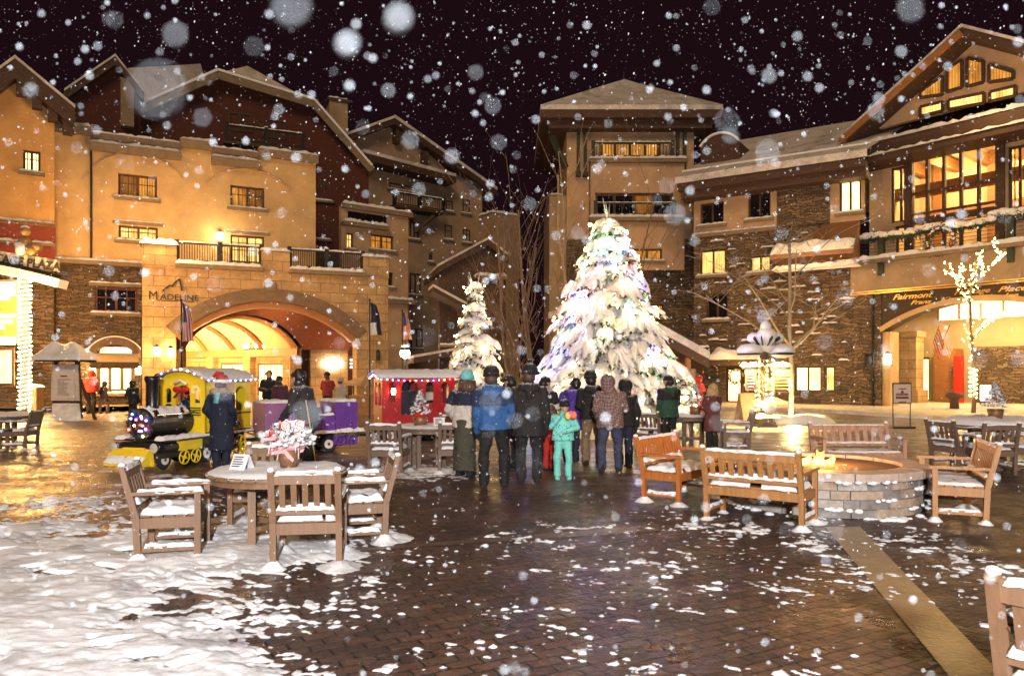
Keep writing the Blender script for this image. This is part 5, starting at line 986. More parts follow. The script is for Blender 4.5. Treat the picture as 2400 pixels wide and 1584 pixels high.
potted('snow dusted potted conifer with red ribbon on the middle table', gx(985, 13.7), 13.7, .78, .85, 4, copper, berry); potted('grey frosted conifer on the far right snow slab table', gx(2333, 14.4), 14.4, .86, .9, 5, copper); potted('frosted conifer on the table between the green jacket and the maroon coat', gx(1630, 17.2), 17.2, .78, .9, 6, copper)
# ---- fire pit
fp = thing('fire_pit', 'round stone fire pit with snowy joints and a burning log fire', 'fire pit', (4.2, 10.15, 0)); RP = 1.27
q = MB(); n = 72
def ring(r0, r1, z0, z1): q.lathe([(r0, z0), (r1, z0), (r1, z1), (r0, z1), (r0, z0)], (0, 0, 0), n)
# courses of separate blocks
rnd = random.Random(6); zs = [0, .11, .22, .33, .44]
for j in range(4):
    a = rnd.uniform(0, 1)
    while a < 2 * PI + .0:
        w_ = rnd.uniform(.15, .34); w_ = min(w_, 2 * PI + .999 - a); rr = RP - .03 + rnd.uniform(-.02, .015); k = 3; pts = [(rr * math.cos(a + .006 + (w_ - .012) * i / k), rr * math.sin(a + .006 + (w_ - .012) * i / k)) for i in range(k + 1)]; pin = [(x * .84, y * .84) for x, y in pts[::-1]]
        q.mat(rnd.randrange(3)).prism(pts + pin, zs[j] + .005, zs[j + 1] - .005, 'z'); a += w_
        if a > 2 * PI + .6: break
q.build('stone_wall', [simple('pit_stone_grey', (.34, .31, .285), .8, .35, 6, .6, 20), simple('pit_stone_brown', (.33, .26, .20), .8, .35, 6, .6, 20), simple('pit_stone_dark', (.20, .185, .175), .8, .35, 6, .6, 20)], fp)
q = MB(); q.lathe([(RP * .82, 0), (RP - .06, 0), (RP - .06, .44), (RP * .82, .44), (RP * .82, 0)], (0, 0, 0), n); q.build('mortar', simple('mortar', (.22, .2, .19), .9, .2, 9), fp)
q = MB(); rnd = random.Random(16)
for k in range(15):
    a0 = 2 * PI * k / 15 + .006; a1 = 2 * PI * (k + 1) / 15 - .006; po = [((RP + .05 + rnd.uniform(-.01, .01)) * math.cos(a0 + (a1 - a0) * i / 5), (RP + .05) * math.sin(a0 + (a1 - a0) * i / 5)) for i in range(6)]; pi_ = [(RP * .78 * math.cos(a1 - (a1 - a0) * i / 5), RP * .78 * math.sin(a1 - (a1 - a0) * i / 5)) for i in range(6)]; q.prism(po + pi_, .445, .545 + rnd.uniform(-.004, .004), 'z')
q.build('capstone_ring', simple('capstone', (.42, .33, .28), .6, .3, 5, .5, 18), fp)
q = MB(); q.lathe([(RP * .77, .5), (RP * .74, .3), (0, .3)], (0, 0, 0), 40); q.build('fire_bowl', simple('charred_bowl', (.10, .055, .03), .9, .4, 6), fp)
q = MB(); rnd = random.Random(26)
for k in range(34):
    a = rnd.uniform(-PI, .15); j = rnd.randrange(5); rr = RP + rnd.uniform(-.03, .0) if j < 4 else RP + .02; z = zs[j] - .02 if j < 4 else .43; w_ = rnd.uniform(.06, .2); x, y = rr * math.cos(a), rr * math.sin(a); tng = Vector((-math.sin(a), math.cos(a), 0))
    for i in range(4): p = Vector((x, y, z)) + tng * (w_ * (i / 3 - .5) * 2); q.ball(p + Vector((0, 0, rnd.uniform(0, .02))), rnd.uniform(.022, .045), 7, 5, sz=.75, sx=1.3)
for k in range(60): a = rnd.uniform(-PI, PI); rr = RP + rnd.uniform(.02, .16); q.ball((rr * math.cos(a), rr * math.sin(a), .0), rnd.uniform(.02, .07), 7, 5, sz=.6)
tag(q.build('joint_snow', M['snow'], fp, True), kind='stuff')
lg = tag(MB().tube([(3.75, 9.95, .36), (4.35, 10.2, .40)], .06, 8).tube([(4.5, 9.85, .36), (4.1, 10.35, .42)], .055, 8).tube([(4.0, 10.4, .37), (4.45, 10.05, .46)], .05, 8).build('firewood', simple('charred_log', (.05, .03, .02), .9, .5, 7)), 'charred logs burning in the stone fire pit', 'firewood')
def flamemat():
    m, nt, b = newmat('flame'); L = nt.links.new; nt.nodes.remove(b); o = nt.nodes['Material Output']; tc = N(nt, 'ShaderNodeTexCoord'); sp = N(nt, 'ShaderNodeSeparateXYZ'); L(tc.outputs['Generated'], sp.inputs[0]); r = ramp(nt, sp.outputs[2], [(.0, (1, .65, .22)), (.45, (1, .42, .07)), (1, (.9, .14, .01))]); e = N(nt, 'ShaderNodeEmission', Strength=9.0); L(r.outputs[0], e.inputs[0]); t = N(nt, 'ShaderNodeBsdfTransparent'); x = N(nt, 'ShaderNodeMixShader'); lw = N(nt, 'ShaderNodeLayerWeight', Blend=.7); L(lw.outputs['Facing'], x.inputs[0]); L(e.outputs[0], x.inputs[1]); L(t.outputs[0], x.inputs[2]); L(x.outputs[0], o.inputs[0]); return m
q = MB(); rnd = random.Random(36)
for k in range(22):
    x, y = rnd.gauss(-.05, .17), rnd.gauss(-.02, .13); hh = rnd.uniform(.14, .38) * (1 - min(.8, math.hypot(x + .05, y) * 1.6)); w_ = rnd.uniform(.04, .085); pts = []; rad = []
    for i in range(7): s = i / 6; pts.append((x + .05 * math.sin(s * 4 + k) * s + .08 * s, y + .04 * math.cos(s * 5 + k) * s, .38 + hh * s)); rad.append(max(.002, w_ * (math.sin(PI * (.22 + .76 * s))) ** 1.1))
    q.tube(pts, rad, 7)
o = tag(q.build('fire', flamemat(), None, True), 'orange flames leaping from the logs in the fire pit', 'fire'); o.location = (4.2, 10.15, 0)

# ================================================================== signs, posts, flags
wrapm = simple('dark_post', (.05, .035, .025), .6, .3, 6)
sp = thing('sign_pole', 'tall pole wrapped in yellow lights carrying a snowy curved name board', 'sign pole', (gx(58, 30), 30, 0), .12); zt = hz(640, 30)
q = MB(); q.tube([(0, 0, 0), (0, 0, zt + .5)], .14, 10); q.build('pole', wrapm, sp)
q = MB(); rnd = random.Random(4)
for k in range(420): a = k * .47; z = .2 + k / 420 * (zt - .3); q.mat(1).ball((math.cos(a) * rnd.uniform(.16, .25), math.sin(a) * rnd.uniform(.16, .25), z), .034, 5, 4)
q.build('light_wrap', [cable, emis('warm_mini_bulb', (1, .62, .2), 40)], sp)
z0 = hz(632, 30) - .05; q = MB(); a = arcpts((-2.6, z0 + .55), (-.6, z0 + .25), (1.45, z0 - .25), 14)
for p0, p1 in zip(a, a[1:]): q.beam((p0[0], 0, p0[1]), (p1[0], 0, p1[1]), .5, .12)
q.mat(1)
for p0, p1 in zip(a, a[1:]): q.beam((p0[0], 0, p0[1] - .28), (p1[0], 0, p1[1] - .28), .8, .34)
q.build('curved_arm', [M['iron'], M['snow']], sp)
t = text('HERITAGE PLAZA', 'lettering', .46, M['ink'], sp, (-1.85, -.28, z0 + .44), align='LEFT', sx=.92, bold=.012); t.rotation_euler = (PI / 2, math.radians(8), 0)
q = MB(); q.prism([(-2.6, z0 + .55), (1.4, z0 - .05), (1.4, z0 + .42), (-2.6, z0 + 1.0)], -.24, -.20); q.build('name_board', simple('pale_board', (.62, .55, .44), .7, .1, 4), sp)
q = MB(); q.ball((0, 0, z0 + 1.0), .3, 10, 8, sz=1.25); q.ball((.05, -.05, z0 + 1.55), .2, 8, 6); q.ball((.42, 0, z0 + .95), .26, 8, 6, sz=.8); q.ball((.3, -.1, z0 + .8), .24, 8, 6); q.mat(1).ball((0, 0, z0 + 1.74), .16, 8, 5, sz=.6); q.ball((-.05, -.15, z0 + .85), .24, 8, 6, sz=1.3); q.build('carved_finial', [simple('carved_wood', (.32, .2, .08), .7, .3, 6), M['snow']], sp, True)
q = MB(); q.box(-1.9, -.25, -.1, .05, 2.95, zt - .3); q.build('direction_board', simple('board_ochre', (.38, .22, .07), .6, .1, 3), sp)
q = MB()
for k, (w_, v) in enumerate(((1.3, 700), (.9, 713), (.6, 727), (1.45, 741), (1.4, 755), (1.1, 768))): zz = hz(v, 30); q.box(-1.8, -1.8 + w_, -.14, -.1, zz - .07, zz + .07)
for k in range(5): zz = hz(664 + k * 7, 30); q.box(-1.88, -.3, -.14, -.1, zz - .035, zz + .035)
q.box(-1.9, -.3, -.16, -.1, hz(808, 30), hz(790, 30)); q.build('lit_strip', emis('lit_strip', (1, .85, .55), 3.0), sp)
q = MB(); q.box(-1.9, -.32, -.14, -.1, hz(903, 30), hz(815, 30)); q.mat(1).box(-1.9, -.42, -.16, -.13, hz(898, 30), hz(821, 30)); q.build('lit_map_panel', [M['timber'], emis('lit_map', (1, .80, .45), 1.5, .35, 4)], sp)
ks = thing('notice_board', 'tall notice board with a thick rounded hood of snow', 'notice board', (gx(152, 27), 27, 0), -.14)
q = MB(); q.beam((-.5, .1, 0), (-.42, .1, 2.2), .14, .1); q.beam((.55, .1, 0), (.42, .1, 2.2), .14, .1); q.beam((-.75, .6, 0), (-.45, .12, 1.6), .1, .1); q.beam((.75, .6, 0), (.45, .12, 1.6), .1, .1); q.box(-.55, .55, .05, .2, .64, .72); q.build('frame', M['timber'], ks)
q = MB(); q.prism([(-.55, .0), (.62, .0), (.55, .62), (-.5, .62)], 0, .05); q.mat(1).pad(-.7, .7, -.25, .35, .0, .1, seed=4, res=.06); q.build('lower_panel', [simple('frosted_panel', (.80, .78, .76), .8, .3, 3), M['snow']], ks)
q = MB(); q.prism([(-.55, .72), (.56, .72), (.50, 2.02), (-.50, 2.02)], -.02, .06); q.build('board', simple('frosted_board', (.62, .55, .50), .7, .3, 4), ks)
q = MB(); q.prism([(-.42, .80), (.44, .80), (.40, 1.85), (-.40, 1.85)], -.05, -.03); q.mat(1); rnd = random.Random(2); q.box(-.14, .14, -.056, -.051, 1.58, 1.63)
for k in range(17): zz = 1.5 - k * .037; q.box(-.25, -.25 + rnd.uniform(.25, .5), -.056, -.051, zz, zz + .010)
q.build('poster', [M['paper'], simple('print_brown', (.12, .07, .05), .7, .2, 9)], ks)
q = MB(); q.prism([(-.9, 2.12), (.9, 2.12), (.85, 2.2), (-.85, 2.2)], -.42, .5); q.build('hood', M['timber'], ks); q = MB(); q.pad(-.98, .95, -.5, .6, 2.2, .72, seed=14, res=.06, rag=.03); q.build('snow_cap', M['snow'], ks, True)
z = 24.0; st = thing('signpost', 'snow laden lamp and sign post with two hanging boards beside the pale trunked tree', 'signpost', (gx(1792, z), z, 0), 0)
H_ = lambda v: hz(v, z); X_ = lambda u: (u - 1792) / F * z
q = MB(); q.tube([(0, 0, 0), (0, 0, H_(800))], .10, 10); q.beam((X_(1735), 0, H_(860)), (X_(1850), 0, H_(860)), .08, .1); q.tube([(X_(1770), -.1, H_(845)), (X_(1782), -.1, H_(872))], .02, 5); q.build('post', wrapm, st)
for u in (1757, 1833):
    q = MB(); q.lathe([(.40, H_(832)), (.42, H_(829)), (.08, H_(820))], (X_(u), -.05, 0), 14); o = q.build('lamp_shade', M['iron'], st); q = MB(); q.lathe([(.0, H_(834)), (.2, H_(833)), (.2, H_(831))], (X_(u), -.05, 0), 10); q.build('lamp_glass', M['lamp'], o)
q = MB(); rnd = random.Random(7)
for u, v, r_, s in ((1757, 822, .42, .55), (1833, 822, .42, .55), (1795, 790, .34, .9), (1793, 768, .18, 1.2), (1768, 792, .22, .8), (1822, 792, .22, .8), (1795, 815, .3, .5)): q.ball((X_(u), rnd.uniform(-.1, .1), H_(v)), r_, 14, 9, sz=s, jit=.06, rnd=rnd)
q.pad(X_(1733), X_(1852), -.1, .1, H_(857), .14, seed=3, res=.05); q.build('snow_cap', M['snow'], st, True)
q = MB()
for k in range(8): a = k * .8; q.beam((.1 * math.cos(a), .1 * math.sin(a), H_(812)), (.42 * math.cos(a), .42 * math.sin(a) - .2, H_(792)), .03, .1)
q.build('iron_basket', M['iron'], st)
q = MB(); rnd = random.Random(17)
for k in range(900):
    z_ = rnd.uniform(H_(965), H_(838)); a = rnd.uniform(0, 6.3); rr = (.16 + .16 * abs(math.sin(z_ * 3))) * rnd.uniform(.7, 1.3); p = Vector((rr * math.cos(a), rr * math.sin(a), z_)); d = Vector((math.cos(a), math.sin(a), rnd.gauss(0, .7))).normalized() * .16; n_ = Vector((.012, .012, 0)); q.mat(0 if rnd.random() < .55 else 2).add([p - n_, p + n_, p + d], [(0, 1, 2)])
for k in range(80): a = k * .9; z_ = H_(965) + k / 80 * (H_(838) - H_(965)); q.mat(1).ball((.27 * math.cos(a), .27 * math.sin(a), z_), .022, 5, 4)
q.build('lit_garland', [needle, DIM['warm'], M['snow']], st)
def board(par, name, u0, u1, v0, v1, mat, ink, lines, seed, y=-.06):
    q = MB(); q.box(X_(u0), X_(u1), y, y + .05, H_(v1), H_(v0)); q.mat(1); rnd = random.Random(seed)
    for k in range(lines): zz = H_(v0) - .07 - (H_(v0) - H_(v1) - .1) * k / lines; c = (X_(u0) + X_(u1)) / 2; w_ = (X_(u1) - X_(u0)) * rnd.uniform(.22, .42); q.box(c - w_, c + w_, y - .012, y, zz - (H_(v0) - H_(v1)) / lines * .28, zz)
    return q.build(name, [mat, ink], par)
board(st, 'hanging_board', 1745, 1772, 866, 914, simple('board_maroon', (.12, .05, .04), .6, .2, 6), emis('pale_lettering', (1, .9, .75), 1.4), 6, 3); board(st, 'hanging_board', 1812, 1853, 866, 920, simple('board_brown', (.10, .055, .04), .6, .2, 6), simple('tan_lettering', (.36, .22, .13), .6, .1, 9), 6, 5)
q = MB()
for j in range(3): zz = H_(888 + j * 10); x = X_(1849); q.prism([(x - .1, zz - .08), (x, zz + .02), (x + .1, zz - .08), (x + .04, zz - .08), (x + .04, zz - .14), (x - .04, zz - .14), (x - .04, zz - .08)], -.12, -.09)
q.build('white_arrow_marks', white, st)
q = MB(); rnd = random.Random(6)
for k in range(7): q.box(-.32 + k * .02, .30 - k * .03, -.3 + k * .02, .3 - k * .02, k * .09, k * .09 + .075)
q.mat(1).ball((.08, 0, .62), .3, 12, 8, sz=.9); q.pad(-.35, .4, -.35, .35, .3, .16, seed=8, res=.05); q.build('stone_base', [simple('stacked_slate', (.12, .10, .085), .9, .3, 6), M['snow']], st)
q = MB(); q.prism([(-.28, 0), (.28, 0), (.05, 1.0), (-.05, 1.0)], -.32, .32, 'x'); o = tag(q.build('sandwich_board', simple('board_tan', (.24, .17, .10), .7, .2, 4)), 'brown sandwich board standing by the bright shop door', 'sign board'); o.location = (gx(1750, 27), 27, 0)
o.rotation_euler = (0, 0, .3)
z = gz(1003); ns = thing('poster_stand', 'white poster on a thin two legged stand in the middle of the gold lit paving', 'sign stand', (gx(2113, z), z, 0), 0); k_ = z / F
q = MB()
for s in (-1, 1): q.tube([(s * 20 * k_, 0, .02), (s * 21 * k_, 0, hz(900, z))], .016, 5)
q.box(-26 * k_, 26 * k_, -.18, .18, 0, .05); q.box(-22 * k_, 22 * k_, -.03, .0, hz(946, z), hz(897, z)); q.build('stand', M['iron'], ns)
q = MB(); q.box(-20 * k_, 20 * k_, -.045, -.032, hz(944, z), hz(900, z)); q.build('poster', simple('poster_paper', (.62, .5, .42), .7, .08, 9), ns)
mr = simple('maroon_ink', (.16, .03, .03), .7, .1, 9); 
q = MB(); rnd = random.Random(3)
for v in (924, 931):
    x = -15 * k_
    while x < 14 * k_: w_ = rnd.uniform(.02, .04); q.box(x, x + w_, -.05, -.045, hz(v, z) - .035, hz(v, z) + .035); x += w_ + .012
q.build('lettering', mr, ns)
q = MB()
for v, w_, c in ((911, 9, .05), (933, 15, .05), (942, 9, .05)): q.box(-w_ * k_, w_ * k_, -.05, -.045, hz(v, z) - .015, hz(v, z) + .015)
q.prism([(-.06, hz(918, z) - .04), (.06, hz(918, z) - .04), (0, hz(918, z) + .07)], -.05, -.045); q.build('printed_mark', mr, ns)
z = 35; o = tag(MB().box(-.25, .25, -.03, .03, .25, 1.0).mat(1).box(-.28, .28, -.04, .02, .18, .25).beam((-.24, 0, 0), (-.24, 0, .3), .04, .04).beam((.24, 0, 0), (.24, 0, .3), .04, .04).build('notice_stand', [emis('bright_notice', (1, .93, .8), 1.6), M['timber']]), 'small bright white notice stand beside the light strung tree', 'sign stand'); o.location = (gx(2310, z), z, .14)
z = 33; o = tag(MB().lathe([(.2, 0), (.17, .5), (.24, .58), (.36, .66), (.36, .78), (.30, .80), (.30, .84), (.0, .86)], (0, 0, 0), 16).build('bollard', simple('bollard_brown', (.09, .05, .03), .6, .3, 6), None, True), 'squat dark bollard with a wide cap before the lodge entrance', 'bollard'); o.location = (gx(2237, z), z, 0)
z = 37; o = tag(MB().box(-.45, .45, -.3, .3, .0, .85).mat(1).pad(-.47, .47, -.32, .32, .85, .22, seed=3, res=.07).build('litter_bin', [simple('bin_dark', (.03, .035, .04), .5, .3, 5), M['snow']]), 'dark bin capped with snow beside the poster stand', 'bin'); o.location = (gx(2070, z), z, .1)
z = 30.5; o = tag(MB().box(-.35, .35, -.25, .25, .0, 1.15).mat(1).pad(-.38, .38, -.28, .28, 1.15, .12, seed=3, res=.07).build('news_box', [simple('box_brown', (.10, .05, .025), .6, .3, 5), M['snow']]), 'brown news box beside the lit sign pole', 'box'); o.location = (gx(74, z), z, 0)
z = 26; o = tag(MB().prism([(-.12, .0), (.12, 0), (.12, .7), (-.12, .7)], -.04, .04).mat(1).box(-.1, .1, -.05, -.041, .1, .6).build('hanging_sign', [M['iron'], M['paper']]), 'small pale sign by the snow topped stall', 'sign'); bpy.data.objects.remove(o)
def flag(label, u, z, vtop, vbot, kind, seed):
    t = thing('flagpole', label, 'flag', (gx(u, z), z, 0), 0); zt = hz(vtop, z); q = MB(); q.tube([(0, 0, 0), (0, 0, zt)], .03, 6); q.ball((0, 0, zt), .05, 8, 6); q.build('pole', M['iron'], t)
    hh = zt - hz(vbot, z); q = MB(); n, m = 14, 26; rnd = random.Random(seed); st_ = 13
    P = lambda a, b: (.03 + .50 * a * (.45 + .55 * b) + .03 * math.sin(b * 5), .10 * math.sin(a * 9 + b * 2) * (.3 + a), zt - .1 - hh * b * (1 - .1 * a) - .25 * a * a * hh * .4)
    vs = [P(i / n, j / m) for j in range(m + 1) for i in range(n + 1)]; fs = []; ms = []
    b0 = len(q.v)
    for j in range(m):
        for i in range(n):
            if kind == 'us': q.mat(2 if (j < m * .5 and i < n * .45) else (int(i * 1.0) % 2))
            else: q.mat(3 if (j < m * .6 or i > n * .5) else 1)
            k = j * (n + 1) + i; q.add([vs[k], vs[k + 1], vs[k + n + 2], vs[k + n + 1]], [(0, 1, 2, 3)])
    q.build('flag_cloth', [simple('flag_red', (.50, .04, .03), .8, .15, 9), simple('flag_white', (.75, .7, .65), .8, .1, 9), simple('flag_blue', (.04, .05, .22), .8, .15, 9), simple('flag_navy', (.02, .025, .06), .8, .2, 9)], t, True); return t
flag('flagpole with a limp striped red and white flag left of the arch', 425, 26, 703, 795, 'us', 1); flag('flagpole with a limp dark blue flag right of the arch', 866, 28, 703, 780, 'navy', 2); flag('distant flagpole with a limp striped flag in the lane behind the caboose', 943, 37, 728, 792, 'us', 3)
lmp = thing('street_lamp', 'old fashioned street lamp with a glowing white globe in the lane', 'street lamp', (gx(949, 44), 44, 0)); q = MB(); zt = hz(828, 44); q.tube([(0, 0, 0), (0, 0, zt + .6)], .06, 8); q.lathe([(.3, zt + .18), (.1, zt + .45)], (0, 0, 0), 10); q.mat(1).ball((0, 0, zt + .45), .25, 10, 6, sz=.5); q.build('post', [M['iron'], M['snow']], lmp); q = MB(); q.ball((0, 0, zt), .3, 12, 8); q.build('lamp_globe', M['lamp_white'], lmp)
# striped flag and pale banner by the lodge entrance
for (u0, v0, u1, v1, kind, lb) in ((2205, 752, 2172, 805, 'us', 'striped flag on an angled staff at the lodge entrance'), (2226, 762, 2195, 800, 'w', 'pale banner on an angled staff at the lodge entrance')):
    z = 33; t = thing('wall_flag', lb, 'flag', (gx(u0, z), z, hz(v0, z)), 0); e = Vector((gx(u1, z) - gx(u0, z), -.5, hz(v1, z) - hz(v0, z))); q = MB(); q.tube([(0, 0, 0), e], .02, 6); q.build('staff', M['timber_warm'], t); q = MB()
    for i in range(9):
        a, b = i / 9, (i + 1) / 9; q.mat((i % 2) if kind == 'us' else 1); p0, p1 = e * (.3 + .7 * a), e * (.3 + .7 * b); dz = Vector((.25, .05 * math.sin(i * 2), -.75)); q.add([p0, p1, p1 + dz, p0 + dz], [(0, 1, 2, 3)])
    q.build('flag_cloth', [simple('flag_red2', (.4, .04, .03), .8, .15, 9), simple('flag_white2', (.62, .56, .5), .8, .1, 9)], t)
# market stall canopy behind the caboose
z = 31; t = thing('market_stall', 'small stall with a pale peaked canopy beside the caboose roof', 'stall', (gx(858, z), z, 0)); q = MB()
for sx in (-1, 1):
    for sy in (-1, 1): q.tube([(sx * .66, sy * .66, 0), (sx * .66, sy * .66, 1.2)], .03, 5)
q.build('frame', M['iron'], t); q = MB(); q.lathe([(1.0, 1.2), (1.0, 1.3), (.05, 1.62)], (0, 0, 0), 4); q.build('canopy', simple('canvas', (.34, .24, .14), .9, .2, 4), t); q = MB(); q.box(-.6, .6, -.6, .6, 0, .8); q.build('counter', M['timber_warm'], t)
t = thing('direction_sign', 'dark hanging sign with three rows of white words inside the arch', 'sign', C.w(*[C.L(834, 852, 1.5)[0], 1.5, C.L(834, 852, 1.5)[1]]), C.a); q = MB(); q.box(-.38, .38, -.05, .05, -.32, .34); q.box(-.42, .42, -.06, .06, .34, .4); q.tube([(0, 0, -.3), (0, 0, -1.4)], .06, 6); q.build('board', M['timber'], t)
q = MB(); rnd = random.Random(5)
for j in range(3):
    x = -.32; zz = .2 - j * .2
    while x < .3: w_ = rnd.uniform(.03, .07); q.box(x, min(.33, x + w_), -.07, -.051, zz - .05, zz + .05); x += w_ + .018
q.build('lettering', emis('white_lettering', (1, .9, .75), 2.5), t)
# ================================================================== people
skin = simple('skin', (.46, .26, .18), .6, .08, 12); hairs = {'brown': simple('brown_hair', (.07, .04, .025), .6, .4, 40), 'black': simple('black_hair', (.012, .010, .010), .5, .4, 40), 'blonde': simple('blonde_hair', (.42, .28, .14), .6, .3, 40)}
def cloth(name, c, var=.25, sc=9, bump=.35):
    """woven cloth with snow dusted on whatever faces up"""
    m = simple(name, c, .85, var, sc, bump, 26); nt = m.node_tree; L = nt.links.new; b = nt.nodes['Principled BSDF']; src = b.inputs['Base Color'].links[0].from_socket
    g = N(nt, 'ShaderNodeNewGeometry'); sp = N(nt, 'ShaderNodeSeparateXYZ'); L(g.outputs['Normal'], sp.inputs[0]); tc = N(nt, 'ShaderNodeTexCoord'); nz = N(nt, 'ShaderNodeTexNoise', Scale=38, Detail=4); L(tc.outputs['Object'], nz.inputs['Vector'])
    a = N(nt, 'ShaderNodeMath', operation='MULTIPLY_ADD'); L(nz.outputs['Fac'], a.inputs[0]); a.inputs[1].default_value = 1.7; L(sp.outputs[2], a.inputs[2]); r = N(nt, 'ShaderNodeMapRange'); r.inputs[1].default_value = 1.55; r.inputs[2].default_value = 1.95; L(a.outputs[0], r.inputs[0])
    x = N(nt, 'ShaderNodeMix', data_type='RGBA'); L(r.outputs[0], x.inputs[0]); L(src, x.inputs[6]); x.inputs[7].default_value = (.6, .6, .62, 1); L(x.outputs[2], b.inputs['Base Color']); return m
def caps(q, pts, n=10):
    P = [Vector(p[:3]) for p in pts]; r = [p[3] for p in pts]; q.tube(P, r, n)
    for p, rr in zip(P, r): q.ball(p, rr * .995, n, 7)
    return q
FOLD = bpy.data.textures.new('folds', 'CLOUDS'); FOLD.noise_scale = .13; FOLD.noise_depth = 2
def fuse(q, name, mats, par, vox=.016, sm=3, fold=0):
    o = q.build(name, mats, par, True); m = o.modifiers.new('fuse', 'REMESH'); m.mode = 'VOXEL'; m.voxel_size = vox; m.use_smooth_shade = True
    if sm: k = o.modifiers.new('soften', 'SMOOTH'); k.iterations = sm; k.factor = .5
    if fold: d = o.modifiers.new('folds', 'DISPLACE'); d.texture = FOLD; d.strength = fold; d.mid_level = .5; d.texture_coords = 'LOCAL'
    return o
def hand(par, wrist, d, mat, s, name, palm_up=Vector((0, 1, 0)), curl=.5):
    """palm, four unequal bent fingers and a side thumb"""
    d = d.normalized(); a = palm_up - d * palm_up.dot(d); a = a.normalized(); b = d.cross(a); q = MB(); w0 = Vector(wrist)
    caps(q, [(*(w0), .026 * s), (*(w0 + d * .05 * s), .040 * s), (*(w0 + d * .085 * s), .038 * s)], 8)
    for k, L in enumerate((.072, .082, .076, .058)):
        p = w0 + d * .095 * s + b * (k - 1.5) * .022 * s; p1 = p + (d + a * curl * .5).normalized() * L * .5 * s; p2 = p1 + (d * .6 + a * curl * 1.6).normalized() * L * .55 * s; caps(q, [(*p, .0135 * s), (*p1, .0125 * s), (*p2, .010 * s)], 6)
    p = w0 + d * .04 * s - b * .036 * s; p1 = p + (d * .7 - b * .7 + a * .3).normalized() * .045 * s; p2 = p1 + (d + a * .4).normalized() * .035 * s; caps(q, [(*p, .016 * s), (*p1, .0145 * s), (*p2, .011 * s)], 6)
    return q.build(name, mat, par, True)
def person(label, x, y, yaw, h, jac, tro, hat=None, arms='down', hem=.50, puff=0, boot=None, legs=True, lean=0, turn=0, wide=1.0, hatk='beanie', hair='brown', longhair=False, scarf=None, furhood=None, stance=.10, step=0, glove=None, feat=False, skirt=None, group=None, backpack=None, collar=True, hoodback=False, pom=False, tilt=None):
    """faces local +y; yaw 90 = away from the camera"""
    t = thing('person', label, 'person', (x, y, 0), math.radians(yaw - 90), group); k = h / 1.75; vox = .014 if y < 15 else .02
    hp, sh, nk, hd = .92 * k, 1.40 * k, 1.49 * k, 1.625 * k; sw = .185 * k * wide; Lr = Matrix.Rotation(-lean - R.uniform(-.01, .06), 4, 'X') @ Matrix.Rotation(R.uniform(-.05, .05), 4, 'Y'); piv = Vector((0, 0, hp))
    T = lambda p: piv + (Lr @ (Vector(p) - piv)) if p[2] > hp else Vector(p)
    hands = {'down': [(.255, .05, .80), (.25, .08, .81)], 'pocket': [(.205, .11, .94), (.205, .11, .94)], 'front': [(.06, .27, 1.12), (.06, .27, 1.10)], 'phone': [(.10, .30, 1.28), (.12, .22, 1.02)], 'face': [(.11, .20, 1.42), (.04, .24, 1.10)], 'reach': [(.22, .34, .98), (.20, .36, .92)]}; ar, al = (arms, arms) if isinstance(arms, str) else arms; hands = [hands[ar][0], hands[al][1]]
    el = {'down': (.262, -.03, 1.10), 'pocket': (.262, -.09, 1.13), 'front': (.255, .05, 1.12), 'phone': (.27, .10, 1.13), 'face': (.30, .12, 1.18), 'reach': (.28, .08, 1.14)}; ELB = {1: el[ar], -1: el[al]}
    A = []
    for s, hnd in ((1, hands[0]), (-1, hands[1])):
        W_ = lambda p: T((s * p[0] * k * (1 if p[0] > .2 else 1), p[1] * k, p[2] * k)); A.append((T((s * sw, 0, sh - .02 * k)), W_(ELB[s]), W_(hnd)))
    feet = [(stance * k, step * .5 * k), (-stance * k, -step * .5 * k)]
    b = MB()
    caps(b, [(0, 0, hp + .02 * k, .105 * k), (*T((0, 0, 1.15 * k)), .125 * k), (*T((0, 0, 1.36 * k)), .12 * k)], 12); caps(b, [(*T((-sw * .7, 0, sh)), .07 * k), (*T((sw * .7, 0, sh)), .07 * k)], 8); caps(b, [(*T((0, 0, sh)), .06 * k), (*T((0, .01 * k, nk + .05 * k)), .052 * k)], 8)
    tl = R.uniform(-.03, .03) if tilt is None else tilt; hc = T(((R.uniform(-.02, .02) + tl) * k, .03 * k, hd - abs(tl) * .2)); b.ball(hc, .105 * k, 14, 10, sx=.86, sy=1.0, sz=1.18); q_ = hc + Vector((0, .06 * k, -.07 * k)); b.ball(q_, .062 * k, 10, 7, sz=.8); tq = math.radians(turn); fd = Vector((math.sin(-tq), math.cos(tq), 0)); fl = Vector((fd.y, -fd.x, 0))
    b.ball(hc + fd * .108 * k - Vector((0, 0, .018 * k)), .021 * k, 6, 5, sz=1.4)
    for s in (-1, 1): b.ball(hc + fl * s * .093 * k - Vector((0, 0, .01 * k)), .027 * k, 6, 5, sx=.5, sz=1.2)
    for (S, E, Hn) in A: caps(b, [(*S, .055 * k), (*E, .043 * k), (*Hn, .032 * k)], 8); caps(b, [(*Hn, .032 * k), (*(Hn + (Hn - E).normalized() * .06 * k), .030 * k)], 6)
    for s, (fx, fy) in zip((1, -1), feet): caps(b, [(s * .08 * k, 0, hp - .04 * k, .075 * k), (fx, fy + .03 * k, .50 * k, .058 * k), (fx, fy, .09 * k, .042 * k)], 8); caps(b, [(fx, fy - .02 * k, .05 * k, .04 * k), (fx * 1.1, fy + .13 * k, .04 * k, .035 * k)], 6)
    fuse(b, 'body', skin, t, vox, 2)
    # jacket
    hz_ = hem * h; j = MB(); prof = []; n = 26
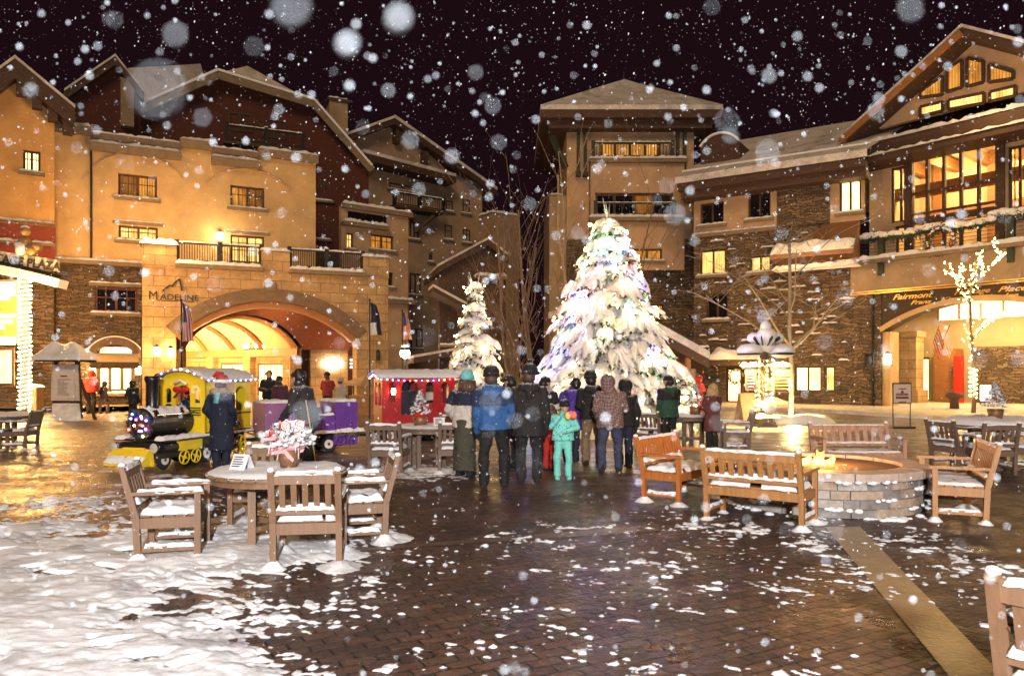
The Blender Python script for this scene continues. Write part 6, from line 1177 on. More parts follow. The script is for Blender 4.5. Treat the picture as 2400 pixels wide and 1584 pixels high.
    for i in range(n + 1):
        z = hz_ + (sh + .055 * k - hz_) * i / n; f = (z / k - hem * 1.75) / (1.455 - hem * 1.75); r = (.205 - .012 * math.sin(PI * f) + .01 * (1 - f)) * k * wide
        if z > 1.36 * k: r *= max(.30, 1 - ((z / k - 1.36) / .11) ** 2 * .62)
        if puff: r *= 1 + .035 * abs(math.sin(z / k * PI / .075))
        prof.append((r, z))
    vs0 = len(j.v); j.lathe(prof, (0, 0, 0), 26, 1.06, .74)
    j.v[vs0:] = [tuple(T(p)) for p in j.v[vs0:]]
    for (S, E, Hn) in A:
        m1, m2 = S.lerp(E, .5), E.lerp(Hn, .5); pz = 1.06 if puff else 1; caps(j, [(*S, .088 * k), (*m1, .082 * k * pz), (*E, .074 * k), (*m2, .068 * k * pz), (*(E.lerp(Hn, .94)), .056 * k)], 10)
    if collar: caps(j, [(*T((0, .0, sh + .03 * k)), .085 * k), (*T((0, .01 * k, nk + .04 * k)), .078 * k)], 12)
    if hoodback: caps(j, [(*T((-.09 * k, -.10 * k, 1.44 * k)), .075 * k), (*T((0, -.135 * k, 1.41 * k)), .09 * k), (*T((.09 * k, -.10 * k, 1.44 * k)), .075 * k)], 10); caps(j, [(*T((0, -.15 * k, 1.40 * k)), .075 * k), (*T((0, -.155 * k, 1.30 * k)), .04 * k)], 8)
    fuse(j, 'jacket', jac if not isinstance(jac, (list, tuple)) else jac[0], t, vox, 2, .045 * k)
    if isinstance(jac, (list, tuple)):       # contrast yoke
        y_ = MB(); vs0 = len(y_.v); y_.lathe([(.222 * k * wide, 1.20 * k), (.214 * k * wide, 1.32 * k), (.19 * k * wide, 1.40 * k), (.11 * k, 1.46 * k)], (0, 0, 0), 26, 1.06, .76); y_.v[vs0:] = [tuple(T(p)) for p in y_.v[vs0:]]
        for (S, E, Hn) in A: caps(y_, [(*S, .094 * k), (*S.lerp(E, .55), .088 * k)], 10)
        fuse(y_, 'yoke', jac[1], t, vox, 2, .045 * k)
    if skirt:
        q = MB(); q.lathe([(.20 * k, .10 * k), (.195 * k, .5 * k), (.185 * k, .95 * k), (.15 * k, 1.0 * k)], (0, 0, 0), 24, 1.0, .85); fuse(q, 'skirt', skirt, t, vox, 2, .04)
    elif legs:
        q = MB(); caps(q, [(-.07 * k, 0, .94 * k, .118 * k), (.07 * k, 0, .94 * k, .118 * k)], 10)
        for s, (fx, fy) in zip((1, -1), feet): caps(q, [(s * .088 * k, 0, .86 * k, .112 * k), (fx, fy + .03 * k, .50 * k, .085 * k), (fx, fy + .005 * k, .28 * k, .078 * k), (fx, fy, .085 * k, .074 * k)], 10)
        fuse(q, 'trousers', tro, t, vox, 2, .045 * k)
    for fx, fy in feet:
        q = MB(); caps(q, [(fx, fy - .03 * k, .055 * k, .056 * k), (fx * 1.08, fy + .06 * k, .05 * k, .052 * k), (fx * 1.14, fy + .15 * k, .045 * k, .044 * k)], 8); caps(q, [(fx, fy - .01 * k, .15 * k, .058 * k), (fx, fy - .02 * k, .06 * k, .056 * k)], 8); q.box(fx - .05 * k, fx + .05 * k, fy - .08 * k, fy + .17 * k, 0, .03 * k); fuse(q, 'boot', boot or blackcloth, t, .012 if y < 15 else .02, 1)
    for s, (S, E, Hn) in zip((1, -1), A): hand(t, E.lerp(Hn, .96), Hn - E, glove or blackcloth, 1.12 * k, 'glove', Vector((-s, .4, 0)) if (ar if s == 1 else al) == 'down' else Vector((0, .2, -1)))
    # head covering
    if hatk == 'hood' or furhood:
        q = MB(); 
        if furhood:
            for i in range(30): a = PI * (i / 29) * 2; q.ball(T((.15 * k * math.cos(a), -.03 * k + .10 * k * math.sin(a), 1.475 * k - .02 * k * math.sin(a))), .055 * k * R.uniform(.8, 1.25), 7, 5)
            fuse(q, 'fur_hood', furhood, t, .016, 1)
        else:
            caps(q, [(*(hc + Vector((0, -.02 * k, .015 * k))), .142 * k), (*(hc + Vector((0, -.03 * k, -.10 * k))), .12 * k), (*T((0, -.01 * k, sh + .03 * k)), .12 * k)], 14); fuse(q, 'hood', hat, t, vox, 2, .03)
    if hatk == 'beanie' and hat:
        q = MB(); vs = q.lathe([(.118 * k, -.015 * k), (.123 * k, .03 * k), (.116 * k, .075 * k), (.085 * k, .125 * k), (.03 * k, .15 * k), (.001, .152 * k)], tuple(hc + Vector((0, -.01 * k, .045 * k))), 18, .93, 1.05); q.lathe([(.124 * k, -.03 * k), (.128 * k, .0), (.124 * k, .03 * k)], tuple(hc + Vector((0, -.01 * k, .045 * k))), 18, .93, 1.05)
        for i in range(18): a = 2 * PI * i / 18; q.tube([hc + Vector((.128 * .93 * k * math.cos(a), .132 * k * math.sin(a), +.015 * k)), hc + Vector((.120 * .93 * k * math.cos(a), .124 * k * math.sin(a), .105 * k)), hc + Vector((.07 * k * math.cos(a), .08 * k * math.sin(a), .175 * k))], .008 * k, 4)
        if pom: q.ball(hc + Vector((0, -.01 * k, .215 * k)), .04 * k, 9, 7, jit=.2, rnd=R)
        q.build('hat', hat, t, True)
    if hatk == 'cap' and hat:
        q = MB(); q.lathe([(.114 * k, .01 * k), (.116 * k, .05 * k), (.095 * k, .10 * k), (.05 * k, .13 * k), (.001, .14 * k)], tuple(hc), 18, .93, 1.05); e = hc + fd * .13 * k + Vector((0, 0, .03 * k)); q.prism([(e.x - .08 * k, e.y - .03 * k), (e.x + .08 * k, e.y - .03 * k), (e.x + .07 * k + fd.x * .06, e.y + fd.y * .07 * k), (e.x - .07 * k + fd.x * .06, e.y + fd.y * .07 * k)], e.z - .01 * k, e.z, 'z'); q.build('cap', hat, t, True)
    if hatk == 'santa':
        q = MB(); c = hc + Vector((0, 0, .05 * k)); q.lathe([(.12 * k, 0), (.11 * k, .07 * k), (.07 * k, .13 * k)], tuple(c), 16); q.tube([c + Vector((0, 0, .10 * k)), c + Vector((-.08 * k, -.04 * k, .15 * k)), c + Vector((-.15 * k, -.06 * k, .08 * k))], [.08 * k, .055 * k, .02 * k], 10); q.build('santa_hat', hat, t, True)
        q = MB(); q.lathe([(.125 * k, -.03 * k), (.138 * k, .0), (.125 * k, .035 * k)], tuple(c), 18); q.ball(c + Vector((-.16 * k, -.06 * k, .06 * k)), .035 * k, 8, 6); q.build('hat_trim', M['snow'], t, True)
    if hatk in ('none', 'cap', 'beanie', 'santa') and hair:
        q = MB(); dz = .02 if hatk == 'none' else -.02; q.ball(hc - fd * .042 * k + Vector((0, 0, dz * k)), .112 * k, 14, 9, sx=.95, sz=1.12 if hatk == 'none' else .85)
        if longhair:
            for i in range(9): a = PI + PI * i / 8; q.tube([hc + Vector((.1 * k * math.cos(a), .1 * k * math.sin(a) * .9, .0)), hc + Vector((.12 * k * math.cos(a), .1 * k * math.sin(a), -.13 * k)), hc + Vector((.115 * k * math.cos(a), .085 * k * math.sin(a), -.23 * k))], [.05 * k, .052 * k, .03 * k], 7)
        if hatk == 'none':
            for i in range(40): a, e = R.uniform(0, 6.3), R.uniform(.1, 1.4); d = Vector((math.cos(a) * math.cos(e), math.sin(a) * math.cos(e) - .25, math.sin(e))); q.ball(hc + d * .108 * k, .024 * k, 5, 4)
        q.build('hair', hairs[hair], t, True)
    if scarf:
        q = MB(); torus(q, (0, 0, 0), .10 * k, .042 * k, 'y', 16, 7); q.v = [tuple(T((p[0], p[2] * .95, 1.49 * k + p[1] * .9))) for p in q.v]; q.beam(T((.02 * k, -.15 * k, 1.46 * k)), T((.0, -.175 * k, 1.26 * k)), .10 * k, .03 * k); q.build('scarf', scarf, t, True)
    if feat:
        for s in (-1, 1): q = MB(); q.ball(hc + fd * .094 * k + fl * s * .036 * k + Vector((0, 0, .012 * k)), .014 * k, 8, 6, sz=.7); q.build('eye', M['ink'], t, True)
        q = MB(); q.ball(hc + fd * .100 * k - Vector((0, 0, .062 * k)), .022 * k, 8, 5, sx=1.2, sz=.35); q.build('mouth', simple('lips', (.30, .09, .07), .5, .1, 9), t, True)
    return t
blackcloth = cloth('black_cloth', (.008, .0075, .009)); navy = cloth('navy_cloth', (.008, .012, .034)); blue = cloth('blue_shell', (.02, .085, .25)); char = cloth('charcoal_wool', (.014, .012, .013)); char2 = cloth('charcoal_fleece', (.024, .021, .024)); olive = cloth('olive_wool', (.045, .045, .03)); whitec = cloth('white_quilt', (.46, .42, .38)); teal = cloth('teal_knit', (.14, .42, .46)); khaki = cloth('khaki_twill', (.15, .105, .062)); green = cloth('dark_green_shell', (.014, .055, .035)); maroonc = cloth('maroon_quilt', (.105, .026, .024)); redc = cloth('red_shell', (.42, .022, .016)); purplec = cloth('violet_down', (.06, .03, .26)); jeans = cloth('blue_jeans', (.03, .042, .085)); aqua = cloth('aqua_snowsuit', (.16, .58, .54), .06); fur = simple('tan_fur', (.30, .21, .13), .9, .4, 40, .8, 90); greyc = cloth('pale_grey_cloth', (.34, .29, .24))
def plaidmat():
    m, nt, b = newmat('mauve_plaid'); L = nt.links.new; b.inputs['Roughness'].default_value = .85; tc = N(nt, 'ShaderNodeTexCoord'); mp = N(nt, 'ShaderNodeMapping'); mp.inputs['Rotation'].default_value = (0, .78, .3); L(tc.outputs['Object'], mp.inputs[0]); br = N(nt, 'ShaderNodeTexChecker', Scale=26); L(mp.outputs[0], br.inputs[0]); br.inputs[1].default_value = (.22, .14, .13, 1); br.inputs[2].default_value = (.09, .06, .065, 1); L(br.outputs[0], b.inputs['Base Color']); return m
plaid = plaidmat()
def dotmat():
    m, nt, b = newmat('aqua_dotted_shell'); L = nt.links.new; b.inputs['Roughness'].default_value = .7; tc = N(nt, 'ShaderNodeTexCoord'); vo = N(nt, 'ShaderNodeTexVoronoi', Scale=26); L(tc.outputs['Object'], vo.inputs['Vector']); r = ramp(nt, vo.outputs['Distance'], [(.22, (.03, .10, .11)), (.30, (.17, .60, .56))]); r.color_ramp.interpolation = 'LINEAR'; L(r.outputs[0], b.inputs['Base Color']); return m
dots = dotmat()
def PX(u, z): return gx(u, z)
GC = 'crowd gathered before the tall spruce'
person('person in a blue ski jacket and dark hat seen from behind in the crowd', PX(1158, 11.45), 11.45, 92, 1.80, [blue, cloth('deep_blue_shell', (.012, .026, .075))], blackcloth, blackcloth, ('pocket', 'down'), .485, boot=blackcloth, hoodback=True, step=.12, wide=1.10, stance=.15, glove=blackcloth, group=GC)
person('person in a long charcoal coat and tall dark hat beside the blue jacket', PX(1240, 11.9), 11.9, 90, 1.83, char, blackcloth, blackcloth, ('down', 'pocket'), .40, wide=1.10, stance=.12, turn=-25, hoodback=True, pom=True, group=GC)
person('person in a teal beanie, white and black jacket and long olive skirt', PX(1089, 12.6), 12.6, 70, 1.74, [whitec, navy], blackcloth, teal, 'pocket', .47, skirt=olive, wide=.98, hair='brown', longhair=True, pom=False, tilt=.04, turn=-30, group=GC)
person('person with a dark cap looking left behind the blue jacket', PX(1197, 13.6), 13.6, 120, 1.70, blackcloth, blackcloth, blackcloth, 'front', .47, hatk='cap', turn=35, hair='black', group=GC)
person('person in a dark cap and pale vest beyond the charcoal coat', PX(1277, 14.6), 14.6, 60, 1.66, [whitec, blackcloth], blackcloth, blackcloth, 'front', .48, hatk='cap', turn=-30, hair='black', group=GC)
person('child in a red snowsuit with long brown hair beside the girl in aqua', PX(1287, 13.3), 13.3, 60, 1.18, [redc, redc], redc, None, 'down', .50, hatk='none', longhair=True, group=GC, glove=redc)
girl = person('girl in an aqua dotted snowsuit and dark hat holding a bright toy to her face', PX(1319, 12.25), 12.25, -88, 1.27, dots, aqua, blackcloth, 'face', .50, hatk='beanie', boot=aqua, glove=aqua, stance=.13, wide=1.14, feat=True, hair='brown', group=GC)
q = MB(); z_ = hz(974, 12.0); 
for i, (dx, dz) in enumerate(((0, 0), (.045, .02), (.09, .01))): q.mat(i).ball((gx(1331, 12.0) + dx, 11.97, z_ + dz), .055, 9, 7, sy=.7, sz=1.2)
tag(q.build('plush_toy', [simple('toy_yellow', (.75, .55, .08), .7, .1, 9), simple('toy_pink', (.75, .10, .30), .7, .1, 9), simple('toy_orange', (.80, .20, .05), .7, .1, 9)], None, True), 'pink, orange and yellow soft toy held by the girl in aqua', 'toy')
person('person in a violet down jacket with head bowed behind the girl in aqua', PX(1338, 14.6), 14.6, 75, 1.64, purplec, navy, None, 'front', .38, puff=1, hoodback=True, tilt=.05, hatk='none', hair='black', longhair=False, wide=1.0, group=GC, turn=30)
person('person in a black quilted jacket and khaki trousers', PX(1389, 14.2), 14.2, 95, 1.74, blackcloth, khaki, blackcloth, ('down', 'front'), .50, puff=1, hoodback=True, tilt=-.03, hatk='beanie', hair='black', wide=1.06, stance=.13, group=GC)
person('person in a mauve plaid hooded jacket and jeans', PX(1430, 13.1), 13.1, 85, 1.70, plaid, jeans, plaid, ('phone', 'pocket'), .46, hatk='hood', wide=1.10, stance=.15, step=.1, group=GC)
person('person in black with a pointed hood half behind the plaid jacket', PX(1463, 13.7), 13.7, 100, 1.62, blackcloth, navy, blackcloth, ('down', 'pocket'), .47, hatk='hood', group=GC)
person('person in a green and black jacket and dark cap by the lit spruce', PX(1568, 16.2), 16.2, 110, 1.68, [green, blackcloth], blackcloth, blackcloth, ('front', 'down'), .46, hatk='cap', turn=40, hoodback=True, hair='black', wide=1.08)
person('person with blonde hair in a long maroon quilted coat', PX(1669, 16.4), 16.4, 118, 1.50, maroonc, blackcloth, None, 'front', .30, hatk='none', hair='blonde', longhair=True, wide=1.04)
person('person in bright red jacket and hood far behind the maroon coat', PX(1637, 27), 27, -60, 1.62, redc, redc, redc, 'front', .45, hatk='hood')
person('person in a dark coat with dark hair next to the far red hooded one', PX(1606, 26), 26, 90, 1.45, blackcloth, blackcloth, None, 'down', .45, hatk='none', hair='black')
person('person in a Santa hat, teal scarf and navy fur collared coat by the yellow locomotive', PX(519, 13.3), 13.3, 80, 1.66, navy, navy, redc, 'pocket', .22, hatk='santa', scarf=teal, furhood=fur, wide=1.06, hair='brown')
person('dark clad person bending over the purple wagon', PX(722, 12.3), 12.3, 165, 1.83, char2, blackcloth, None, 'reach', .50, hatk='none', hair='black', lean=.24, wide=1.06, stance=.12, step=.25)
o = tag(MB().tube([(0, 0, .05), (-.2, 0, 1.3)], .009, 6).build('walking_stick', simple('bamboo', (.5, .34, .10), .5, .2, 9)), 'thin yellow stick held by the person at the purple wagon', 'stick'); o.location = (gx(746, 12.0), 12.0, 0)
person('person in a dark jacket standing behind the purple wagon', PX(630, 25.5), 25.5, -80, 1.80, blackcloth, blackcloth, None, 'front', .48, hatk='none', hair='black')
person('shorter person in dark purple beside the one behind the purple wagon', PX(658, 25), 25, 100, 1.58, cloth('plum_cloth', (.06, .02, .04)), blackcloth, blackcloth, 'down', .45)
person('person in a red jacket and dark hat under the arch near the oval sign', PX(767, 30), 30, 80, 1.72, cloth('dull_red', (.20, .022, .02)), blackcloth, blackcloth, 'reach', .46, hatk='beanie')
person('person in a pale grey jacket standing by the arch counter', PX(798, 27), 27, 70, 1.52, greyc, greyc, greyc, 'front', .44)
person('person in a red jacket and hood walking past the notice board', PX(213, 31.5), 31.5, 80, 1.84, redc, blackcloth, redc, 'pocket', .49, hatk='hood', wide=1.12, stance=.12)
person('child in dark clothes walking beside the red jacket near the notice board', PX(243, 31.8), 31.8, 60, 1.36, char2, cloth('grey_trousers', (.12, .09, .07)), char2, 'down', .48, step=.3, hatk='hood')
person('dark bundled person left of the locomotive smokestack', PX(311, 27), 27, 80, 1.45, char, blackcloth, char, 'pocket', .42, hatk='hood', wide=1.1)
person('person in black with a hat just right of the locomotive smokestack', PX(368, 24), 24, 95, 1.66, blackcloth, blackcloth, blackcloth, 'pocket', .45, wide=1.1)
person('person in a dark blue jacket peering past the yellow cab', PX(386, 26), 26, 70, 1.70, navy, blackcloth, blackcloth, 'down', .47)
person('person in a navy coat sitting in the front of the yellow cab', *(lambda p: (p.x, p.y))(lc.matrix_basis @ Vector((-.32, -.12, 0))), 250, 1.46, navy, navy, navy, 'front', .40, hatk='hood')
person('person in a dark green coat in the rear of the yellow cab', *(lambda p: (p.x, p.y))(lc.matrix_basis @ Vector((-.98, .08, 0))), 200, 1.42, cloth('slate_cloth', (.06, .065, .06)), navy, blackcloth, 'front', .40)
person('person in a navy coat filling the doorway of the red caboose', *(lambda p: (p.x, p.y))(cb.matrix_basis @ Vector((.20, .05, 0))), 100, 1.56, cloth('ink_blue_cloth', (.025, .022, .045)), navy, navy, 'pocket', .35, hatk='hood', wide=1.1)
person('person in black with a pale stripe at the caboose window', *(lambda p: (p.x, p.y))(cb.matrix_basis @ Vector((-.32, .1, 0))), 60, 1.5, [blackcloth, whitec], blackcloth, blackcloth, 'pocket', .42)
# ================================================================== ground, snow, lamps, air, camera
def groundmat():
    m, nt, b = newmat('wet_brick_paving'); L = nt.links.new
    tc = N(nt, 'ShaderNodeTexCoord'); mp = N(nt, 'ShaderNodeMapping'); mp.inputs['Rotation'].default_value = (0, 0, math.radians(-28)); L(tc.outputs['Object'], mp.inputs[0])
    nz = N(nt, 'ShaderNodeTexNoise', Scale=3.0, Detail=3); L(mp.outputs[0], nz.inputs['Vector'])
    vv = N(nt, 'ShaderNodeVectorMath', operation='MULTIPLY_ADD'); L(nz.outputs['Color'], vv.inputs[0]); vv.inputs[1].default_value = (.03, .03, 0); L(mp.outputs[0], vv.inputs[2])
    br = N(nt, 'ShaderNodeTexBrick', **{'Scale': 1.0, 'Brick Width': .22, 'Row Height': .11, 'Mortar Size': .010, 'Mortar Smooth': .35}); L(vv.outputs[0], br.inputs['Vector'])
    br.inputs['Color1'].default_value = (.115, .056, .034, 1); br.inputs['Color2'].default_value = (.052, .030, .022, 1); br.inputs['Mortar'].default_value = (.006, .005, .005, 1)
    n2 = N(nt, 'ShaderNodeTexNoise', Scale=.7, Detail=8, Roughness=.7); L(tc.outputs['Object'], n2.inputs['Vector'])
    r = ramp(nt, n2.outputs['Fac'], [(.3, (.5, .48, .46)), (.7, (1.3, 1.25, 1.2))]); mx = N(nt, 'ShaderNodeMix', data_type='RGBA', blend_type='MULTIPLY'); mx.inputs[0].default_value = 1
    L(br.outputs['Color'], mx.inputs[6]); L(r.outputs[0], mx.inputs[7])
    m2 = N(nt, 'ShaderNodeMapping'); m2.inputs['Scale'].default_value = (.5, 1.6, 1); L(tc.outputs['Object'], m2.inputs[0]); n5 = N(nt, 'ShaderNodeTexNoise', Scale=1.5, Detail=9, Roughness=.75); L(m2.outputs[0], n5.inputs['Vector'])
    sy = N(nt, 'ShaderNodeSeparateXYZ'); L(tc.outputs['Object'], sy.inputs[0]); yr_ = N(nt, 'ShaderNodeMapRange'); yr_.inputs[1].default_value = 8; yr_.inputs[2].default_value = 19; yr_.inputs[3].default_value = -.22; yr_.inputs[4].default_value = .10; L(sy.outputs[1], yr_.inputs[0]); ay = N(nt, 'ShaderNodeMath', operation='ADD'); L(n5.outputs['Fac'], ay.inputs[0]); L(yr_.outputs[0], ay.inputs[1])
    sr = N(nt, 'ShaderNodeMapRange'); sr.inputs[1].default_value = .47; sr.inputs[2].default_value = .68; sr.inputs[4].default_value = .75; L(ay.outputs[0], sr.inputs[0]); sx = N(nt, 'ShaderNodeMix', data_type='RGBA'); L(sr.outputs[0], sx.inputs[0]); L(mx.outputs[2], sx.inputs[6]); sx.inputs[7].default_value = (.36, .33, .31, 1); L(sx.outputs[2], b.inputs['Base Color'])
    n3 = N(nt, 'ShaderNodeTexNoise', Scale=1.6, Detail=6, Roughness=.65); L(tc.outputs['Object'], n3.inputs['Vector'])
    rr = N(nt, 'ShaderNodeMapRange'); rr.inputs[1].default_value = .35; rr.inputs[2].default_value = .65; rr.inputs[3].default_value = .24; rr.inputs[4].default_value = .6; L(n3.outputs['Fac'], rr.inputs[0]); L(rr.outputs[0], b.inputs['Roughness'])
    n4 = N(nt, 'ShaderNodeTexNoise', Scale=16, Detail=5); L(tc.outputs['Object'], n4.inputs['Vector'])
    ad = N(nt, 'ShaderNodeMath', operation='MULTIPLY_ADD'); L(br.outputs['Fac'], ad.inputs[0]); ad.inputs[1].default_value = -1; L(n4.outputs['Fac'], ad.inputs[2])
    bp = N(nt, 'ShaderNodeBump', Strength=.9, Distance=.03); L(ad.outputs[0], bp.inputs['Height']); L(bp.outputs[0], b.inputs['Normal']); b.inputs['Specular IOR Level'].default_value = .6
    return m
q = MB(); q.add([(-160, -60, 0), (160, -60, 0), (160, 180, 0), (-160, 180, 0)], [(0, 1, 2, 3)])
tag(q.build('plaza_ground', groundmat()), kind='structure')
def strip(pts, z, name, mat):
    q = MB(); q.add([(*p, z) for p in pts], [tuple(range(len(pts)))]); return tag(q.build(name, mat), kind='structure')
def gp(u, v): z = gz(v); return gx(u, z), z
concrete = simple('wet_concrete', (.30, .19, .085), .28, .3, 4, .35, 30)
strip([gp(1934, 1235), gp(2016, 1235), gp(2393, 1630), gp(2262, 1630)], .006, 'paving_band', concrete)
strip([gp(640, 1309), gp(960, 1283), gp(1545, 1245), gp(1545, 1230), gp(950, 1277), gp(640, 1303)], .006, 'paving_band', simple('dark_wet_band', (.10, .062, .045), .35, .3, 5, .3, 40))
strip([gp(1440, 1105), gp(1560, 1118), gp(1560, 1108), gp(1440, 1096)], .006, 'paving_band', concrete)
# raised pavement with packed snow in front of the buildings
q = MB(); q.prism([B.w(-6, -1.9, 0)[:2], B.w(7, -1.9, 0)[:2], C.w(-.3, -1.2, 0)[:2], C.w(-.3, 3, 0)[:2], B.w(-6, 3, 0)[:2]], 0, .13, 'z'); tag(q.build('pavement', simple('trodden_pavement', (.34, .27, .2), .5, .3, 2, .4)), kind='structure')
q = MB(); q.prism([G.w(-3, -5, 0)[:2], G.w(5, -6, 0)[:2], H.w(0, -5, 0)[:2], H.w(9, -7.5, 0)[:2], H.w(20, -8, 0)[:2], H.w(20, 12, 0)[:2], H.w(-1, 12, 0)[:2], G.w(0, 3, 0)[:2]], 0, .14, 'z'); tag(q.build('pavement', simple('snowy_pavement', (.56, .52, .48), .7, .3, 1.5, .5)), kind='structure')

# ---- settled snow as a height field
rs = np.random.RandomState(3)
def vnoise(x, y, sc, seed):
    r_ = np.random.RandomState(seed); g = r_.rand(128, 128); X = x / sc; Y = y / sc; xi = np.floor(X).astype(int); yi = np.floor(Y).astype(int); fx = X - xi; fy = Y - yi; fx = fx * fx * (3 - 2 * fx); fy = fy * fy * (3 - 2 * fy)
    g_ = lambda a, b: g[a % 128, b % 128]
    return (g_(xi, yi) * (1 - fx) + g_(xi + 1, yi) * fx) * (1 - fy) + (g_(xi, yi + 1) * (1 - fx) + g_(xi + 1, yi + 1) * fx) * fy
def fbm(x, y, sc, seed, n=4):
    t = 0; a = .5; s = 0
    for k in range(n): t = t + a * vnoise(x, y, sc / 2 ** k, seed + k); s += a; a *= .55
    return t / s

def slushmat():
    m = snowmat('ground_slush'); nt = m.node_tree; L = nt.links.new; b = nt.nodes['Principled BSDF']; src = b.inputs['Base Color'].links[0].from_socket; tc = N(nt, 'ShaderNodeTexCoord'); nz = N(nt, 'ShaderNodeTexNoise', Scale=1.9, Detail=8, Roughness=.72, Distortion=.5); L(tc.outputs['Object'], nz.inputs['Vector'])
    r = ramp(nt, nz.outputs['Fac'], [(.34, (.55, .53, .53)), (.52, (1, 1, 1))]); x = N(nt, 'ShaderNodeMix', data_type='RGBA', blend_type='MULTIPLY'); x.inputs[0].default_value = 1; L(src, x.inputs[6]); L(r.outputs[0], x.inputs[7]); L(x.outputs[2], b.inputs['Base Color']); return m
GSNOW = slushmat()
FEET = 230
def snowfield(name, x0, x1, y0, y1, cell, dens, hk=.11):
    xs = np.arange(x0, x1, cell); ys = np.arange(y0, y1, cell); X, Y = np.meshgrid(xs, ys)
    U = 1200 + F * X / Y; Vv = HZ + F * CH / Y
    BX, BY = X * .883 - Y * .469, X * .469 + Y * .883; n1 = .45 * fbm(X, Y, .9, 11) + .35 * fbm(X, Y, .25, 31) + .2 * fbm(BX, BY * 2.0, .12, 51, 3); n2 = .25 * fbm(X, Y, .6, 13, 2) + .40 * fbm(BX, BY * 1.7, .13, 33, 3) + .35 * fbm(BX, BY * 1.5, .06, 53, 2)
    D = dens(U, Vv, X, Y); st_ = lambda n: (n - n.mean()) / n.std(); wv = np.clip((D - .35) / .4, 0, 1); n1, n2 = st_(n1), st_(n2); zz = wv * n1 + (1 - wv) * n2; zz = zz + (.25 + .35 * wv) * (fbm(X, Y, 1.7, 121, 3) - .5) / .16; h = (zz - 2.3 * (1 - 2 * D) - 3 * (D < .03) - 1.2 * np.clip((.12 - D) / .12, 0, 1)) * (.012 + .008 * wv)
    for k in range(FEET): px_, py_, a_ = rs.uniform(x0, x1), rs.uniform(y0, y1), rs.uniform(0, 3.1); dx, dy = X - px_, Y - py_; e_ = ((dx * math.cos(a_) + dy * math.sin(a_)) / .13) ** 2 + ((dy * math.cos(a_) - dx * math.sin(a_)) / .055) ** 2; h = np.where(e_ < 1.5, h - .045 * np.clip(1.5 - e_, 0, 1), h)
    h = np.minimum(h, .030 + .35 * np.maximum(h - .030, 0)) + (fbm(X, Y, .16, 71, 3) - .5) * .012 * (h > .004)
    for hx, hy, r, t in HEAPS:
        if x0 - 1 < hx < x1 + 1 and y0 - 1 < hy < y1 + 1:
            d2 = ((X - hx) ** 2 + (Y - hy) ** 2) / (r * r) * (1 + .9 * (fbm(X, Y, .1, 91, 2) - .5)); h = np.maximum(h, t * (np.exp(-d2 * 1.4) * 1.25 - .25))
    hh = np.where(h > 0, h + .002, np.maximum(h * .8, -.004)); ok = h > 0
    c = ok[:-1, :-1] | ok[1:, :-1] | ok[:-1, 1:] | ok[1:, 1:]
    idx = -np.ones(X.shape, int); used = np.zeros(X.shape, bool); used[:-1, :-1] |= c; used[1:, :-1] |= c; used[:-1, 1:] |= c; used[1:, 1:] |= c
    idx[used] = np.arange(used.sum()); vs = np.stack([X[used], Y[used], hh[used]], 1)
    jj, ii = np.nonzero(c); fs = np.stack([idx[jj, ii], idx[jj, ii + 1], idx[jj + 1, ii + 1], idx[jj + 1, ii]], 1)
    me = bpy.data.meshes.new(name); me.vertices.add(len(vs)); me.vertices.foreach_set('co', vs.ravel()); me.loops.add(fs.size); me.loops.foreach_set('vertex_index', fs.ravel().astype(np.int32))
    me.polygons.add(len(fs)); me.polygons.foreach_set('loop_start', np.arange(0, fs.size, 4, dtype=np.int32)); me.polygons.foreach_set('use_smooth', np.ones(len(fs), bool)); me.materials.append(GSNOW); me.update(calc_edges=True); me.validate()
    o = bpy.data.objects.new(name, me); COL.objects.link(o); return tag(o, 'settled snow lying in patches over the brick paving', None, None, 'stuff')
sst = lambda a, b, x: np.clip((x - a) / (b - a), 0, 1) ** 2 * (3 - 2 * np.clip((x - a) / (b - a), 0, 1))
def dens_near(U, Vv, X, Y):
    ub = np.interp(Vv, [1180, 1230, 1290, 1380, 1450, 1500, 1584, 1700], [300, 850, 900, 620, 560, 600, 760, 860])
    d = .15 + .76 * sst(150, -330, U - ub); d = d * sst(1130, 1290, Vv)
    right = np.clip(1 - (U - ub) / np.interp(Vv, [1200, 1330, 1400, 1584], [250, 320, 700, 1350]), 0, 1); d = np.maximum(d, +.20 * right ** .9 * sst(1150, 1260, Vv))
    d = np.maximum(d, .10 * sst(1500, 1570, Vv) * sst(2200, 1900, U)); d = np.maximum(d,   .035 * sst(1330, 1420, Vv) * sst(2200, 1700, U))
    d = np.maximum(d, .34 * sst(1050, 1190, Vv) * sst(800, 200, U)); return d
def dens_zero(U, Vv, X, Y): return np.full(U.shape, -.02)
snowfield('ground_snow', -7.4, 4.6, 3.9, 10.5, .016, dens_near)
FEET = 0
snowfield('ground_snow', 1.3, 7.2, 7.4, 11.5, .022, lambda U, Vv, X, Y: .10 * np.exp(-((X - 3.4) ** 2 + (Y - 8.6) ** 2) / 1.2))
snowfield('ground_snow', -3.4, -.2, 11.6, 15.2, .03, lambda U, Vv, X, Y: .62 * np.exp(-((X + 1.8) ** 2 + (Y - 13.2) ** 2) / 1.3))
snowfield('ground_snow', -12, -4, 10.5, 24, .06, lambda U, Vv, X, Y: np.full(U.shape, .17))
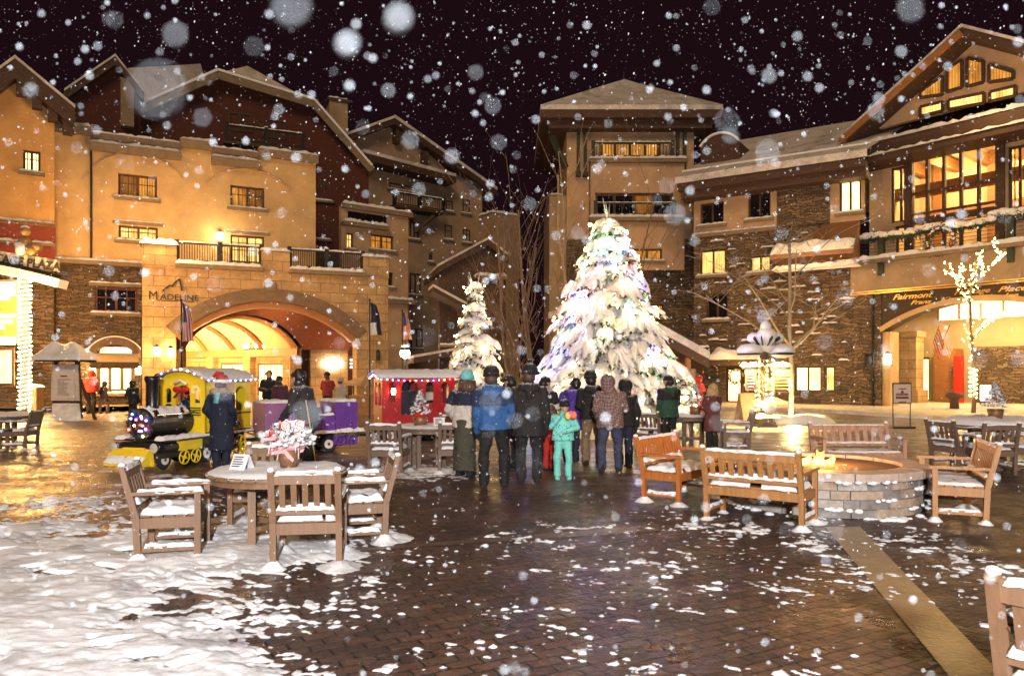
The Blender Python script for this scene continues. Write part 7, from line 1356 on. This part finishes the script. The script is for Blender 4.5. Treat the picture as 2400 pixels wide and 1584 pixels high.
# big heaps round the lit trees and along the kerbs
def bank(name, cx, cy, rx, ry, h, seed, label=None, n=40):
    q = MB(); vs = []; fs = []
    for j in range(n + 1):
        for i in range(n + 1):
            a, b = i / n * 2 - 1, j / n * 2 - 1; x, y = cx + a * rx, cy + b * ry; nn = mnoise.fractal(Vector((x * .9 + seed, y * .9, seed)), 1, 2, 4); d = a * a + b * b; z = h * max(0, 1 - d) ** .8 * (1 + .5 * nn) - .03 + (.04 * nn if d < 1 else 0); vs.append((x, y, z))
    for j in range(n):
        for i in range(n): k = j * (n + 1) + i; fs.append((k, k + 1, k + n + 2, k + n + 1))
    q.add(vs, fs); return tag(q.build(name, M['snow'], None, True), label or 'bank of shovelled snow', None, None, 'stuff')
for i, (u, v, rx, ry, h) in enumerate(((1855, 990, 1.5, .9, .42), (1930, 950, 3.2, .8, .55), (1800, 953, 1.6, .7, .35), (1430, 1012, 2.5, 1.6, .35), (1110, 985, 1.6, 1.2, .3), (2060, 948, 1.2, .7, .35), (2330, 972, 2.2, 1.0, .4))):
    z = gz(v); bank('snow_bank', gx(u, z), z, rx, ry, h, i * 7.3)

# ---- falling snow: separate soft flakes filling the air, stuff nobody could count
def flakemat(c, mixf=.34):
    m, nt, b = newmat('snowflake'); L = nt.links.new; b.inputs['Base Color'].default_value = (*c, 1); b.inputs['Roughness'].default_value = .8; t = N(nt, 'ShaderNodeBsdfTransparent'); x = N(nt, 'ShaderNodeMixShader'); x.inputs[0].default_value = mixf; L(t.outputs[0], x.inputs[1]); L(b.outputs[0], x.inputs[2]); L(x.outputs[0], nt.nodes['Material Output'].inputs[0]); return m
FL = flakemat((.88, .92, .97)); FLN = flakemat((.46, .53, .60), .85)
ICO_V = []; t_ = (1 + 5 ** .5) / 2
for a in (-1, 1):
    for b_ in (-t_, t_): ICO_V += [(0, a, b_), (a, b_, 0), (b_, 0, a)]
ICO_V = np.array(ICO_V) / math.hypot(1, t_)
from itertools import combinations
d_ = lambda i, j: np.linalg.norm(ICO_V[i] - ICO_V[j])
ICO_F = [t for t in combinations(range(12), 3) if all(d_(a, b) < 1.1 for a, b in combinations(t, 2))]
ICO_F = [t if np.dot(np.cross(ICO_V[t[1]] - ICO_V[t[0]], ICO_V[t[2]] - ICO_V[t[0]]), ICO_V[t[0]]) > 0 else (t[0], t[2], t[1]) for t in ICO_F]; ICO_F = np.array(ICO_F)
def flakes(name, P, S, str_=1.0, mat=None):
    n = len(P); rv = np.random.RandomState(5).normal(0, .12, (n, 12, 3)); v = ICO_V[None] + rv; v[:, :, 2] *= str_; v[:, :, 0] += (v[:, :, 2] * .35 * (str_ - 1)); v = v * S[:, None, None] + P[:, None, :]
    f = (ICO_F[None] + (np.arange(n) * 12)[:, None, None]).reshape(-1, 3)
    me = bpy.data.meshes.new(name); me.vertices.add(n * 12); me.vertices.foreach_set('co', v.ravel()); me.loops.add(f.size); me.loops.foreach_set('vertex_index', f.ravel().astype(np.int32)); me.polygons.add(len(f)); me.polygons.foreach_set('loop_start', np.arange(0, f.size, 3, dtype=np.int32)); me.materials.append(mat or FL); me.update(calc_edges=True)
    o = bpy.data.objects.new(name, me); COL.objects.link(o); return tag(o, 'falling snowflakes filling the night air', None, None, 'stuff')
rf_ = np.random.RandomState(12)
def scatter(n, za, zb, p=2.0):
    z = (za ** p + rf_.rand(n) * (zb ** p - za ** p)) ** (1 / p); u = rf_.uniform(-150, 2550, n); v = rf_.uniform(-120, 1600, n); return np.stack([(u - 1200) / F * z, z, CH + (HZ - v) / F * z], 1)
A_ = .0062
P1 = scatter(17000, 4.5, 20, 1.8); P1 = P1[P1[:, 2] > .15]; flakes('falling_snow', P1, rf_.uniform(.0018, .0062, len(P1)) * FLK, 1.5)
P2 = scatter(2600, .42, 2.8, 1.3); P2 = P2[(P2[:, 2] > CH) | (rf_.rand(2600) < .45)]; flakes('falling_snow', P2, rf_.uniform(.0007, .0017, len(P2)), 1.0, FLN)
# flakes close to the lens (u, v, diameter of the blurred disc in photo px, flake radius)
NEAR = [(935, 45, 62, 2.3), (813, 104, 54, 2.3), (411, 82, 60, 1.1), (684, 18, 92, 1.2), (2132, 22, 64, 1.1), (1256, 281, 20, 1.6), (525, 912, 56, .9), (475, 276, 44, .9), (1155, 249, 38, 1.1), (1114, 171, 36, 1.1), (910, 213, 34, 1.3), (962, 330, 42, 1.3), (1059, 367, 34, 1.5), (1169, 335, 38, .9), (1704, 285, 60, .8), (1711, 318, 40, 1.1), (1799, 356, 56, 1.1), (1802, 179, 34, 1.4), (1581, 502, 52, .9), (1579, 503, 40, .9), (1563, 437, 38, .8), (1353, 546, 34, 1.0), (1303, 553, 22, 1.3), (660, 500, 26, 1.0), (716, 975, 72, 1.0), (505, 665, 40, .7), (1938, 1240, 78, .8), (2248, 1278, 36, .7), (370, 212, 140, .8), (1980, 697, 46, .7), (1931, 803, 40, .7), (268, 48, 42, .8), (595, 110, 46, .7), (745, 960, 50, .7), (1150, 940, 52, .8), (1206, 985, 38, .9), (1250, 970, 36, .7), (1238, 1080, 76, .4), (1935, 1314, 24, 1.2), (1145, 1010, 34, .6), (2290, 840, 52, .7), (1832, 547, 32, 1.0), (180, 348, 28, .9), (73, 212, 36, 1.2), (850, 300, 36, .7), (1100, 450, 56, .4), (1000, 790, 48, .5), (1420, 1230, 40, .5), (1300, 1140, 44, .4), (2180, 1290, 32, .6), (300, 385, 36, .6), (1540, 470, 26, .8)]
PN = []; SN = []
for u, v, dd, r in NEAR: z = 1 / (dd / (F * A_) + 1 / 11.); PN.append(((u - 1200) / F * z, z, CH + (HZ - v) / F * z)); SN.append(r * .001)
PX_ = scatter(240, .25, .75, 1.6); PX_ = PX_[(PX_[:, 2] > CH) | (rf_.rand(240) < .35)]; PN += list(PX_); SN += list(rf_.uniform(.0006, .0015, len(PX_))); flakes('falling_snow', np.array(PN), np.array(SN) * NFL, 1.0, FLN)

# ---- light
w = bpy.data.worlds.new('World'); SC.world = w; w.use_nodes = True
bg = w.node_tree.nodes['Background']; bg.inputs[0].default_value = (1, .34, .55, 1); bg.inputs[1].default_value = .0065
def lamp(name, loc, power, col=(1, .55, .2), size=.15, kind='POINT', rot=None, spot=None):
    l = bpy.data.lights.new(name, kind); l.energy = power; l.color = col
    if kind in ('POINT', 'SPOT'): l.shadow_soft_size = size
    if spot: l.spot_size = math.radians(spot); l.spot_blend = .6
    o = bpy.data.objects.new(name, l); COL.objects.link(o); o.location = loc
    if rot: o.rotation_euler = rot
    return o
s = lamp('sun', (0, 0, 30), .80, (1, .66, .36), kind='SUN', rot=(math.radians(58), 0, math.radians(-6))); s.data.angle = math.radians(25)
lamp('flash', (.4, -4.2, 3.4), 6600 * FLASH, (1, .965, .95), .25)
def at(u, v, z): return (gx(u, z), z, hz(v, z))
lamp('sign_pole_glow', at(78, 740, 29), 1400, (1, .47, .12), .4); lamp('sign_pole_glow', at(60, 880, 30), 500, (1, .6, .22), .4)
lamp('balcony_lamp', B.w(B.L(515, 556)[0], -.8, B.L(515, 556)[1]), 90, (1, .66, .3), .12)
for u in (217, 325, 270): x, z = B.L(u, 862); lamp('shop_lamp', B.w(x, -1.0, z), 90, (1, .6, .22), .15)
for u in (368, 414): x, z = C.L(u, 824); lamp('lantern_light', C.w(x, -.5, z), 70, (1, .55, .18), .1)
cx = (VA[0][0] + VA[-1][0]) / 2
for yy, p in ((6.2, 600), (9.2, 1000), (12.5, 800)): lamp('vault_light', C.w(cx - SK * (yy - 4.2), yy, VA[0][1] - .2), p, (1, .56, .18), .3)
lamp('drive_light', C.w(cx + 1.5, 2.7, zf - 1.3), 260, (1, .55, .18), .25); lamp('drive_light', C.w(C.W - 1.6, 2.6, 3.2), 160, (1, .5, .15), .2)
lamp('facade_glow', C.w(4, -6.5, 6.5), 650, (1, .55, .2), .5); lamp('facade_glow', B.w(4.5, -4, 8.4), 380, (1, .55, .2), .5)
for x, p in ((3.5, 800), (9, 800)): lamp('entrance_light', H.w(x, 4.5, 4.4), p, (1, .66, .28), .4)
for x, p in ((2.2, 420), (5.2, 520), (9, 400)): lamp('lobby_light', H.w(x, yu + 3.2, zev - 1.1), p, (1, .68, .28), .3)
for u, p in ((1720, 70), (1800, 80), (1900, 80)): x, z = G.L(u, 868, -2.5); lamp('shop_lamp', G.w(x, -2.5, z), p, (1, .58, .18), .2)
lamp('tree_uplight', at(1860, 955, 26.2), 300, (1, .68, .28), .1)
rb_ = random.Random(77)
for k in range(30):
    hz_t = .3 + 5.6 * (k / 30) ** 1.15; a_ = k * 2.4; r_ = 2.22 * (1 - hz_t / 6.55) ** .82 + .42; c_ = (1, .70, .36) if k % 4 else ((.35, .35, 1), (.3, 1, .55), (1, .3, .35))[(k // 4) % 3]
    lamp('added_tree_glow', (TX + r_ * math.cos(a_), TY + r_ * math.sin(a_), hz_t), 9 if k % 4 else 16, c_, .06)  # lamps added outside the boughs, boosting the string lights to brighten the tree
for u in (1757, 1833): lamp('signpost_lamp', at(u, 842, 23.8), 1700, (1, .55, .14), .12, 'SPOT', (math.radians(14), 0, 0), 125)
lamp('fire_light', (4.2, 10.15, .75), 60, (1, .45, .1), .15)
lamp('lane_lamp', at(949, 829, 43.5), 160, (1, .8, .55), .2)
lamp('facade_glow', G.w(6, -5, 6.5), 420, (1, .55, .2), .5)
lamp('gable_light', H.w(6, -1.5, zev + .2), 160, (1, .6, .25), .3)

# ---- camera and render
cam = bpy.data.cameras.new('camera'); co = bpy.data.objects.new('camera', cam); COL.objects.link(co); co.location = (0, 0, CH); co.rotation_euler = (PI / 2, 0, 0)
cam.sensor_width = 36; cam.lens = F / 2400 * 36; cam.shift_y = 80 / 2400; cam.clip_start = .03; cam.clip_end = 600
cam.dof.use_dof = True; cam.dof.focus_distance = 11; cam.dof.aperture_fstop = cam.lens / (A_ * 1000)
SC.camera = co
vs = SC.view_settings; vs.view_transform = 'Standard'; vs.look = 'None'; vs.exposure = EXPO; vs.gamma = 1; vs.use_curve_mapping = False
cy = SC.cycles; cy.max_bounces = 5; cy.diffuse_bounces = 2; cy.glossy_bounces = 2; cy.transmission_bounces = 3; cy.transparent_max_bounces = 8; cy.sample_clamp_indirect = 3; cy.sample_clamp_direct = 0; cy.caustics_reflective = False; cy.caustics_refractive = False
cy.use_denoising = True; cy.use_light_tree = True
try: cy.denoiser = 'OPENIMAGEDENOISE'; cy.denoising_input_passes = 'RGB_ALBEDO_NORMAL'; cy.denoising_prefilter = 'ACCURATE'
except Exception: pass
